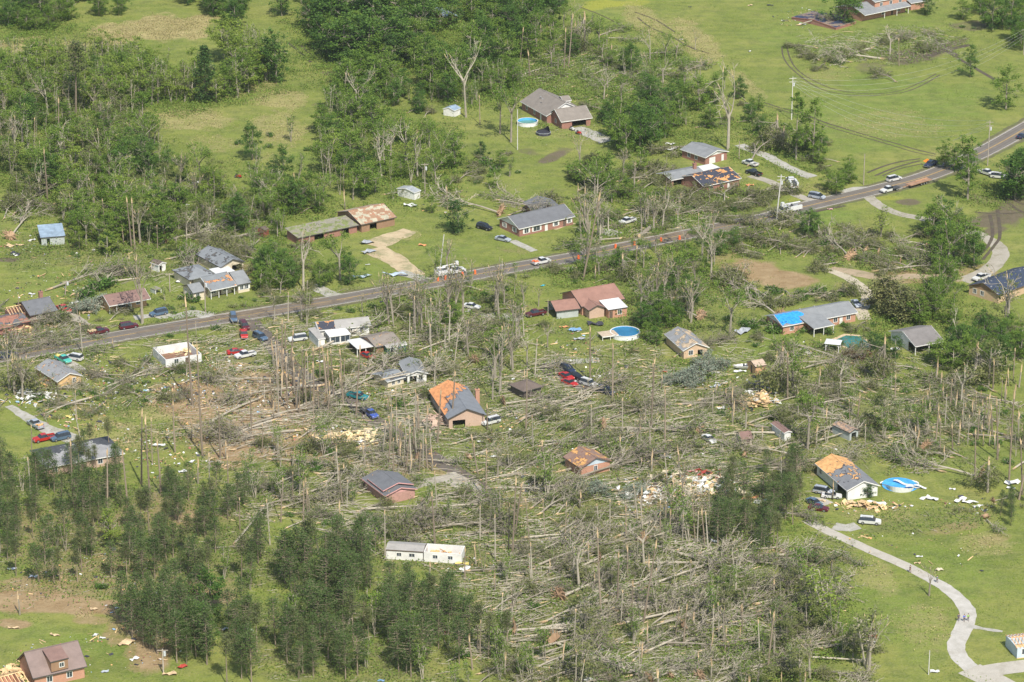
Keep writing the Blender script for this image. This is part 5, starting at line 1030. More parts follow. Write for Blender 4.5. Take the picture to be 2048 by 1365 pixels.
def t_pine(seed, mat, H=13, rad=2.9, lo=.32, dens=1.0, name='pine_tree', needle=.30, bark=None):
    r = random.Random(seed); rng = np.random.default_rng(seed); root = empty(name); tb = MB(); lean = r.uniform(-.4, .4)
    tb.tube([(0, 0, -.2), (lean*.4, 0, H*.5), (lean, 0, H*.97)], [.17, .12, .04], 6); tb.build('trunk', bark or K_brn, root); bb = MB(); cen = []
    nw = int(13*dens)
    for w_ in range(nw):
        t = lo+(1-lo)*w_/nw; z = H*t; R_ = rad*(1-((t-lo)/(1-lo))**2.2*.82)*(.5+.5*min(1, (t-lo)*5+.4)); m_ = r.randint(4, 6); a0 = r.uniform(0, 6.28)
        for k in range(m_):
            a = a0+6.28*k/m_+r.uniform(-.35, .35); L = R_*r.uniform(.55, 1.2); e = Vector((math.cos(a)*L, math.sin(a)*L, L*r.uniform(.05, .45))); s_ = Vector((lean*t, 0, z)); bb.tube([s_, s_+e*.6+Vector((0, 0, -.05)), s_+e], [.05, .04, .025], 3, False)
            for f in (.5, .75, 1.0):
                if r.random() < .72: cen.append(s_+e*f)
    cen += [Vector((lean, 0, H*f)) for f in (.9, .95, 1.0)]
    bb.build('branches', bark or K_brn, root).parent = root.children[0]
    Q = leaves_at(cen, 11, .42, needle, rng, .7, .9); np_mesh('crown', Q, 4, mat, root); return root
def t_slender(seed, mat, H=11, rad=1.5, stems=3, nl=500, name='slender_tree', bark=None, ls=.34):
    r = random.Random(seed); rng = np.random.default_rng(seed); root = empty(name); tb = MB(); cen = []
    for s in range(stems):
        a = r.uniform(0, 6.28); d = Vector((math.cos(a)*.12*rad, math.sin(a)*.12*rad, 1)); hh = H*r.uniform(.75, 1); p = Vector((r.uniform(-.3, .3), r.uniform(-.3, .3), -.1)); tb.tube([p, p+d*hh*.5, p+d*hh+Vector((r.uniform(-.3, .3), 0, 0))], [.10, .07, .04], 5, False)
        for k in range(11):
            t = r.uniform(.3, 1); q = p+d*hh*t; aa = r.uniform(0, 6.28); L = rad*(1.15-t*.7)*r.uniform(.5, 1.1); e = q+Vector((math.cos(aa)*L, math.sin(aa)*L, L*.8)); tb.tube([q, e], [.05, .03], 3, False); cen += [e, q.lerp(e, .6)]
    tb.build('trunk', bark or K_pale, root); Q = leaves_at(cen, max(4, int(nl/len(cen))), .38, ls, rng, .9, 1.0); np_mesh('crown', Q, 4, mat, root); return root
def t_bare(seed, H=15, mat=None, leafm=None, nl=0, name='bare_tree', spread=.6, bark=None, fork=.45, splint=True):
    r = random.Random(seed); rng = np.random.default_rng(seed); root = empty(name); tb = MB(); bark = bark or K_pale; tips = []
    p1 = Vector((r.uniform(-.4, .4), r.uniform(-.4, .4), H*fork)); tb.tube([(0, 0, -.2), p1*.5, p1], [.34, .27, .22], 7); 
    tr_ = tb.build('trunk', bark, root); lb = MB()
    for k in range(r.randint(4, 6)): a = r.uniform(0, 6.28); limb(lb, p1*r.uniform(.75, 1), Vector((math.cos(a)*spread, math.sin(a)*spread, 1)), H*(1-fork)*r.uniform(.6, 1.0), .15, r, 2, tips, curl=.15, n=5, kids=(2, 4), ratio=.5)
    lb.build('limbs', bark, root)
    if splint:
        sb = MB()
        for t_, d_, dp in tips:
            if dp == 2: sb.tube([t_-d_*.2, t_+d_*.9], [.10, .02], 4)
        sb.build('broken_ends', K_wood, root)
    if nl: np_mesh('crown', leaves_at([t[0] for t in tips], max(2, nl//len(tips)), .5, .38, rng), 4, leafm or L_mid, root)
    return root
def shards(mb, p, r0, L, r, n=5):
    for k in range(n): a = 6.28*k/n; o = Vector((math.cos(a)*r0*.5, math.sin(a)*r0*.5, 0)); mb.tube([p+o, p+o+Vector((r.uniform(-.15, .15), r.uniform(-.15, .15), L*r.uniform(.35, 1)))], [r0*.5, .02], 4, False)
def t_snag(seed, H=9, r0=.2, bark=None, stubs=4, spl=1.6, strip=False, name='broken_trunk'):
    r = random.Random(seed); root = empty(name); tb = MB(); le = r.uniform(-.3, .3); top = Vector((le, r.uniform(-.2, .2), H-spl)); tb.tube([(0, 0, -.2), (le*.3, .02, H*.4), top], [r0*1.2, r0*.9, r0*.6], 7); t = tb.build('trunk', bark or K_brn, root)
    if stubs:
        sb = MB()
        for k in range(stubs): z = r.uniform(.35, .95)*(H-spl); a = r.uniform(0, 6.28); L = r.uniform(.4, 1.3); p = Vector((le*z/H, 0, z)); sb.tube([p, p+Vector((math.cos(a)*L, math.sin(a)*L, L*r.uniform(-.3, .5)))], [.06, .03], 4, False)
        sb.build('stubs', bark or K_brn, t)
    sm = MB(); sm.tube([top-Vector((0, 0, .4)), top+Vector((0, 0, .3))], [r0*.83, r0*.7], 7); shards(sm, top+Vector((0, 0, .1)), r0, spl, r, 5)
    if strip: sm.tube([Vector((le*.3+r0*.3, -r0*.6, (H-spl)*.45)), top+Vector((r0*.3, -r0*.6, 0))], [r0*.5, r0*.6], 5)
    sm.build('splintered_top', K_wood, root); return root
def t_snapped(seed, H=7, L=9, leafm=None, name='snapped_tree'):
    """standing trunk whose crown has folded down from the break to the ground"""
    r = random.Random(seed); rng = np.random.default_rng(seed); root = empty(name); tb = MB(); tb.tube([(0, 0, -.2), (0, 0, H)], [.27, .21], 7); tb.build('trunk', K_grey, root); lb = MB(); tips = []
    for k in range(8): a = r.gauss(0, .55); sp_ = r.uniform(.15, .9); limb(lb, Vector((0, 0, H*r.uniform(.8, 1))), Vector((math.cos(a)*sp_, math.sin(a)*sp_, -.8 if k else -.3)), H*r.uniform(.55, 1.0), .085, r, 2, tips, curl=.2, n=4, kids=(2, 4), droop=-.03, ratio=.5)
    lb.build('hanging_limbs', K_grey, root); sm = MB(); shards(sm, Vector((0, 0, H-.2)), .24, 1.5, r); sm.tube([(0, 0, H-.8), (0, 0, H)], [.23, .22], 7); sm.build('splintered_top', K_wood, root)
    cen = [Vector((t[0].x, t[0].y, max(.4, t[0].z))) for t in tips]; np_mesh('crown', leaves_at(cen, 14, .6, .36, rng), 4, leafm or L_olv, root); return root
def t_fallen(seed, L=14, leafm=None, nl=500, root_plate=False, name='fallen_tree', fan=.5, nb=9, bark=None, ls=.34, lift=.5, r0=.23):
    r = random.Random(seed); rng = np.random.default_rng(seed); root = empty(name); bark = bark or K_pale; tb = MB(); cur = r.uniform(-1.2, 1.2)
    pts = [Vector((L*t, cur*math.sin(t*2.2), .3+lift*math.sin(t*3.14)+.1)) for t in np.linspace(0, .85, 7)]; tb.tube(pts, [r0*(1-.65*i/6) for i in range(7)], 7); t_ = tb.build('trunk', bark, root); lb = MB(); tips = []
    for k in range(nb):
        t = r.uniform(.35, 1); i = min(5, int(t*6)); b_ = pts[i].lerp(pts[i+1], t*6-i if t < 1 else 1); a = r.uniform(-fan, fan); limb(lb, b_, Vector((math.cos(a), math.sin(a), r.uniform(-.02, .35))), L*r.uniform(.28, .5), .075, r, 2, tips, curl=.12, n=4, kids=(3, 5), droop=-.035, ratio=.5)
    lb.v = [(x, y, max(z, .05+.03*((i_*7) % 5))) for i_, (x, y, z) in enumerate(lb.v)]
    lb.build('limbs', bark, root)
    if root_plate:
        rb = MB(); n = 14; c = Vector((-.1, 0, 1.0)); vs = [c+Vector((-.35, 0, 0))]+[c+Vector((r.uniform(-.25, .1), math.cos(6.28*k/n)*r.uniform(1.1, 1.7), math.sin(6.28*k/n)*r.uniform(.9, 1.5))) for k in range(n)]+[c+Vector((.35, 0, 0))]; rb.add(vs, [(0, 1+(k+1) % n, 1+k) for k in range(n)]+[(n+1, 1+k, 1+(k+1) % n) for k in range(n)])
        for k in range(12): a = r.uniform(0, 6.28); rb.tube([c, c+Vector((-.3, math.cos(a)*1.6, math.sin(a)*1.5)), c+Vector((-.1, math.cos(a+.3)*2.2, math.sin(a+.3)*1.9))], [.12, .08, .03], 4, False)
        rb.build('root_plate', K_soil, root)
    else:
        sm = MB(); R90 = Matrix.Translation(pts[0]) @ Matrix.Rotation(R(-90), 4, 'Y'); s2 = MB(); shards(s2, Vector((0, 0, 0)), r0, 1.8, r); s2.tube([(0, 0, -.3), (0, 0, .15)], [r0*1.03, r0*.95], 7); sm.v = [tuple(R90 @ Vector(p)) for p in s2.v]; sm.f = s2.f; sm.build('splintered_end', K_wood, root)
    if nl:
        cen = [Vector((q[0].x, q[0].y, max(.3, q[0].z))) for q in tips]; np_mesh('crown', leaves_at(cen, max(2, nl//len(cen)), .45, ls, rng, .6, 1.0), 4, leafm or L_und, root)
    return root
def t_shrub(seed, mat, rad=1.6, H=1.6, nl=420, name='shrub', ls=.34, sticks=True):
    r = random.Random(seed); rng = np.random.default_rng(seed); root = empty(name); cs = []
    for k in range(14): a = rng.random()*6.28; q = rng.random()**.5*rad*.8; cs.append((math.cos(a)*q*1.2, math.sin(a)*q, H*(.25+.6*rng.random()*(1-q/rad*.6))))
    np_mesh('foliage', leaves_at(cs, nl//14, .36*rad/1.6, ls, rng, .7), 4, mat, root)
    if sticks:
        sb = MB()
        for k in range(9): a = r.uniform(0, 6.28); L = rad*r.uniform(.7, 1.5); sb.tube([(0, 0, .1), (math.cos(a)*L*.6, math.sin(a)*L*.6, H*r.uniform(.3, 1)), (math.cos(a)*L, math.sin(a)*L, H*r.uniform(.4, 1.1))], [.06, .05, .03], 3, False)
        sb.build('stems', K_grey, root)
    return root
def t_log(seed, L=5, r0=.3, name='log', bark=None):
    r = random.Random(seed); root = empty(name); tb = MB(); tb.tube([(-L/2, 0, r0), (0, r.uniform(-.1, .1), r0*1.02), (L/2, 0, r0*.9)], [r0, r0*.95, r0*.85], 9); tb.build('bark', bark or K_grey, root)
    for s in (-1, 1): eb = MB(); eb.tube([(s*L/2, 0, r0*(1 if s < 0 else .9)), (s*(L/2+.06), 0, r0*(1 if s < 0 else .9))], [r0*.8, r0*.75], 9); eb.build('cut_end', K_wood, root)
    return root
PB = {
 'leafy_mid': [lambda s=s: t_leafy(s, L_mid, base=.05, nc=52, rad=4.0) for s in (1, 2, 3)], 'leafy_dark': [lambda s=s: t_leafy(s, L_dark, nl=64, base=.04, nc=52) for s in (4, 5, 6)], 'leafy_bright': [lambda s=s: t_leafy(s, L_bri, rad=3.6, nc=34, nl=42) for s in (7, 8)],
 'leafy_tall': [lambda s=s: t_leafy(s, L_mid, H=16, rad=3.2, base=.15, nc=46, nl=46) for s in (9, 10)], 'leafy_deep': [lambda s=s: t_leafy(s, L_dk2, H=11, rad=4.4, base=.05, nc=50, nl=62) for s in (11, 12)],
 'leafy_sparse': [lambda s=s: t_leafy(s, L_olv, H=12, rad=4.0, nc=26, nl=38, ls=.42) for s in (13, 14)], 'magnolia': [lambda: t_leafy(15, L_vol, H=9, rad=5.5, base=.02, nc=60, nl=90, ls=.55)],
 'conifer': [lambda: t_pine(16, L_dk2, H=18, rad=3.6, lo=.04, dens=3.0, needle=.5, name='conifer')],
 'pine': [lambda s=s: t_pine(s, m) for s, m in ((20, L_pine), (21, L_pine), (22, L_pin2), (23, L_pine))], 'pine_full': [lambda s=s: t_pine(s, L_pine, lo=.2, rad=2.4, dens=1.2) for s in (24, 25)], 'pine_thin': [lambda s=s: t_pine(s, L_pin2, lo=.6, rad=1.7, dens=.7) for s in (26, 27)],
 'slender': [lambda s=s: t_slender(s, L_bri) for s in (30, 31, 32)], 'slender_mid': [lambda s=s: t_slender(s, L_mid, stems=4, nl=700) for s in (33, 34)], 'slender_bare': [lambda s=s: t_slender(s, L_olv, stems=2, nl=170, rad=1.1) for s in (35, 36)],
 'bare': [lambda s=s: t_bare(s, nl=120) for s in (40, 41, 42)], 'bare_leafy': [lambda s=s: t_bare(s, nl=1100, leafm=L_mid, bark=K_grey) for s in (43, 44)], 'bare_thin': [lambda s=s: t_bare(s, H=12, nl=60, spread=.3, bark=K_grey, leafm=L_olv) for s in (45, 46)],
 'snag': [lambda s=s: t_snag(s, H=9+s % 3, r0=.15+.02*(s % 4), spl=.5+.35*(s % 4), stubs=3+2*(s % 3)) for s in (50, 51, 52, 63, 64, 65)], 'snag_tall': [lambda s=s: t_snag(s, H=16, r0=.24, stubs=9) for s in (53, 54)], 'snag_short': [lambda s=s: t_snag(s, H=4.5, r0=.22, stubs=1, spl=1.8, bark=K_grey) for s in (55, 56)], 'snag_pale': [lambda s=s: t_snag(s, H=6.5, r0=.2, stubs=1, spl=2.2, strip=True, bark=K_grey) for s in (57, 58)], 'snag_grey': [lambda s=s: t_snag(s, H=10, r0=.17, stubs=7, bark=K_pale, spl=.5) for s in (59, 60, 66)],
 'snapped': [lambda s=s: t_snapped(s) for s in (61, 62)],
 'fallen': [lambda s=s: t_fallen(s, nl=1150, leafm=L_und, nb=11, bark=K_grey if s > 70 else K_pale) for s in (70, 71, 72)], 'fallen_bare': [lambda s=s: t_fallen(s, nl=480, nb=11, leafm=L_olv, L=15, bark=K_pale if s < 74 else K_grey) for s in (73, 74, 75)], 'fallen_leafy': [lambda s=s: t_fallen(s, nl=1500, leafm=m, fan=.8, nb=10, L=11, lift=.9, bark=K_grey) for s, m in ((76, L_mid), (77, L_und), (78, L_olv))],
 'fallen_pole': [lambda s=s: t_fallen(s, nl=0, nb=2, L=13, fan=.3, lift=.3) for s in (79, 80)], 'uprooted': [lambda s=s: t_fallen(s, nl=500, root_plate=True, L=13, leafm=L_und) for s in (81, 82)], 'fallen_silver': [lambda: t_fallen(83, nl=2600, leafm=L_sil, fan=1.0, nb=12, L=9, lift=1.4)], 'fallen_pine': [lambda: t_fallen(84, nl=900, leafm=L_pine, L=12, bark=K_brn, ls=.4)],
 'shrub': [lambda s=s: t_shrub(s, m) for s, m in ((90, L_mid), (91, L_und), (92, L_dark))], 'brush': [lambda s=s: t_shrub(s, L_olv, nl=200, rad=2.0, H=1.3, name='brush_pile') for s in (93, 94)], 'red_shrub': [lambda: t_shrub(95, L_red, sticks=False, nl=700)], 'log': [lambda s=s: t_log(s) for s in (96, 97)],
}
NOM = dict(leafy_mid=12, leafy_dark=12, leafy_bright=12, leafy_tall=16, leafy_deep=11, leafy_sparse=12, magnolia=9, conifer=18, pine=13, pine_full=13, pine_thin=13, slender=11, slender_mid=11, slender_bare=11, bare=15, bare_leafy=15, bare_thin=12, snag=10, snag_tall=16, snag_short=4.5, snag_pale=6.5, snag_grey=10, snapped=7, fallen=14, fallen_bare=15, fallen_leafy=11, fallen_pole=13, uprooted=13, fallen_silver=9, fallen_pine=12, shrub=1.6, brush=1.3, red_shrub=1.6, log=5)
WID = dict(leafy_mid=8, leafy_dark=8, leafy_bright=7, leafy_tall=6, leafy_deep=8, leafy_sparse=8, magnolia=10, conifer=7, pine=4, pine_full=5, pine_thin=3, slender=3, slender_mid=3, slender_bare=2, bare=7, bare_leafy=7, bare_thin=4, snag=.6, snag_tall=.8, snag_short=.6, snag_pale=.6, snag_grey=.6, snapped=8, shrub=3.5, brush=4, red_shrub=3)
LOOK = dict(leafy_mid=('broad green leafy tree', 'tree'), leafy_dark=('dark green leafy tree', 'tree'), leafy_bright=('light green leafy tree', 'tree'), leafy_tall=('tall narrow green tree', 'tree'), leafy_deep=('dense dark low-branched tree', 'tree'), leafy_sparse=('thin-leaved olive tree', 'tree'), magnolia=('dense rounded bronze-green tree', 'tree'), conifer=('dark conical evergreen', 'tree'),
 pine=('dull green pine', 'pine tree'), pine_full=('bushy young pine', 'pine tree'), pine_thin=('thin high-crowned pine', 'pine tree'), slender=('slender pale-green sapling', 'sapling'), slender_mid=('slender bushy green sapling', 'sapling'), slender_bare=('thin half-bare sapling', 'sapling'), bare=('bare pale forked tree with broken limbs', 'tree'), bare_leafy=('broken-limbed tree with leaf tufts', 'tree'), bare_thin=('thin grey leafless tree', 'tree'),
 snag=('brown snapped-off trunk', 'broken trunk'), snag_tall=('very tall brown branchless trunk', 'broken trunk'), snag_short=('short splintered grey stump', 'stump'), snag_pale=('trunk with long pale splintered side', 'broken trunk'), snag_grey=('thin pale broken trunk', 'broken trunk'), snapped=('snapped tree with crown hanging down', 'broken tree'), fallen=('fallen tree with sparse leaves', 'fallen tree'), fallen_bare=('leafless grey fallen tree', 'fallen tree'), fallen_leafy=('fallen tree with leafy crown', 'fallen tree'),
 fallen_pole=('long bare fallen trunk', 'fallen trunk'), uprooted=('uprooted tree showing its soil plate', 'fallen tree'), fallen_silver=('fallen silvery-leaved tree', 'fallen tree'), fallen_pine=('fallen pine', 'fallen tree'), shrub=('low green bush', 'bush'), brush=('low tangle of broken branches', 'brush pile'), red_shrub=('small bronze-leaved shrub', 'shrub'), log=('cut log', 'log'))
protos = {}; VEG = []
def place(kind, px, py, h=None, rz=None, var=None, wide=1.0, scale=None, z=0.0, tilt=None):
    i = random.randrange(len(PB[kind])) if var is None else var
    s = (h or NOM[kind])/NOM[kind]; p = W(px, py)
    rec = dict(kind=kind, var=i, px=px, py=py, loc=p, rz=random.uniform(0, 6.28) if rz is None else rz, scale=list(scale or (s*wide, s*wide, s)), h=h or NOM[kind], z=z, tilt=tilt if tilt is not None else (random.gauss(0, 3.2 if kind.startswith('snag') else 1.6 if not kind.startswith('fallen') and kind not in ('uprooted', 'log') else 0), random.gauss(0, 3.2 if kind.startswith('snag') else 1.6 if not kind.startswith('fallen') and kind not in ('uprooted', 'log') else 0))); VEG.append(rec); return rec
def inpoly(x, y, P):
    c = False; j = len(P)-1
    for i in range(len(P)):
        if (P[i][1] > y) != (P[j][1] > y) and x < (P[j][0]-P[i][0])*(y-P[i][1])/(P[j][1]-P[i][1])+P[i][0]: c = not c
        j = i
    return c
def segd(p, pts):
    m_ = 1e9
    for a, b_ in zip(pts[:-1], pts[1:]):
        ab = b_-a; t = max(0, min(1, (p-a).dot(ab)/ab.length_squared)); m_ = min(m_, (a+ab*t-p).length)
    return m_
SIDE = [W(*q) for q in [(500,640),(530,672),(560,710),(600,748),(645,775),(690,795),(740,835),(790,868),(850,905),(915,945),(960,975),(1000,1010)]]
DRV = [[W(*q) for q in L_] for L_ in ([(1612,1040),(1745,1103),(1860,1158),(1918,1198),(1936,1225),(1912,1300),(1950,1342),(2040,1340)], [(1738,394),(1840,437),(1930,458),(1992,490),(2002,508),(1965,548),(1925,563),(1830,555),(1660,540)], [(1650,538),(1715,568),(1735,602),(1722,620)], [(836,552),(788,520),(745,492),(822,462)], [(1478,290),(1625,355)], [(1500,352),(1640,405)], [(18,812),(150,880)], [(818,975),(890,957)])]
def free(px, py, kind, h, strict=True):
    p = W(px, py); lying = kind.startswith('fallen') or kind in ('uprooted', 'shrub', 'brush', 'log')
    if segd(p, RC) < (6.0 if not lying else 6.5): return False
    if segd(p, SIDE) < (3.2 if py < 760 else 1.5): return False
    if any(segd(p, d_) < 3.6 for d_ in DRV): return False
    s = PX(p.x+1, p.y)[0]-px; w_ = WID.get(kind, 5)*h/NOM[kind]*s*.5; top = py-(h if not lying else 1.5)*s*.93
    for x0, y0, x1, y1 in PROT:
        if px+w_ > x0+2 and px-w_ < x1-2 and top < y1-2 and py > y0+4: return False
    return True
GRID = {}
def far(px, py, d):
    k = (int(px//20), int(py//12))
    for i in range(-2, 3):
        for j in range(-2, 3):
            for (x, y) in GRID.get((k[0]+i, k[1]+j), ()):
                if ((x-px))**2+((y-py)*2.2)**2 < d*d: return False
    GRID.setdefault(k, []).append((px, py)); return True
def fill(poly, n, mixd, d=12, hs=(.75, 1.25), rz=None, ok=True):
    xs_ = [q[0] for q in poly]; ys_ = [q[1] for q in poly]; ks = list(mixd); ws = [mixd[k] for k in ks]; c = t = 0
    while c < n and t < n*25:
        t += 1; x = random.uniform(min(xs_), max(xs_)); y = random.uniform(min(ys_), max(ys_))
        if not inpoly(x, y, poly): continue
        k = random.choices(ks, ws)[0]; h = NOM[k]*random.uniform(*hs)
        if ok and not free(x, y, k, h): continue
        if not far(x, y, d): continue
        place(k, x, y, h, None if rz is None or not (k.startswith('fallen') or k == 'uprooted') else R(random.gauss(rz[0]+60*(float(smooth_noise(np.array([W(x, y).x]), np.array([W(x, y).y]), 22, 33)[0])-.5), rz[1]*.55))); c += 1
def rect(x0, y0, x1, y1): return [(x0, y0), (x1, y0), (x1, y1), (x0, y1)]
# ---------------------------------------------------------------- single trees that can be told apart
M1 = [('magnolia',1775,622,9.5,1),('magnolia',1810,640,9,1.1),('leafy_mid',1838,652,9,1),('leafy_mid',1870,640,8,1),('leafy_deep',918,466,11,.9),('leafy_mid',2012,219,15,.9),('leafy_dark',1940,155,11,.7),('leafy_tall',1592,322,24,.75),('leafy_tall',1625,322,22,.8),('leafy_dark',1278,306,15,.8),('leafy_dark',1300,300,14,.8),('leafy_mid',1240,300,14,.8),('leafy_mid',1254,318,14,.7),
 ('conifer',411,204,19,1),('leafy_dark',505,320,13,.75),('leafy_dark',553,166,18,.8),('leafy_dark',540,160,16,.7),('leafy_dark',565,364,12,.8),('leafy_deep',545,368,8,.8),('bare',1456,300,27,.9),('bare',932,235,28,.6),('bare_leafy',1022,285,24,.7),('bare_leafy',1000,268,20,.7),('snag_tall',1166,560,27,.6),('bare_thin',1175,520,22,.8),('bare',1422,560,17,.8),('bare',1405,520,14,.6),('bare',607,580,19,.9),('bare_thin',285,648,20,.8),
 ('pine_thin',152,235,26,1.2),('leafy_sparse',1330,405,10,1),('slender',1762,475,10,1.8),('bare_leafy',1895,540,18,1.1),('bare',1900,470,13,1),('leafy_tall',1935,400,22,.9),('leafy_dark',2030,400,16,1),('leafy_dark',2046,395,15,1),('leafy_mid',1672,390,8,1),('leafy_mid',1655,380,7,1),('leafy_mid',1890,335,9,1.1),('leafy_mid',1912,342,9,1),('leafy_mid',1940,345,8,1),('leafy_sparse',2010,660,15,.8),('bare_thin',2016,668,20,1),
 ('bare_leafy',1460,670,17,.9),('snapped',1245,560,7,1),('snapped',1555,290,9,1),('snapped',1567,300,7,1),('bare',1215,178,9,1),('snapped',1170,100,12,1),('bare_leafy',1330,130,14,.6),('bare',1300,125,12,1),('snapped',590,405,8,.9),('snapped',602,400,6,.8),('leafy_deep',1790,720,7,.9),('leafy_deep',1760,715,6,.8),('leafy_mid',1880,730,8,1.4),('leafy_mid',1905,740,8,1.3),('leafy_deep',1735,996,3.6,1),('leafy_deep',1745,700,5,1),
 ('bare_thin',1858,1192,8,1),('slender',1660,1262,13,2.0),('slender_bare',1738,1335,16,1.8),('bare_thin',1738,1345,13,1),('leafy_deep',1855,30,8,1),('leafy_dark',1690,50,15,1.1),('leafy_dark',1715,25,12,1),('bare',1780,110,12,1.2),('snag_tall',1798,132,10,1),('leafy_dark',1985,60,14,1),('leafy_dark',2020,50,14,1),('leafy_mid',1925,40,8,1.2),('leafy_mid',1960,30,12,.8),
 ('bare_leafy',680,560,17,.9),('leafy_dark',700,570,9,.9),('leafy_mid',690,540,8,.9),('leafy_mid',640,575,9,.9),('leafy_mid',660,565,8,.8),('bare',905,565,10,.5),('bare_leafy',870,560,11,.7),('bare_thin',895,545,9,1.2),('leafy_dark',195,165,10,1.2),('leafy_bright',530,150,13,1),('leafy_bright',505,150,13,.9),('snag',1060,155,11,1),('bare',1390,100,7,1),('bare_thin',1160,345,14,.8),('leafy_mid',1150,350,5,1.6),('magnolia',1185,338,5,1),('magnolia',1150,360,4,1),
 ('snapped',1767,760,11,.7),('snapped',1560,780,12,.9),('bare_leafy',1585,790,18,.9),('bare_leafy',1615,900,18,.9),('bare',1680,790,11,1),('snapped',1950,760,9,1.3),('snapped',1975,985,8,1),('bare_leafy',850,600,8,1),('bare',860,690,12,.9),('bare_thin',898,640,16,.8),('bare_thin',912,645,16,.8),('bare_thin',925,640,15,.8),('bare',878,640,13,.7),('bare_thin',990,760,14,1.2),('bare',985,800,13,.8),('bare_thin',1000,790,14,1)]
for k, x, y, h, w_ in M1: place(k, x, y, h, wide=w_); GRID.setdefault((int(x//20), int(y//12)), []).append((x, y))
# snags read one by one: x, base y, top y
SN = [(405,912,690),(385,812,600),(350,905,800),(441,918,810),(451,918,880),(383,880,840),(503,870,780),(305,930,840),(322,990,880),(420,1000,910),(396,968,915),(458,1010,920),(497,990,930),(687,815,700),(712,835,690),(629,890,800),(575,810,715),(590,790,715),(604,805,700),(565,740,640),(580,735,650),(571,700,640),(612,800,730),(628,790,690),(640,760,690),(598,790,735),(585,770,700),(620,810,740),(530,815,770),(545,810,750),(655,800,720),(557,830,740),
 (765,905,840),(778,930,840),(787,950,880),(797,865,850),(812,945,865),(820,950,905),(806,905,850),(830,940,920),(838,945,880),(855,940,870),(865,935,860),(875,885,780),(903,845,740),(957,955,880),(972,1000,900),(730,930,880),(585,935,890),(595,930,895),(573,915,900),(607,1080,960),(615,1030,960),(622,1060,985),(685,1010,940),(694,1015,960),(680,1045,1000),(525,910,850),(562,1045,960),(586,1005,945),
 (1302,855,715),(1330,880,780),(1225,800,690),(1305,810,730),(1323,780,745),(1240,910,870),(1267,915,905),(1282,935,915),(1245,870,800),(1180,760,650),(1092,990,880),(1050,770,740),(1052,860,740),(1065,1180,1090),(1235,1210,1100),(1255,1160,1080),(1202,1230,1060),(1263,1260,1150),(1287,1245,1080),(1300,1160,1110),(1367,1290,1215),(1177,1130,1080),(1105,1290,1230),(1098,1350,1330),(1350,1280,1220),(1295,1295,1240),(1282,1330,1280),(1395,1340,1300),(1450,1310,1245),(1480,1290,1250),(1535,1340,1220),(1485,1270,1210),
 (1872,880,800),(1890,850,790),(1880,900,840),(1905,900,840),(1917,890,840),(1925,860,780),(1935,890,830),(1945,840,800),(1955,880,810),(1965,860,800),(1975,850,780),(1985,870,800),(1700,860,800),(1730,895,850),(1805,890,865),(1880,905,890),(1830,890,850),(1826,915,895),(2038,1000,885),(2045,990,880),(1960,800,780),(1900,820,760),(1860,840,800),(1995,920,800),(1950,960,860),(2018,960,780),(1575,800,700),(1665,1000,960),(1715,840,780),(1790,800,740),(1782,790,745),
 (64,930,850),(40,1230,1180),(62,1000,915),(147,1010,880),(215,1030,900),(255,1010,900),(283,970,810),(300,1000,840),(40,650,590),(75,700,600),(165,705,650),(210,460,400),(263,495,395),(270,500,400),(215,440,410),(247,490,450),(190,450,400),(315,500,450),(153,840,780),(165,905,830),(95,400,300),(70,290,240),(118,300,200),(200,320,260),(690,420,380),(895,420,370),(960,250,200),(790,280,240),(830,300,250),(1040,125,65),(1078,110,60),(1150,95,40),(1224,120,90),(1137,135,30),(1128,140,60),
 (1270,555,500),(1190,560,530),(1315,600,530),(975,860,800),(1010,1350,1300),(1000,1280,1190),(960,1310,1240),(905,1270,1180),(930,1160,1100),(945,1340,1260),(860,1160,1120),(725,1150,1060),(668,1125,1075),(620,1115,1080),(615,1120,1078),(770,1120,1020),(870,1090,980),(990,1120,1030),(1025,1110,950),(1017,1100,1010),(1030,1070,960),(1060,1090,1000),(1090,1075,1000),(1130,1080,1010),(960,1080,1010),(540,1090,1000),(480,1060,1000),(1410,1090,1010),(1430,1070,1020),(1390,1080,1000),(1340,1080,1010),(1320,1075,1000),(1285,1060,990),(1252,1075,1000),(1330,1070,1010),(1365,1090,1030),(1220,1065,1000)]
for x, yb, yt in SN:
    p = W(x, yb); s = PX(p.x+1, p.y)[0]-x; h = (yb-yt)/(s*.93)*1.04
    if segd(p, RC) < 4.5 : continue
    k = 'snag_tall' if h > 12.5 else ('snag_grey' if h > 6 and random.random() < .3 else 'snag' if h > 7 else 'snag_pale' if h > 4 else 'snag_short')
    wd_ = max(.62, min(1.15, NOM[k]/h)); place(k, x, yb, h, wide=wd_*.9); GRID.setdefault((int(x//20), int(yb//12)), []).append((x, yb))
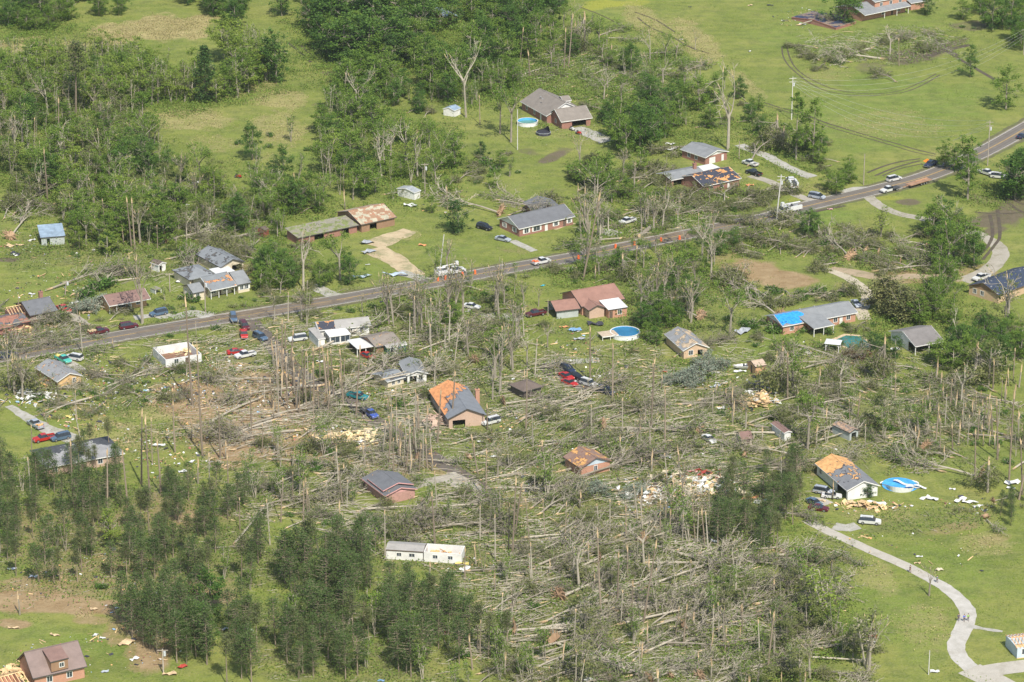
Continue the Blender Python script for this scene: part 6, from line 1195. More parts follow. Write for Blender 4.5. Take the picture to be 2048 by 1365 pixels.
# long fallen trunks read one by one: from (butt) to (tip)
FL = [(560,762,410,770),(640,775,395,815),(560,835,425,880),(520,800,400,868),(590,865,440,885),(545,845,430,895),(640,700,820,640),(690,770,830,700),(660,800,870,700),(850,1022,1000,1010),(730,1022,860,1012),(860,1060,1030,1050),(720,1062,850,1042),(610,1058,720,1100),(700,1085,860,1052),(540,835,660,820),(600,950,520,985),(470,1090,560,960),(610,990,720,960),
 (1030,1085,1150,1098),(1075,1135,1200,1088),(1250,1250,1560,1180),(1230,1220,1480,1185),(1245,1212,1420,1208),(1240,1225,1440,1200),(1300,1175,1460,1120),(1310,1200,1430,1155),(1165,1215,1215,1170),(1120,1200,1230,1150),(1240,1075,1420,1000),(1300,1130,1500,1128),(1030,1265,1180,1268),(1110,1290,1260,1350),(1100,1320,1200,1350),(1310,1290,1480,1295),(1395,1330,1530,1310),(1440,1260,1620,1150),(1290,1262,1400,1230),(1130,945,1290,905),(1140,965,1400,905),(1215,1060,1330,1050),
 (1180,905,1270,870),(1090,820,1250,775),(1210,860,1420,868),(1050,840,1180,800),(1400,870,1470,905),(1560,870,1430,880),(1290,1090,1450,1140),(1700,730,1560,690),(1900,800,1840,760),(1850,900,1800,860),(1880,945,1770,920),(1960,960,1800,930),(1990,740,1920,690),(1590,900,1720,860),(1620,925,1500,900),(105,580,230,540),(150,590,250,545),(420,570,330,490),(330,485,450,460),(510,470,420,500),(340,520,420,505),(1000,430,860,400),(1120,430,980,400),(1240,480,1150,500),
 (1500,330,1560,270),(1400,300,1310,310),(1700,520,1640,480),(1760,545,1900,530),(1600,500,1500,480),(1640,470,1560,440),(1400,640,1300,600),(1500,600,1440,560),(1740,100,1660,125),(1760,120,1650,110),(1790,165,1750,150),(20,480,90,400),(30,430,100,370),(60,760,20,690),(180,800,80,840),(210,780,320,730),(270,560,180,575),(1560,640,1500,600)]
for i, (x0, y0, x1, y1) in enumerate(FL):
    a, b_ = W(x0, y0), W(x1, y1); d_ = b_-a; L_ = min(d_.length, 24); k = random.choice(['fallen_bare', 'fallen_bare', 'fallen_pole', 'fallen', 'uprooted'] if y0 > 650 else ['fallen', 'uprooted', 'fallen_leafy'])
    o = place(k, x0, y0, max(7, L_), rz=math.atan2(d_.y, d_.x)); s = o['scale'][0]; o['scale'] = [s, min(1.25, max(.8, s)), min(1.3, max(.9, s))]
place('log', 1290, 468, 9.5, rz=math.atan2((W(1305,452)-W(1275,476)).y, (W(1305,452)-W(1275,476)).x), scale=(1.7, 2.4, 2.4))
for k_, x, y, h, w_ in (('leafy_dark',660,80,19,1.2),('leafy_dark',700,60,20,1.2),('leafy_dark',745,75,21,1.2),('leafy_mid',790,60,20,1.1),('leafy_dark',830,85,18,1.2),('leafy_dark',690,125,17,1.25),('leafy_dark',735,128,18,1.25),('leafy_dark',785,118,18,1.2),('leafy_mid',720,175,14,1.2),('leafy_mid',750,185,13,1.2),('leafy_dark',850,55,14,.8),('leafy_dark',868,60,12,.8),('leafy_mid',880,64,11,.9),('leafy_dark',905,58,12,.9)): place(k_, x, y, h, wide=w_); far(x, y, 18)
for x, y, h, k_ in ((1600,52,12,'fallen_leafy'),(1640,40,10,'fallen_bare'),(812,748,12,'fallen_bare'),(800,752,11,'fallen'),(1400,690,11,'fallen_bare'),(1385,700,10,'fallen_bare'),(760,985,11,'fallen'),(1170,955,14,'fallen_bare'),(1045,420,13,'fallen_leafy')): place(k_, x, y, h, R(20+random.uniform(-15, 30)))
for k_, x, y, h, zz, a in (('fallen_bare',770,775,15,1.9,25),('fallen',785,768,12,1.9,40),('fallen',742,985,9,2.2,25),('fallen_leafy',752,992,8,1.8,60),('fallen_bare',1362,705,10,2.3,30),('fallen',1380,712,9,2.0,70),('fallen_bare',1000,420,15,2.6,-35),('fallen_leafy',1020,432,9,2.8,20),('fallen_bare',62,770,10,1.9,25),('fallen',85,762,9,2.3,50),('fallen_leafy',1395,312,6,2.4,15),('fallen_leafy',1475,350,8,2.6,200),('fallen_bare',20,665,12,1.8,20),('fallen_leafy',205,620,7,2.2,60),('fallen_bare',860,795,10,2.8,10),('fallen_bare',420,1108-8,9,0,0)): place(k_, x, y, h, R(a), z=zz)
for x, y, h in ((1372,745,9),(1390,735,10),(1405,762,8),(1355,750,8),(1240,985,8),(1290,975,7),(225,600,8),(215,620,8)): place('fallen_silver', x, y, h)
for x, y in ((1703,716),(1716,718),(1727,718),(1740,716)): place('red_shrub', x, y, 2.2)
for x, y, h in ((118,640,2.8),(200,606,2.2),(170,598,3),(207,578,3.5),(372,600,1.8),(386,604,2),(1690,655,1.4),(1655,668,2),(1680,690,1.5),(1530,648,1.8),(1555,660,2.4),(1548,664,2.6),(1600,664,2),(1650,595,1.4),(1665,595,1.4),(1680,594,1.4),(1455,640,1.4),(1505,655,2.2),(1490,655,2),(990,345,2),(970,330,2.6),(1100,395,1.5),(1140,545,1.6)): place('shrub', x, y, h)
# ---------------------------------------------------------------- woods, trees that can be counted
LF = {'leafy_mid': 4, 'leafy_dark': 4, 'leafy_tall': 2, 'leafy_bright': 1}
fill([(0,10),(140,5),(150,50),(120,62),(0,62)], 26, {'leafy_mid': 5, 'leafy_dark': 3, 'leafy_sparse': 1}, 16, (.6, .9))
fill([(150,-30),(270,-30),(255,25),(235,38),(180,38),(150,15)], 14, {'leafy_dark': 3, 'leafy_mid': 2}, 14, (.6, .9)); fill([(320,-30),(480,-30),(500,30),(470,60),(400,30),(340,12)], 24, {'leafy_dark': 3, 'leafy_mid': 2}, 14, (.7, 1))
fill([(510,-30),(600,-30),(620,10),(560,40)], 6, {'bare_leafy': 2, 'leafy_dark': 1}, 16)
fill([(595,-30),(640,-20),(1130,-20),(1110,60),(1060,60),(860,130),(700,135),(640,120),(610,40)], 100, {'leafy_dark': 5, 'leafy_mid': 3, 'leafy_tall': 2, 'leafy_deep': 1}, 17, (.8, 1.25))
fill([(790,100),(1090,50),(1060,130),(1000,170),(900,190),(850,190)], 34, {'leafy_dark': 2, 'leafy_mid': 2, 'leafy_tall': 2, 'bare_leafy': 2}, 17, (.8, 1.2))
fill([(700,130),(790,140),(775,190),(720,215),(680,220)], 10, {'leafy_mid': 3, 'leafy_dark': 2}, 16, (.8, 1.1))
fill([(0,130),(200,130),(330,150),(430,195),(500,160),(560,160),(470,205),(270,218),(0,235)], 150, {'slender': 5, 'slender_mid': 4, 'leafy_bright': 4, 'leafy_mid': 2, 'slender_bare': 2}, 10, (.8, 1.25)); fill([(440,110),(520,110),(540,160),(480,175)], 26, {'slender': 3, 'slender_bare': 2, 'leafy_bright': 2}, 9, (1, 1.4))
fill([(0,220),(270,222),(300,250),(340,330),(420,380),(520,380),(560,430),(560,470),(420,470),(330,500),(130,490),(120,400),(0,380)], 220, {'leafy_mid': 5, 'leafy_dark': 2.5, 'leafy_bright': 3, 'slender_mid': 3, 'slender': 3, 'bare_leafy': 3, 'leafy_tall': 1, 'slender_bare': 3, 'bare_thin': 2, 'bare': 1, 'leafy_sparse': 3}, 12, (.6, 1.1))
fill([(0,380),(120,400),(130,440),(0,440)], 8, {'fallen_leafy': 2, 'leafy_sparse': 1}, 16); fill([(150,470),(350,480),(400,510),(300,520),(130,525)], 24, {'shrub': 2, 'leafy_bright': 2, 'leafy_deep': 1}, 12, (.4, .7)); fill([(500,380),(600,390),(650,400),(640,440),(600,540),(560,600),(520,590),(500,520),(520,470)], 44, {'leafy_mid': 3, 'leafy_dark': 3, 'slender_mid': 2, 'bare_leafy': 2, 'fallen_leafy': 2}, 14, (.5, .95))
fill([(640,215),(760,215),(780,260),(900,300),(920,340),(880,360),(700,420),(650,380),(640,300)], 74, {'leafy_mid': 4, 'leafy_dark': 2, 'slender': 3, 'slender_mid': 3, 'bare_leafy': 3, 'leafy_bright': 3, 'slender_bare': 2, 'bare': .8}, 14, (.6, 1.1)); fill([(760,180),(900,180),(910,215),(850,240),(780,215)], 14, {'leafy_mid': 1, 'leafy_dark': 2, 'slender_mid': 2, 'fallen_leafy': 1}, 16, (.5, .9))
fill([(850,380),(1000,300),(1010,340),(960,350),(900,400)], 6, {'leafy_mid': 1, 'fallen_leafy': 2}, 20, (.4, .7)); fill([(880,240),(1050,170),(1040,150),(900,190)], 18, {'slender_mid': 2, 'leafy_mid': 1, 'slender': 1, 'fallen_leafy': 1}, 16, (.5, 1)); fill([(930,300),(1020,310),(1030,335),(950,330)], 7, {'leafy_deep': 1, 'shrub': 2}, 14, (.4, .5))
fill([(1050,60),(1180,50),(1240,100),(1330,110),(1430,130),(1460,200),(1440,260),(1340,270),(1200,240),(1190,180),(1060,150)], 96, {'leafy_mid': 4, 'leafy_dark': 3, 'bare_leafy': 3, 'slender_mid': 3, 'fallen_leafy': 5, 'fallen': 3, 'brush': 2, 'bare': 1}, 14, (.5, 1.05)); fill([(1200,230),(1340,260),(1330,310),(1220,300)], 18, {'leafy_dark': 3, 'leafy_mid': 3}, 14, (.6, .9))
fill([(1470,180),(1540,230),(1640,290),(1680,330),(1640,345),(1560,300),(1480,280)], 32, {'leafy_mid': 2, 'fallen_leafy': 3, 'shrub': 3, 'leafy_dark': 1}, 13, (.4, .7)); fill([(1640,345),(1700,345),(1720,370),(1660,385)], 10, {'leafy_mid': 1, 'shrub': 2}, 12, (.4, .6))
fill([(1150,360),(1300,340),(1330,350),(1320,400),(1480,385),(1520,390),(1500,430),(1400,450),(1240,450),(1160,470)], 80, {'fallen_leafy': 5, 'shrub': 3, 'brush': 2, 'leafy_mid': 2, 'bare_leafy': 2, 'bare_thin': 1}, 12, (.6, 1.1), (20, 80)); fill([(1330,385),(1500,370),(1520,400),(1380,430)], 16, {'fallen_leafy': 3, 'leafy_mid': 1}, 13, (.6, .9))
fill([(1090,540),(1180,500),(1400,470),(1450,460),(1430,560),(1360,640),(1280,600),(1150,570)], 80, {'leafy_mid': 2, 'fallen_leafy': 5, 'bare_leafy': 3, 'shrub': 4, 'leafy_dark': 1, 'fallen': 2, 'bare_thin': 2}, 13, (.4, .75)); fill([(1440,470),(1620,450),(1640,480),(1620,520),(1470,510)], 30, {'fallen_leafy': 5, 'shrub': 2, 'leafy_dark': 1}, 14, (.5, .8)); fill([(1500,575),(1640,580),(1640,600),(1500,600)], 14, {'shrub': 2, 'fallen_leafy': 1}, 12, (.8, 1.3))
fill([(1640,480),(1760,480),(1880,490),(1900,540),(1700,545),(1640,520)], 34, {'fallen_leafy': 6, 'shrub': 3, 'uprooted': 1}, 14, (.6, 1)); fill([(1850,450),(1960,470),(1960,560),(1900,650),(1850,640)], 28, {'leafy_mid': 4, 'leafy_dark': 2, 'bare_leafy': 2}, 14, (.5, .95)); fill([(1720,640),(1960,660),(2048,650),(2048,740),(1960,760),(1900,740),(1760,680)], 44, {'leafy_mid': 3, 'leafy_dark': 2, 'fallen_leafy': 4, 'shrub': 2}, 15, (.4, .8))
fill([(1960,20),(2060,-20),(2060,120),(2000,100)], 12, {'leafy_dark': 2, 'leafy_mid': 2}, 15, (.6, 1)); fill([(1620,95),(1700,95),(1720,130),(1640,130)], 12, {'fallen_leafy': 5, 'shrub': 1}, 12, (.6, .9)); fill([(1740,60),(1900,70),(1880,100),(1760,110)], 12, {'fallen_bare': 2, 'fallen_leafy': 2, 'brush': 1}, 14, (.5, .9)); fill([(1880,30),(1980,30),(1990,60),(1900,60)], 7, {'leafy_mid': 1, 'brush': 1, 'shrub': 1}, 14, (.5, .8))
fill([(1920,340),(2060,340),(2060,400),(1960,390)], 12, {'leafy_mid': 2, 'leafy_dark': 3}, 16, (.6, 1)); fill([(1960,420),(1990,420),(1990,520),(1960,500)], 0, {'shrub': 1})
# pines at the lower left and lower right
fill([(-20,950),(250,960),(420,1000),(560,1010),(560,1130),(520,1190),(420,1180),(330,1200),(120,1180),(0,1150)], 128, {'pine': 7, 'pine_full': 1.5, 'pine_thin': 3, 'leafy_bright': .5, 'slender_mid': 1.2, 'shrub': 1}, 14, (.45, .9), ok=False)
fill([(520,1140),(640,1110),(760,1100),(900,1120),(960,1180),(960,1290),(880,1365),(600,1365),(540,1300),(590,1240)], 112, {'pine': 8, 'pine_full': 3, 'pine_thin': 1, 'slender_mid': 1, 'shrub': 1}, 14, (.6, 1.05))
fill([(230,1240),(330,1200),(430,1220),(420,1300),(420,1350),(330,1330),(270,1290)], 34, {'pine_full': 3, 'pine': 3, 'leafy_dark': 1}, 14, (.6, 1.05)); fill([(460,1250),(520,1240),(520,1390),(440,1390)], 12, {'pine': 3, 'pine_thin': 1}, 14, (.7, 1)); fill([(1380,950),(1600,940),(1620,1060),(1560,1120),(1420,1100),(1390,1040)], 42, {'pine': 5, 'pine_thin': 3, 'fallen_pine': 2}, 15, (.5, .95)); fill([(170,880),(260,890),(230,960),(130,960)], 8, {'pine': 2, 'pine_thin': 2}, 18, (.55, .75), ok=False)
fill([(1990,1000),(2060,1000),(2060,1060),(1990,1050)], 6, {'pine_full': 1}, 16, (.3, .5)); fill([(960,1290),(1100,1300),(1100,1400),(900,1400)], 20, {'pine_thin': 1, 'slender_mid': 1, 'fallen_leafy': 1}, 14, (.5, .9))
# the torn-down middle: fallen trees, brush and remaining saplings
MID = [(420,700),(600,640),(700,700),(860,640),(1000,700),(1100,800),(1300,840),(1560,700),(1700,760),(2048,760),(2048,940),(1900,930),(1620,900),(1600,1000),(1480,1100),(1600,1150),(1650,1300),(1620,1400),(1000,1400),(980,1200),(900,1090),(640,1090),(520,1000),(480,960),(600,900),(520,850)]
fill(MID, 150, {'fallen': 5, 'fallen_bare': 6, 'fallen_pole': 3, 'uprooted': 1.2, 'fallen_leafy': 3}, 15, (.6, 1.15), (22, 38))
fill(MID, 120, {'brush': 3, 'shrub': 3, 'slender_bare': 2, 'snag_grey': 1, 'snag_short': 2, 'snag_pale': 1, 'leafy_sparse': .5, 'slender_mid': 1}, 12, (.6, 1.2))
fill([(960,1080),(1400,1060),(1640,1180),(1620,1400),(1000,1400)], 70, {'fallen_bare': 4, 'fallen': 3, 'fallen_pole': 2, 'fallen_leafy': 1, 'brush': 2}, 13, (.6, 1.15), (24, 28))
fill([(1400,1150),(1640,1150),(1720,1300),(1700,1400),(1450,1400)], 40, {'leafy_sparse': 2, 'slender_mid': 3, 'fallen_leafy': 3, 'shrub': 2, 'leafy_mid': 1}, 14, (.5, .9)); fill([(1620,700),(1960,760),(2048,800),(2048,930),(1880,920),(1640,880)], 80, {'fallen_leafy': 5, 'shrub': 4, 'slender_mid': 2, 'brush': 2, 'fallen': 3}, 14, (.5, .95), (150, 40))
fill([(440,900),(700,900),(960,1010),(960,1090),(640,1100),(480,1010)], 60, {'fallen': 3, 'fallen_leafy': 2, 'shrub': 3, 'slender_mid': 2, 'brush': 2}, 13, (.5, 1), (20, 30)); fill([(0,700),(120,770),(300,740),(380,790),(240,820),(60,850),(0,800)], 34, {'fallen': 2, 'brush': 3, 'shrub': 2, 'fallen_bare': 2}, 15, (.5, .8))
fill([(0,600),(200,600),(300,640),(250,700),(0,740)], 22, {'brush': 2, 'fallen': 1, 'snag_short': 1}, 16, (.5, .8)); fill([(850,600),(1080,600),(1100,700),(1000,720),(880,700)], 34, {'fallen_leafy': 3, 'leafy_mid': 1, 'shrub': 2, 'bare_thin': 1.5, 'brush': 1}, 14, (.4, .8)); fill([(200,740),(380,740),(360,800),(240,800)], 14, {'fallen_leafy': 2, 'shrub': 2}, 14, (.5, .8))
fill([(720,620),(900,600),(1000,640),(860,680),(740,650)], 14, {'fallen_leafy': 2, 'shrub': 2}, 15, (.4, .7)); fill([(1260,640),(1360,620),(1360,700),(1260,730)], 12, {'leafy_dark': 2, 'fallen_leafy': 1, 'leafy_mid': 1}, 15, (.4, .7)); fill([(1880,1030),(2040,990),(2048,1020),(1900,1070)], 8, {'brush': 2, 'uprooted': 1}, 16, (.4, .7)); fill([(1480,1090),(1620,1090),(1740,1110),(1600,1140)], 8, {'brush': 2, 'fallen': 1}, 16, (.4, .7))
fill([(440,260),(620,280),(620,380),(480,380)], 10, {'shrub': 2, 'slender_mid': 1}, 20, (.6, 1)); fill([(1500,640),(1600,700),(1560,730),(1480,700)], 8, {'bare_leafy': 1, 'shrub': 2, 'fallen_leafy': 1}, 16, (.4, .7))

fill([(180,600),(620,590),(1060,540),(1060,600),(800,640),(620,640),(300,690),(160,690)], 60, {'shrub': 4, 'fallen_leafy': 3, 'brush': 2, 'leafy_mid': .7, 'bare_thin': 1, 'snag_grey': 1, 'slender_mid': 1}, 14, (.4, .8))
fill([(0,620),(170,620),(170,700),(0,700)], 16, {'brush': 2, 'fallen_bare': 2, 'snag': 1, 'bare_thin': 1}, 14, (.5, .8)); fill([(30,765),(180,765),(230,800),(60,820)], 16, {'brush': 3, 'fallen': 2, 'shrub': 2}, 11, (.5, .8))
for k_, x, y, h in (('fallen', 40, 770, 10), ('fallen_bare', 60, 782, 12), ('brush', 95, 780, 1.6), ('brush', 125, 778, 1.4), ('brush', 150, 772, 1.2), ('fallen_bare', 20, 690, 13), ('fallen', 5, 655, 12), ('fallen_bare', 1350, 715, 10), ('fallen', 715, 985, 10), ('fallen_bare', 790, 700, 11), ('bare_thin', 20, 780, 16), ('snapped', 30, 790, 10), ('bare_thin', 45, 800, 12)): place(k_, x, y, h, R(15+random.uniform(-25, 35)))

fill([(540,690),(700,700),(720,830),(560,830)], 34, {'snag': 3, 'snag_tall': .6, 'snag_grey': 1, 'snag_pale': 1}, 9, (.7, 1.2)); fill([(740,820),(880,830),(890,950),(760,950)], 24, {'snag': 3, 'snag_grey': 2, 'snag_pale': 2}, 9, (.7, 1.2))
fill([(1840,770),(2048,760),(2048,900),(1840,900)], 34, {'snag': 2, 'snag_pale': 3, 'snag_short': 2, 'snag_grey': 1}, 10, (.6, 1.1)); fill(MID, 70, {'bare_thin': 2, 'snag_grey': 2, 'bare': .5, 'slender_bare': 1, 'snag_pale': 1}, 12, (.6, 1.0))
fill([(430,560),(560,500),(620,560),(560,600),(500,610)], 14, {'leafy_mid': 2, 'leafy_dark': 2, 'fallen_leafy': 3, 'shrub': 2}, 12, (.5, .8)); fill([(250,470),(520,420),(520,520),(380,500)], 20, {'fallen_leafy': 4, 'bare_leafy': 1, 'bare_thin': 2, 'fallen_bare': 2}, 13, (.6, 1))
fill([(700,420),(860,300),(1000,290),(1060,330),(960,400),(900,440)], 18, {'shrub': 2, 'leafy_mid': 1, 'bare_leafy': 1, 'fallen_leafy': 1, 'slender_mid': 1}, 18, (.4, .8))

fill([(990,600),(1090,640),(1080,780),(990,760)], 14, {'bare_thin': 3, 'bare': 1, 'snag_grey': 1}, 13, (.7, 1.2)); fill([(1270,560),(1400,560),(1380,680),(1280,640)], 12, {'bare_thin': 2, 'bare_leafy': 2}, 14, (.7, 1.1)); fill([(560,640),(900,620),(900,720),(640,740)], 16, {'bare_thin': 3, 'snag_grey': 2, 'bare': 1}, 14, (.7, 1.2))
fill([(1130,470),(1320,440),(1480,420),(1480,470),(1300,500),(1130,530)], 14, {'bare_thin': 2, 'snag_grey': 1, 'bare': 1}, 15, (.6, 1.0)); fill(MID, 60, {'fallen_leafy': 3, 'shrub': 2}, 11, (.5, .9), (22, 38))
# ---------------------------------------------------------------- build the recorded plants: the 300 largest of a kind as things, the rest of that kind as one stuff object
def getproto(kind, i):
    d_ = protos.setdefault(kind, {})
    if i not in d_: d_[i] = PB[kind][i]()
    return d_[i]
def nodegroup_scatter(name, coll):
    ng = bpy.data.node_groups.new(name, 'GeometryNodeTree'); ng.interface.new_socket('Geometry', in_out='INPUT', socket_type='NodeSocketGeometry'); ng.interface.new_socket('Geometry', in_out='OUTPUT', socket_type='NodeSocketGeometry')
    N = ng.nodes; Lk = ng.links; gi = N.new('NodeGroupInput'); go_ = N.new('NodeGroupOutput'); ci = N.new('GeometryNodeCollectionInfo'); ci.inputs['Collection'].default_value = coll; ci.inputs['Separate Children'].default_value = True; ci.inputs['Reset Children'].default_value = True
    ip_ = N.new('GeometryNodeInstanceOnPoints'); ip_.inputs['Pick Instance'].default_value = True
    def at(nm, ty):
        n = N.new('GeometryNodeInputNamedAttribute'); n.data_type = ty; n.inputs['Name'].default_value = nm; return n.outputs['Attribute']
    e2r = N.new('FunctionNodeEulerToRotation'); Lk.new(at('rot', 'FLOAT_VECTOR'), e2r.inputs[0])
    Lk.new(gi.outputs[0], ip_.inputs['Points']); Lk.new(ci.outputs[0], ip_.inputs['Instance']); Lk.new(at('idx', 'INT'), ip_.inputs['Instance Index']); Lk.new(e2r.outputs[0], ip_.inputs['Rotation']); Lk.new(at('scl', 'FLOAT_VECTOR'), ip_.inputs['Scale']); Lk.new(ip_.outputs[0], go_.inputs[0]); return ng
def merged(kind, i, coll, nm):
    root = getproto(kind, i); chs = []
    def walk(o):
        for c in o.children: chs.append(c); walk(c)
    walk(root); vs, ls, pc, mi, mats = [], [], [], [], []; off = 0
    for c in chs:
        m_ = c.data; n = len(m_.vertices); co = np.empty(n*3, np.float32); m_.vertices.foreach_get('co', co); vs.append(co); li = np.empty(len(m_.loops), np.int32); m_.loops.foreach_get('vertex_index', li); ls.append(li+off); off += n
        lt = np.empty(len(m_.polygons), np.int32); m_.polygons.foreach_get('loop_total', lt); pc.append(lt); mats.append(m_.materials[0]); mi.append(np.full(len(lt), len(mats)-1, np.int32))
    me = bpy.data.meshes.new(nm); V_ = np.concatenate(vs); me.vertices.add(len(V_)//3); me.vertices.foreach_set('co', V_); L_ = np.concatenate(ls); me.loops.add(len(L_)); me.loops.foreach_set('vertex_index', L_); P_ = np.concatenate(pc)
    me.polygons.add(len(P_)); me.polygons.foreach_set('loop_start', np.concatenate([[0], np.cumsum(P_)[:-1]]).astype(np.int32))
    for m_ in mats: me.materials.append(m_)
    me.update(calc_edges=True); me.polygons.foreach_set('material_index', np.concatenate(mi)); o = bpy.data.objects.new(nm, me); coll.objects.link(o); return o
KNAME = {}
for k in PB:
    KNAME[k] = {'tree': 'tree'}.get(LOOK[k][1], LOOK[k][1])
def family(k):
    if k.startswith('leafy') or k == 'magnolia': return 'leafy'
    if k.startswith('pine') or k == 'conifer': return 'pine'
    if k.startswith('slender'): return 'sapling'
    if k.startswith('bare'): return 'bare'
    if k.startswith('snag'): return 'snag'
    if k.startswith('fallen') or k == 'uprooted': return 'fallen'
    return k
fam = {}
for r_ in VEG: fam.setdefault(family(r_['kind']), []).append(r_)
THINGS = []; REST = {}
for f_, L_ in fam.items():
    def size(r_): s_ = (1+(r_['py']-682)/2400.0); return r_['h']*s_*(.6+.4*r_['scale'][0])
    inside = [r_ for r_ in L_ if -20 < r_['px'] < 2068 and -5 < r_['py'] < 1400]; outside = [r_ for r_ in L_ if r_ not in inside]; inside.sort(key=lambda r_: -size(r_)); THINGS += inside[:296]; rest = inside[296:]+outside
    if rest: REST[f_] = rest
print('THINGS', len(THINGS), {k: len(v_) for k, v_ in fam.items()}, {k: len(v_) for k, v_ in REST.items()})
SN_ = {'leafy': 'woodland', 'pine': 'pine_wood', 'sapling': 'sapling_thicket', 'bare': 'bare_wood', 'snag': 'snapped_wood', 'fallen': 'fallen_timber', 'shrub': 'scrub', 'brush': 'brushwood', 'snapped': 'broken_wood'}
for f_, L_ in REST.items():
    coll = bpy.data.collections.new(SN_.get(f_, f_)+'_source'); keys = sorted({(r_['kind'], r_['var']) for r_ in L_}); objs = [merged(k, i, coll, 'src_%03d' % n) for n, (k, i) in enumerate(keys)]
    me = bpy.data.meshes.new(SN_.get(f_, f_)); me.from_pydata([tuple(r_['loc']) for r_ in L_], [], [])
    for nm, ty, fld, dat in (('idx', 'INT', 'value', [keys.index((r_['kind'], r_['var'])) for r_ in L_]), ('rot', 'FLOAT_VECTOR', 'vector', sum([[0, 0, r_['rz']] for r_ in L_], [])), ('scl', 'FLOAT_VECTOR', 'vector', sum([list(r_['scale']) for r_ in L_], []))):
        a_ = me.attributes.new(nm, ty, 'POINT'); a_.data.foreach_set(fld, dat)
    o = bpy.data.objects.new(SN_.get(f_, f_), me); C.objects.link(o); md = o.modifiers.new('scatter', 'NODES'); md.node_group = nodegroup_scatter(o.name+'_scatter', coll); o['kind'] = 'stuff'
    o['label'] = {'leafy': 'more distant leafy trees massed behind the nearer ones', 'fallen': 'rest of the fallen trees tangled across the ground', 'pine': 'rest of the pines'}.get(f_, 'rest of the '+f_+' growth among the larger ones'); o['category'] = 'vegetation'
usedp = set()
ORD = ['', 'second ', 'third ', 'fourth ', 'fifth ', 'sixth ', 'seventh ', 'eighth ', 'ninth ', 'tenth ', 'eleventh ', 'twelfth ', 'thirteenth ', 'fourteenth ', 'fifteenth ', 'sixteenth ', 'seventeenth ', 'eighteenth ', 'nineteenth ', 'twentieth ', 'twenty-first ', 'twenty-second ', 'twenty-third ', 'twenty-fourth ', 'twenty-fifth ', 'twenty-sixth ', 'twenty-seventh ', 'twenty-eighth ', 'twenty-ninth ', 'thirtieth '] + ['thirty-%s ' % w_ for w_ in ('first','second','third','fourth','fifth','sixth','seventh','eighth','ninth')] + ['fortieth '] + ['forty-%s ' % w_ for w_ in ('first','second','third','fourth','fifth','sixth','seventh','eighth','ninth')] + ['fiftieth ']+ ['fifty-%s ' % w_ for w_ in ('first','second','third','fourth','fifth','sixth','seventh','eighth','ninth')]
def shortland(s): return s
EXTRA_LAND = [(1975,332,'the road-bend pole'),(1583,240,'the pale field pole'),(1250,672,'the deep blue pool'),(1569,427,'the boom truck'),(1740,1048,'the lone white suv'),(1928,1244,'the walking trio'),(1800,972,'the burst pool'),(1290,468,'the huge cut log'),(1820,1146,'the lone walker'),(1254,447,'the lawn-parked white pickup'),(716,798,'the teal pickup'),(488,674,'the junction red pickup'),(1212,787,'the crushed navy minivan'),(908,548,'the big bucket truck'),(476,356,'the meadow tractor'),(327,1348,'the bottom-left pole'),(1857,1350,'the lawn post'),(88,882,'the drive-side red pickup')]
LM = LAND+EXTRA_LAND; groups_ = {}
def assign_labels(recs):
    """recs: (obj, look, px, py)"""
    B_ = {}
    for o, look, px, py in recs:
        d_, l_ = min(((lx-px)**2+((ly-py)*2.2)**2, (lx, ly, ph)) for lx, ly, ph in LM); dx, dy = px-l_[0], (py-l_[1])*2.2
        dr_ = ('right of' if dx > 0 else 'left of') if abs(dx) > abs(dy) else ('below' if dy > 0 else 'above'); B_.setdefault((look, dr_, l_[2]), []).append((d_, o.name, o))
    for (look, dr_, ph), L_ in B_.items():
        L_.sort(key=lambda t: t[0])
        for n, (_, _, o) in enumerate(L_): o['label'] = '%s%s%s %s %s' % ('' if len(L_) == 1 else ORD[min(n, len(ORD)-1)]+('nearest ' if len((ORD[min(n, len(ORD)-1)]+look+ph).split()) < 13 else 'nearest '), '' , look, dr_, ph)
recs = []
for r_ in THINGS:
    k, i = r_['kind'], r_['var']; src = getproto(k, i)
    if (k, i) in usedp: o = copy_tree(src)
    else: o = src; usedp.add((k, i))
    o.location = (r_['loc'][0], r_['loc'][1], r_['z']); o.rotation_euler = (R(r_['tilt'][0]), R(r_['tilt'][1]), r_['rz']); o.scale = r_['scale']; o['category'] = LOOK[k][1]; o['group'] = {'leafy': 'green leafy trees', 'pine': 'pines', 'sapling': 'young slender trees', 'bare': 'storm-broken standing trees', 'snag': 'snapped trunks left standing', 'fallen': 'trees thrown down by the storm', 'shrub': 'low bushes', 'brush': 'piles of broken branches', 'snapped': 'trees with hanging broken crowns'}.get(family(k), 'plants in the yards'); recs.append((o, LOOK[k][0], r_['px'], r_['py']))
for k in protos:
    for i, src in protos[k].items():
        if (k, i) not in usedp:
            for c in list(src.children):
                for g_ in list(c.children): bpy.data.objects.remove(g_)
                bpy.data.objects.remove(c)
            bpy.data.objects.remove(src)
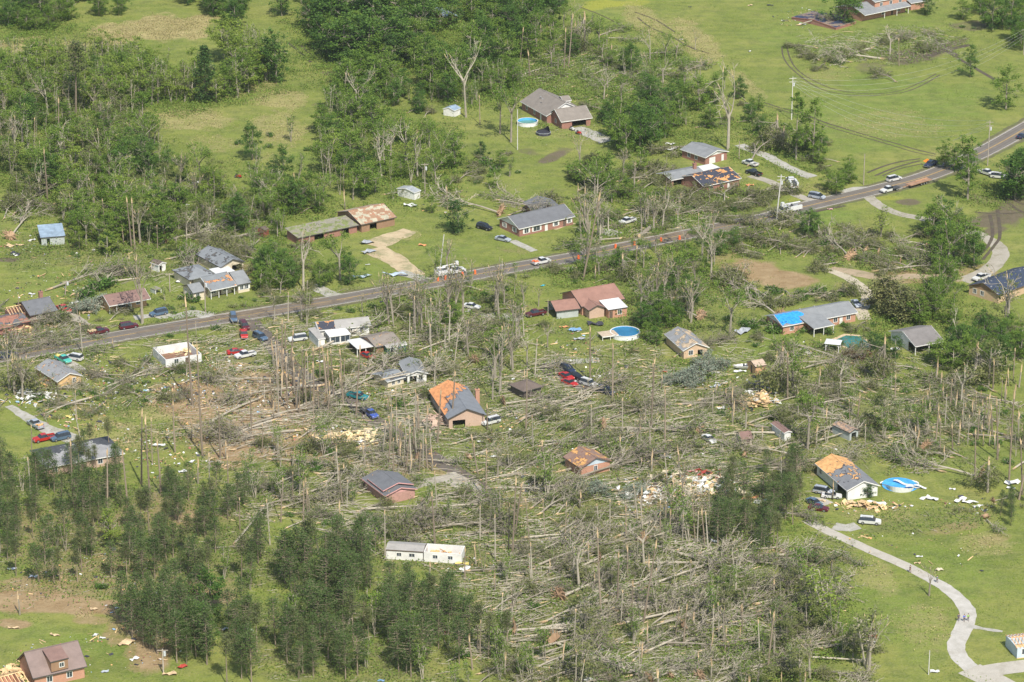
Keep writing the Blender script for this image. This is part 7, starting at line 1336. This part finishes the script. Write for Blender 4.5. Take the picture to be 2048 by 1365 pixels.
# ---------------------------------------------------------------- sheets and boards thrown about: larger ones are things
SH = [(415,750,2.4,'white'),(640,725,2,'white'),(318,893,3.2,'white'),(385,925,2.2,'white'),(365,945,2,'white'),(137,835,1.6,'yellow'),(137,846,1.4,'tan'),(175,627,3,'tan'),(120,645,2.4,'white'),(150,607,2,'white'),(110,655,2.2,'tan'),(64,222+260,2,'white'),(40,492,2.4,'tan'),(20,494,2.6,'tan'),(30,512,2.2,'white'),(64,590,1.8,'white'),(725,557,6,'steel'),(790,553,7,'steel'),(733,487,4,'grey'),(735,506,4,'grey'),(820,413,4,'white'),(845,492,2.4,'orange'),(395,367,3,'white'),(373,412,1.8,'white'),(512,397,1.8,'white'),(207,445,1.6,'white'),(357,565,2,'white'),(736,531,1.4,'white'),(1150,662,3.4,'blue'),(1158,680,3,'grey'),(1128,656,2.4,'orange'),(1190,650,4,'dark'),(1485,665,4.5,'grey'),(1430,775,3,'grey'),(1440,769,2.6,'white'),(1395,758,3,'white'),
 (1500,795,3.2,'white'),(1510,790,2.4,'pink'),(1520,805,2.4,'tan'),(1545,805,3,'silver'),(1490,803,2.4,'white'),(1445,818,2.6,'white'),(1474,792,1,'blue'),(1345,950,5,'cream'),(1360,968,4,'cream'),(1385,945,2.6,'pink'),(1400,965,3.2,'white'),(1415,958,3,'cream'),(1380,985,4,'tan'),(1355,990,4,'tan'),(1425,970,2.4,'white'),(1345,1003,2.6,'white'),(1410,985,2.2,'red'),(1335,1017,1.8,'blue'),(1290,985,2.4,'tan'),(1270,975,1.8,'white'),(1500,1000,4,'orange'),(1520,1007,3.4,'white'),(1460,985,3,'white'),
 (1920,1003,3.6,'white'),(1940,1007,3.8,'white'),(1955,1015,2.6,'white'),(2025,968,3.8,'white'),(2022,978,2,'white'),(1905,980,1.5,'white'),(1862,1000,3,'white'),(1850,998,2.4,'white'),(1720,1014,3,'tan'),(1735,1008,3.2,'white'),(1760,1010,3,'white'),(1700,1008,2.4,'tan'),(1745,1018,2.6,'tan'),(1745,1275,2,'red'),(1741,1288,2,'white'),(1870,1345,2,'white'),(1838,1115,1.6,'white'),(1878,1141,1.8,'cream'),(1430,1085,2,'white'),
 (645,876,2,'blue'),(730,868,3,'cream'),(745,862,2.6,'cream'),(700,882,3,'cream'),(690,875,2.6,'tan'),(660,872,2.8,'tan'),(720,885,2.4,'white'),(795,882,1.8,'white'),(930,1140,2.4,'white'),(925,1130,3,'yellow'),(870,1120,1.6,'white'),(1198,1305,2.4,'white'),(1185,1310,1.5,'white'),(1175,1362,3,'white'),(895,1267,1.6,'red'),(762,1363,1.4,'blue'),(640,1048,1.8,'tan'),(67,1155,2,'silver'),(317,1187,1.8,'white'),(25,1140,2,'silver'),(210,1345,1.6,'silver'),(340,1350,3,'tan'),(365,1335,2,'red'),(250,1289,3.6,'tan'),(268,1320,1.8,'white'),(206,1278,1.4,'white'),(188,1220,1.8,'tan'),(236,1218,1.6,'white'),(450,1260,1.4,'white'),(500,1262,1.6,'white'),(28,1258,2.4,'tan'),(110,1272,2.2,'tan'),(190,1272,1.4,'white'),(1240,883,2,'grey'),(1330,915,3.2,'grey'),(1315,905,2.6,'grey'),(960,885,1.6,'white'),(985,915,1.8,'white'),(1025,760,1.6,'white'),(1145,765,2,'white'),
 (1345,300,4,'white'),(1340,290,3,'white'),(1790,700,2.4,'white'),(1745,705,2.6,'white'),(1645,1003,1.6,'tan'),(1380,15,1.2,'dark'),(1500,12,1.8,'tan'),(1540,12,2.4,'dark'),(1500,104,1.8,'white'),(1362,80,1.2,'white'),(1660,390+30,1.6,'pink'),(1835,1128,1.4,'tan'),(1500,372,2.4,'orange'),(1085,573,1.5,'turquoise'),(1330,745,1.2,'red'),(1480,745,3,'white'),(1515,770,5,'dark'),(612,375,3,'dark'),(768,605,2.4,'dark'),(30,350+160,3,'dark'),(1605,50,2.6,'white'),(1640,48,3,'blue')]
SC_ = dict(steel=(.38,.46,.54), white=(.70,.70,.67), tan=(.60,.44,.26), blue=(.20,.36,.55), grey=(.36,.38,.40), orange=(.66,.30,.12), yellow=(.70,.56,.18), cream=(.70,.60,.42), silver=(.48,.52,.56), dark=(.05,.05,.06), pink=(.62,.36,.34), red=(.48,.07,.05), turquoise=(.05,.45,.55))
shr = random.Random(5)
for x, y, s_, c_ in SH:
    p = W(x, y); n = 5; mb = MB(); a_ = shr.uniform(.25, .6) if c_ != 'steel' else .14; vs = []; ph = shr.uniform(0, 6)
    for j in range(3):
        for i in range(n): vs.append(((i/(n-1)-.5)*s_+shr.uniform(-.12, .12)*s_*.6, (j/2-.5)*s_*a_*(1+.3*math.sin(i+ph))+shr.uniform(-.05, .05)*s_, .12+.16*s_*abs(math.sin(i*1.1+ph+j*.4))))
    fs = [(j*n+i, j*n+i+1, (j+1)*n+i+1, (j+1)*n+i) for j in range(2) for i in range(n-1)]; mb.add(vs, fs); m0 = len(vs); mb.add([(a, b_, c-.05) for a, b_, c in vs], [f[::-1] for f in fs])
    o = mb.build('debris_sheet', solid('debris_'+c_, SC_[c_], .6, var=.2)); o.location = (p.x, p.y, 0); o.rotation_euler = (0, shr.uniform(-.1, .1), shr.uniform(-.6, .9)); o['category'] = 'debris'; o['group'] = 'building sheets and boards thrown about'
    recs.append((o, '%s %s' % ('large' if s_ > 3 else 'small' if s_ < 2 else 'bent', c_+' sheet of debris'), x, y))
assign_labels(recs)
bad_ = [o['label'] for o, *_ in recs if not 4 <= len(o['label'].split()) <= 16]; print('LABELBAD', len(bad_), bad_[:6], 'dups', len(recs)-len({o['label'] for o, *_ in recs}))
# ---------------------------------------------------------------- stuff: undergrowth, fallen branches, scattered bits
rng = np.random.default_rng(77)
def sample(n, mask, pw=1.0):
    """world points inside the frame, with probability from a mask over the ground grid"""
    gm = np.clip(mask, 0, 1)**pw; gm = gm*((PXX > -60) & (PXX < 2110) & (PYY > -30) & (PYY < 1420)); gm[:4] = 0; gm[-6:] = 0; gm[:, :5] = 0; gm[:, -5:] = 0
    f = gm.ravel().astype(float); f /= f.sum(); ix = rng.choice(len(f), n, p=f); return GX.ravel()[ix]+rng.uniform(-.6, .6, n), GY.ravel()[ix]+rng.uniform(-.6, .6, n), PXX.ravel()[ix], PYY.ravel()[ix]
def distmask(lines, w_):
    m_ = np.ones(GX.shape)
    for pts in lines:
        for a, b_ in zip(pts[:-1], pts[1:]):
            ax, ay, bx_, by = a.x, a.y, b_.x, b_.y; L2 = (bx_-ax)**2+(by-ay)**2; t = np.clip(((GX-ax)*(bx_-ax)+(GY-ay)*(by-ay))/L2, 0, 1); m_ = np.where(np.hypot(GX-ax-t*(bx_-ax), GY-ay-t*(by-ay)) < w_, 0, m_)
    return m_
clear = distmask([RC], 4.4)*(.3+.7*distmask([SIDE], 2.2))*distmask(DRV, 2.2)
for x0, y0, x1, y1 in PROT:
    if x1-x0 > 0: clear[(PXX > x0+2) & (PXX < x1-2) & (PYY > (y0+y1)/2-(y1-y0)*.25) & (PYY < y1-1)] *= .05
woods = blobs([(120,320,200,130,0,1),(330,180,260,50,-5,1),(420,430,150,50,0,1),(80,60,110,30,0,1),(800,90,230,100,0,1),(780,320,150,90,0,.9),(960,170,120,60,0,.9),(1200,170,190,100,0,1),(1400,260,140,60,20,.6),(1560,290,100,50,30,.7),(1320,420,180,60,-10,.8),(1260,560,200,60,0,.8),(1530,490,110,30,0,.7),(1760,520,150,30,0,.8),(1860,680,180,50,0,.8),(950,640,140,60,0,.7),(1900,600,80,60,0,.5),(250,490,200,25,0,.8),(560,480,90,90,0,.9),(1780,95,150,30,0,.5),
    (280,1080,320,130,0,.25),(740,1240,230,120,0,.35),(1500,1040,150,70,0,.6),(1560,1290,140,130,0,.8),(1320,640,90,60,0,.7),(1400,740,90,40,0,.7),(1980,390,70,30,0,.7),(620,430,90,40,0,.7),(440,350,60,40,0,.3),(420,640,260,18,-9,.7),(880,600,200,22,-9,.7),(100,700,150,40,0,.5),(250,600,120,20,0,.4)])
tuft = smooth_noise(GX, GY, 4.3, 9); tuft2 = smooth_noise(GX, GY, 1.9, 10); und = np.clip(np.maximum(litter*1.1, woods)*clear*(1-.85*dirt), 0, 1)*(.15+1.2*np.clip(tuft*.6+tuft2*.6-.3, 0, 1))
def stuffobj(o, label): o['kind'] = 'stuff'; o['label'] = label; o['category'] = 'ground cover'
x, y, _, _ = sample(420000, und); hh = smooth_noise(x, y, 3.0, 12); P = np.stack([x, y, rng.random(len(x))*(.15+1.1*hh)], 1); stuffobj(np_mesh('undergrowth', leaf_quads(P, .22+.36*rng.random(len(x)), rng, .8), 4, L_und), 'low green undergrowth between the fallen trees')
x, y, _, _ = sample(120000, np.clip(woods*clear, 0, 1)**1.5*(.3+tuft)); P = np.stack([x, y, rng.random(len(x))*(.3+3.0*smooth_noise(x, y, 3.4, 14))], 1); stuffobj(np_mesh('thicket', leaf_quads(P, .28+.36*rng.random(len(x)), rng, .8), 4, L_mid), 'green thicket filling the woods')
x, y, _, _ = sample(90000, np.clip((1-np.maximum(litter, woods))*clear*(1-np.maximum(dirt, mud)), 0, 1)*np.clip(smooth_noise(GX, GY, 6, 21)*1.7-.6, 0, 1)); P = np.stack([x, y, .05+rng.random(len(x))*.22], 1); stuffobj(np_mesh('weeds', leaf_quads(P, .14+.22*rng.random(len(x)), rng, 1.2), 4, L_bri), 'weeds and long tufts in the open grass')
L_dry = leafmat('dry_grass', (.30, .27, .11), (.50, .42, .21), .3); x, y, _, _ = sample(26000, np.clip(straw, 0, 1)**2*clear*(.2+tuft)); P = np.stack([x, y, .1+rng.random(len(x))*.5], 1); stuffobj(np_mesh('dry_grass', leaf_quads(P, .2+.3*rng.random(len(x)), rng, .6), 4, L_dry), 'straw-coloured dry grass in the meadows')
# broken branches: curved three-sided sticks laid along the fall direction
def sticks(n, mask, Lr, rr, name, mat, label, zr=.9):
    x, y, px_, py_ = sample(n, mask); base = np.where(px_ > 1650, 2.4, np.where(py_ < 700, .9, .42)); an = base+(smooth_noise(x, y, 14, 33)-.5)*2.2+rng.normal(size=n)*np.where(rng.random(n) < .75, .22, 1.4); L_ = Lr[0]+(Lr[1]-Lr[0])*rng.random(n)**2; r0 = rr[0]+(rr[1]-rr[0])*rng.random(n); d1 = np.stack([np.cos(an), np.sin(an), rng.normal(size=n)*.10], 1); z0 = .08+rng.random(n)*zr
    p0 = np.stack([x, y, z0], 1); bend = rng.normal(size=n)*.3; d2 = np.stack([np.cos(an+bend), np.sin(an+bend), d1[:, 2]-.12], 1); p1 = p0+d1*L_[:, None]*.5; p2 = p1+d2*L_[:, None]*.5; p1[:, 2] = np.maximum(p1[:, 2], .06); p2[:, 2] = np.maximum(p2[:, 2], .05); up = np.array([0, 0, 1.0]); s_ = np.cross(d1, up); s_ /= np.linalg.norm(s_, axis=1)[:, None]
    def ring(p, r_): return [p+s_*r_[:, None], p+up*r_[:, None]*1.2, p-s_*r_[:, None]]
    A, B_, D = ring(p0, r0), ring(p1, r0*.8), ring(p2, r0*.35); Q = []
    for a, b_ in ((A, B_), (B_, D)):
        for k in (0, 1): Q.append(np.stack([a[k], b_[k], b_[k+1], a[k+1]], 1))
    stuffobj(np_mesh(name, np.concatenate(Q).reshape(-1, 3), 4, mat), label)
cent = blobs([(620,800,300,170,0,1),(1150,880,360,170,0,1),(1200,1170,400,200,0,1),(700,1000,260,80,0,.9),(1760,840,280,90,0,.8),(1850,720,180,30,0,.5),(60,740,140,40,0,.7),(200,700,160,40,0,.4),(1460,740,160,60,0,.5),(950,680,140,50,0,.7),(1450,1290,170,90,0,.9),(150,660,170,25,0,.5),(1310,440,150,40,-10,.5),(1780,520,150,25,0,.4),(1200,150,150,60,0,.4),(1780,95,150,30,0,.5),(300,450,200,40,0,.3),(380,560,150,30,0,.2)])
clump = np.clip(smooth_noise(GX, GY, 7.5, 41)*.6+tuft*.6-.25, .02, 1)**1.6
sticks(13000, np.clip(cent*clear, 0, 1)*clump, (.8, 4.5), (.022, .055), 'fallen_branches', K_twig, 'tangle of broken grey branches over the ground'); sticks(4200, np.clip(cent*clear, 0, 1)*clump, (2.5, 9), (.05, .11), 'fallen_limbs', K_grey, 'larger broken limbs lying across one another', .8)
sticks(1500, np.clip(cent*clear, 0, 1), (.8, 4), (.06, .12), 'split_wood', K_wood, 'pale freshly split wood among the branches', .6); sticks(9000, np.clip(litter*clear, 0, 1), (.5, 3), (.02, .05), 'twig_litter', K_twig, 'twigs and small branches strewn on the grass', .2)
# scattered small building debris
near = blobs([(50,655,100,36,0,.9),(200,760,200,40,0,.8),(110,580,100,30,0,.35),(350,760,120,60,0,1),(450,740,90,50,0,.9),(700,875,110,30,0,1.2),(760,760,120,60,0,.7),(1380,980,130,50,0,1.3),(1300,1000,80,40,0,1),(1510,800,60,30,0,1.2),(1450,770,80,30,0,.7),(1740,1012,100,16,0,1),(1930,1010,50,16,0,.5),(1690,1080,60,20,0,.2),(100,1330,120,40,0,.6),(250,1290,120,60,0,.28),(60,795,70,20,0,.7),(150,830,80,40,0,.6),(850,760,90,60,0,.6),(980,860,60,40,0,.6),(1150,700,60,30,0,.5),(1190,770,100,40,0,.5),
    (600,780,200,90,0,.5),(1100,900,300,100,0,.25),(1200,1150,300,150,0,.15),(1850,1110,130,50,0,.08),(350,900,120,60,0,.4),(930,1130,60,20,0,.7),(30,498,50,12,0,.35),(1600,700,60,30,0,.2),(200,1150,200,60,0,.1),(1700,900,120,40,0,.2),(1600,40,50,20,0,.4),(160,490,150,40,0,.2),(900,400,60,30,0,.2)])
def bits(n, name, mat, sz, asp, label, z=.25):
    x, y, _, _ = sample(n, np.clip(near/1.3*np.maximum(clear, .1), 0, 1)*(.1+tuft2)**2); s_ = sz[0]+(sz[1]-sz[0])*rng.random(n)**4; an = rng.random(n)*3.14; tilt = rng.normal(size=n)*.3; a = np.stack([np.cos(an), np.sin(an), tilt*.5], 1)*s_[:, None]*.5; b_ = np.stack([-np.sin(an), np.cos(an), rng.normal(size=n)*.4], 1)*(s_*asp)[:, None]*.5; c = np.stack([x, y, .06+rng.random(n)*z], 1)
    top = np.stack([c-a-b_, c+a-b_, c+a+b_, c-a+b_], 1); dn = top-np.array([0, 0, .05]); side = np.stack([top[:, 0], dn[:, 0], dn[:, 1], top[:, 1]], 1); stuffobj(np_mesh(name, np.concatenate([top, dn[:, ::-1], side]).reshape(-1, 3), 4, mat), label)
bits(3200, 'white_scraps', solid('debris_white', SC_['white'], .6), (.10, .8), .6, 'small white scraps of siding and insulation'); bits(3000, 'wood_scraps', lumber, (.3, 2.4), .09, 'loose boards and laths scattered about'); bits(1300, 'decking_scraps', ply, (.15, .9), .5, 'orange scraps of roof decking'); bits(1800, 'dark_scraps', solid('debris_dark', SC_['dark'], .8), (.3, 1.2), .6, 'dark scraps of shingle and felt'); bits(900, 'red_scraps', solid('brick_bits', (.34, .14, .1), .9), (.2, .8), .6, 'broken brick and red scraps')
bits(300, 'blue_scraps', solid('debris_paleblue', (.30, .45, .60), .6), (.2, 1.0), .6, 'small pale blue scraps')
# rubble inside the broken houses
def rubble(name, px, py, rx, ry, n, mat, label, hgt=1.2, L_=2.4):
    p = W(px, py); mb = MB(); rr = random.Random(px)
    for k in range(n):
        x, y = rr.gauss(0, rx*.45), rr.gauss(0, ry*.45); M = Matrix.Translation((x, y, .15+rr.random()*hgt*math.exp(-(x/rx)**2-(y/ry)**2))) @ Matrix.Rotation(rr.uniform(0, 3.1), 4, 'Z') @ Matrix.Rotation(rr.gauss(0, .35), 4, 'Y') @ Matrix.Rotation(rr.gauss(0, .3), 4, 'X'); s_ = rr.uniform(.4, L_); w_ = rr.choice([.06, .08, .3, .6]); mb.box(-s_/2, s_/2, -w_, w_, -.04, .04, M)
    o = mb.build(name, mat); o.location = p; o['kind'] = 'stuff'; o['label'] = label; o['category'] = 'rubble'
for (nm, x, y, rx, ry, n, m_, l_) in [('insulation_heap', 374, 701, 3.0, 3.6, 46, insul, 'cream insulation heaped inside the roofless house'), ('rubble', 1385, 980, 9, 9, 160, solid('debris_cream', SC_['cream'], .7), 'cream wall pieces on the wrecked foundation'), ('rubble', 1380, 985, 10, 9, 130, lumber, 'splintered boards on the wrecked foundation'), ('rubble', 1395, 972, 8, 7, 70, solid('debris_white', SC_['white']), 'white pieces on the wrecked foundation'), ('rubble', 1400, 960, 7, 6, 22, solid('debris_red', SC_['red']), 'red furniture scraps on the wrecked foundation'),
    ('rubble', 1515, 802, 6, 6, 110, lumber, 'wooden heap of a flattened shed'), ('rubble', 1508, 796, 5, 5, 50, solid('debris_white', SC_['white']), 'white pieces on the flattened shed'), ('rubble', 712, 876, 9, 5, 110, insul, 'long heap of pale rubble beside the muddy side road'), ('rubble', 690, 880, 8, 4, 60, lumber, 'splintered boards beside the muddy side road'), ('rubble', 25, 660, 8, 8, 110, lumber, 'boards thrown over the torn-open brick house'), ('rubble', 20, 668, 8, 8, 60, B_red, 'red wall pieces of the torn-open brick house'), ('rubble', 1735, 1014, 10, 2.6, 40, lumber, 'line of boards below the black and orange roof'),
    ('rubble', 885, 1108, 6, 2, 40, ply, 'broken inner walls of the mobile home'), ('rubble', 30, 1352, 5, 5, 80, lumber, 'splintered rafters at the torn end of the dormered house'), ('rubble', 800, 757, 5, 4, 50, solid('debris_white', SC_['white']), 'white siding under the fallen tree'), ('rubble', 820, 745, 4, 4, 30, solid('debris_dark', SC_['dark']), 'shingle scraps under the fallen tree'), ('rubble', 1300, 990, 8, 5, 60, solid('debris_white', SC_['white']), 'white scraps on bare orange soil'), ('rubble', 1695, 865, 5, 4, 50, solid('grey_boards', (.3, .26, .22), .9), 'grey boards around the collapsing wooden shed'),
    ('rubble', 870, 845, 4, 6, 60, B_pale, 'fallen bricks along the orange-decked brick house'), ('rubble', 65, 795, 7, 5, 60, solid('debris_white', SC_['white']), 'scraps in the brush below the yellow-gabled wreck'), ('rubble', 100, 765, 6, 4, 40, ply, 'orange scraps at the yellow-gabled wreck')]: rubble(nm, x, y, rx, ry, n, m_, l_)
# ---------------------------------------------------------------- thin summer haze round camera and scene
hz = MB(); hz.box(-450, 450, CY-60, 420, -1.2, 330); ho = hz.build('haze', bpy.data.materials.new('haze')); hm_ = ho.data.materials[0]; hm_.use_nodes = True; hn = hm_.node_tree; hn.nodes.remove(hn.nodes['Principled BSDF'])
pv = hn.nodes.new('ShaderNodeVolumePrincipled'); pv.inputs['Color'].default_value = (.80, .88, .95, 1); pv.inputs['Density'].default_value = HAZE; hn.links.new(pv.outputs[0], hn.nodes['Material Output'].inputs['Volume']); ho['kind'] = 'stuff'
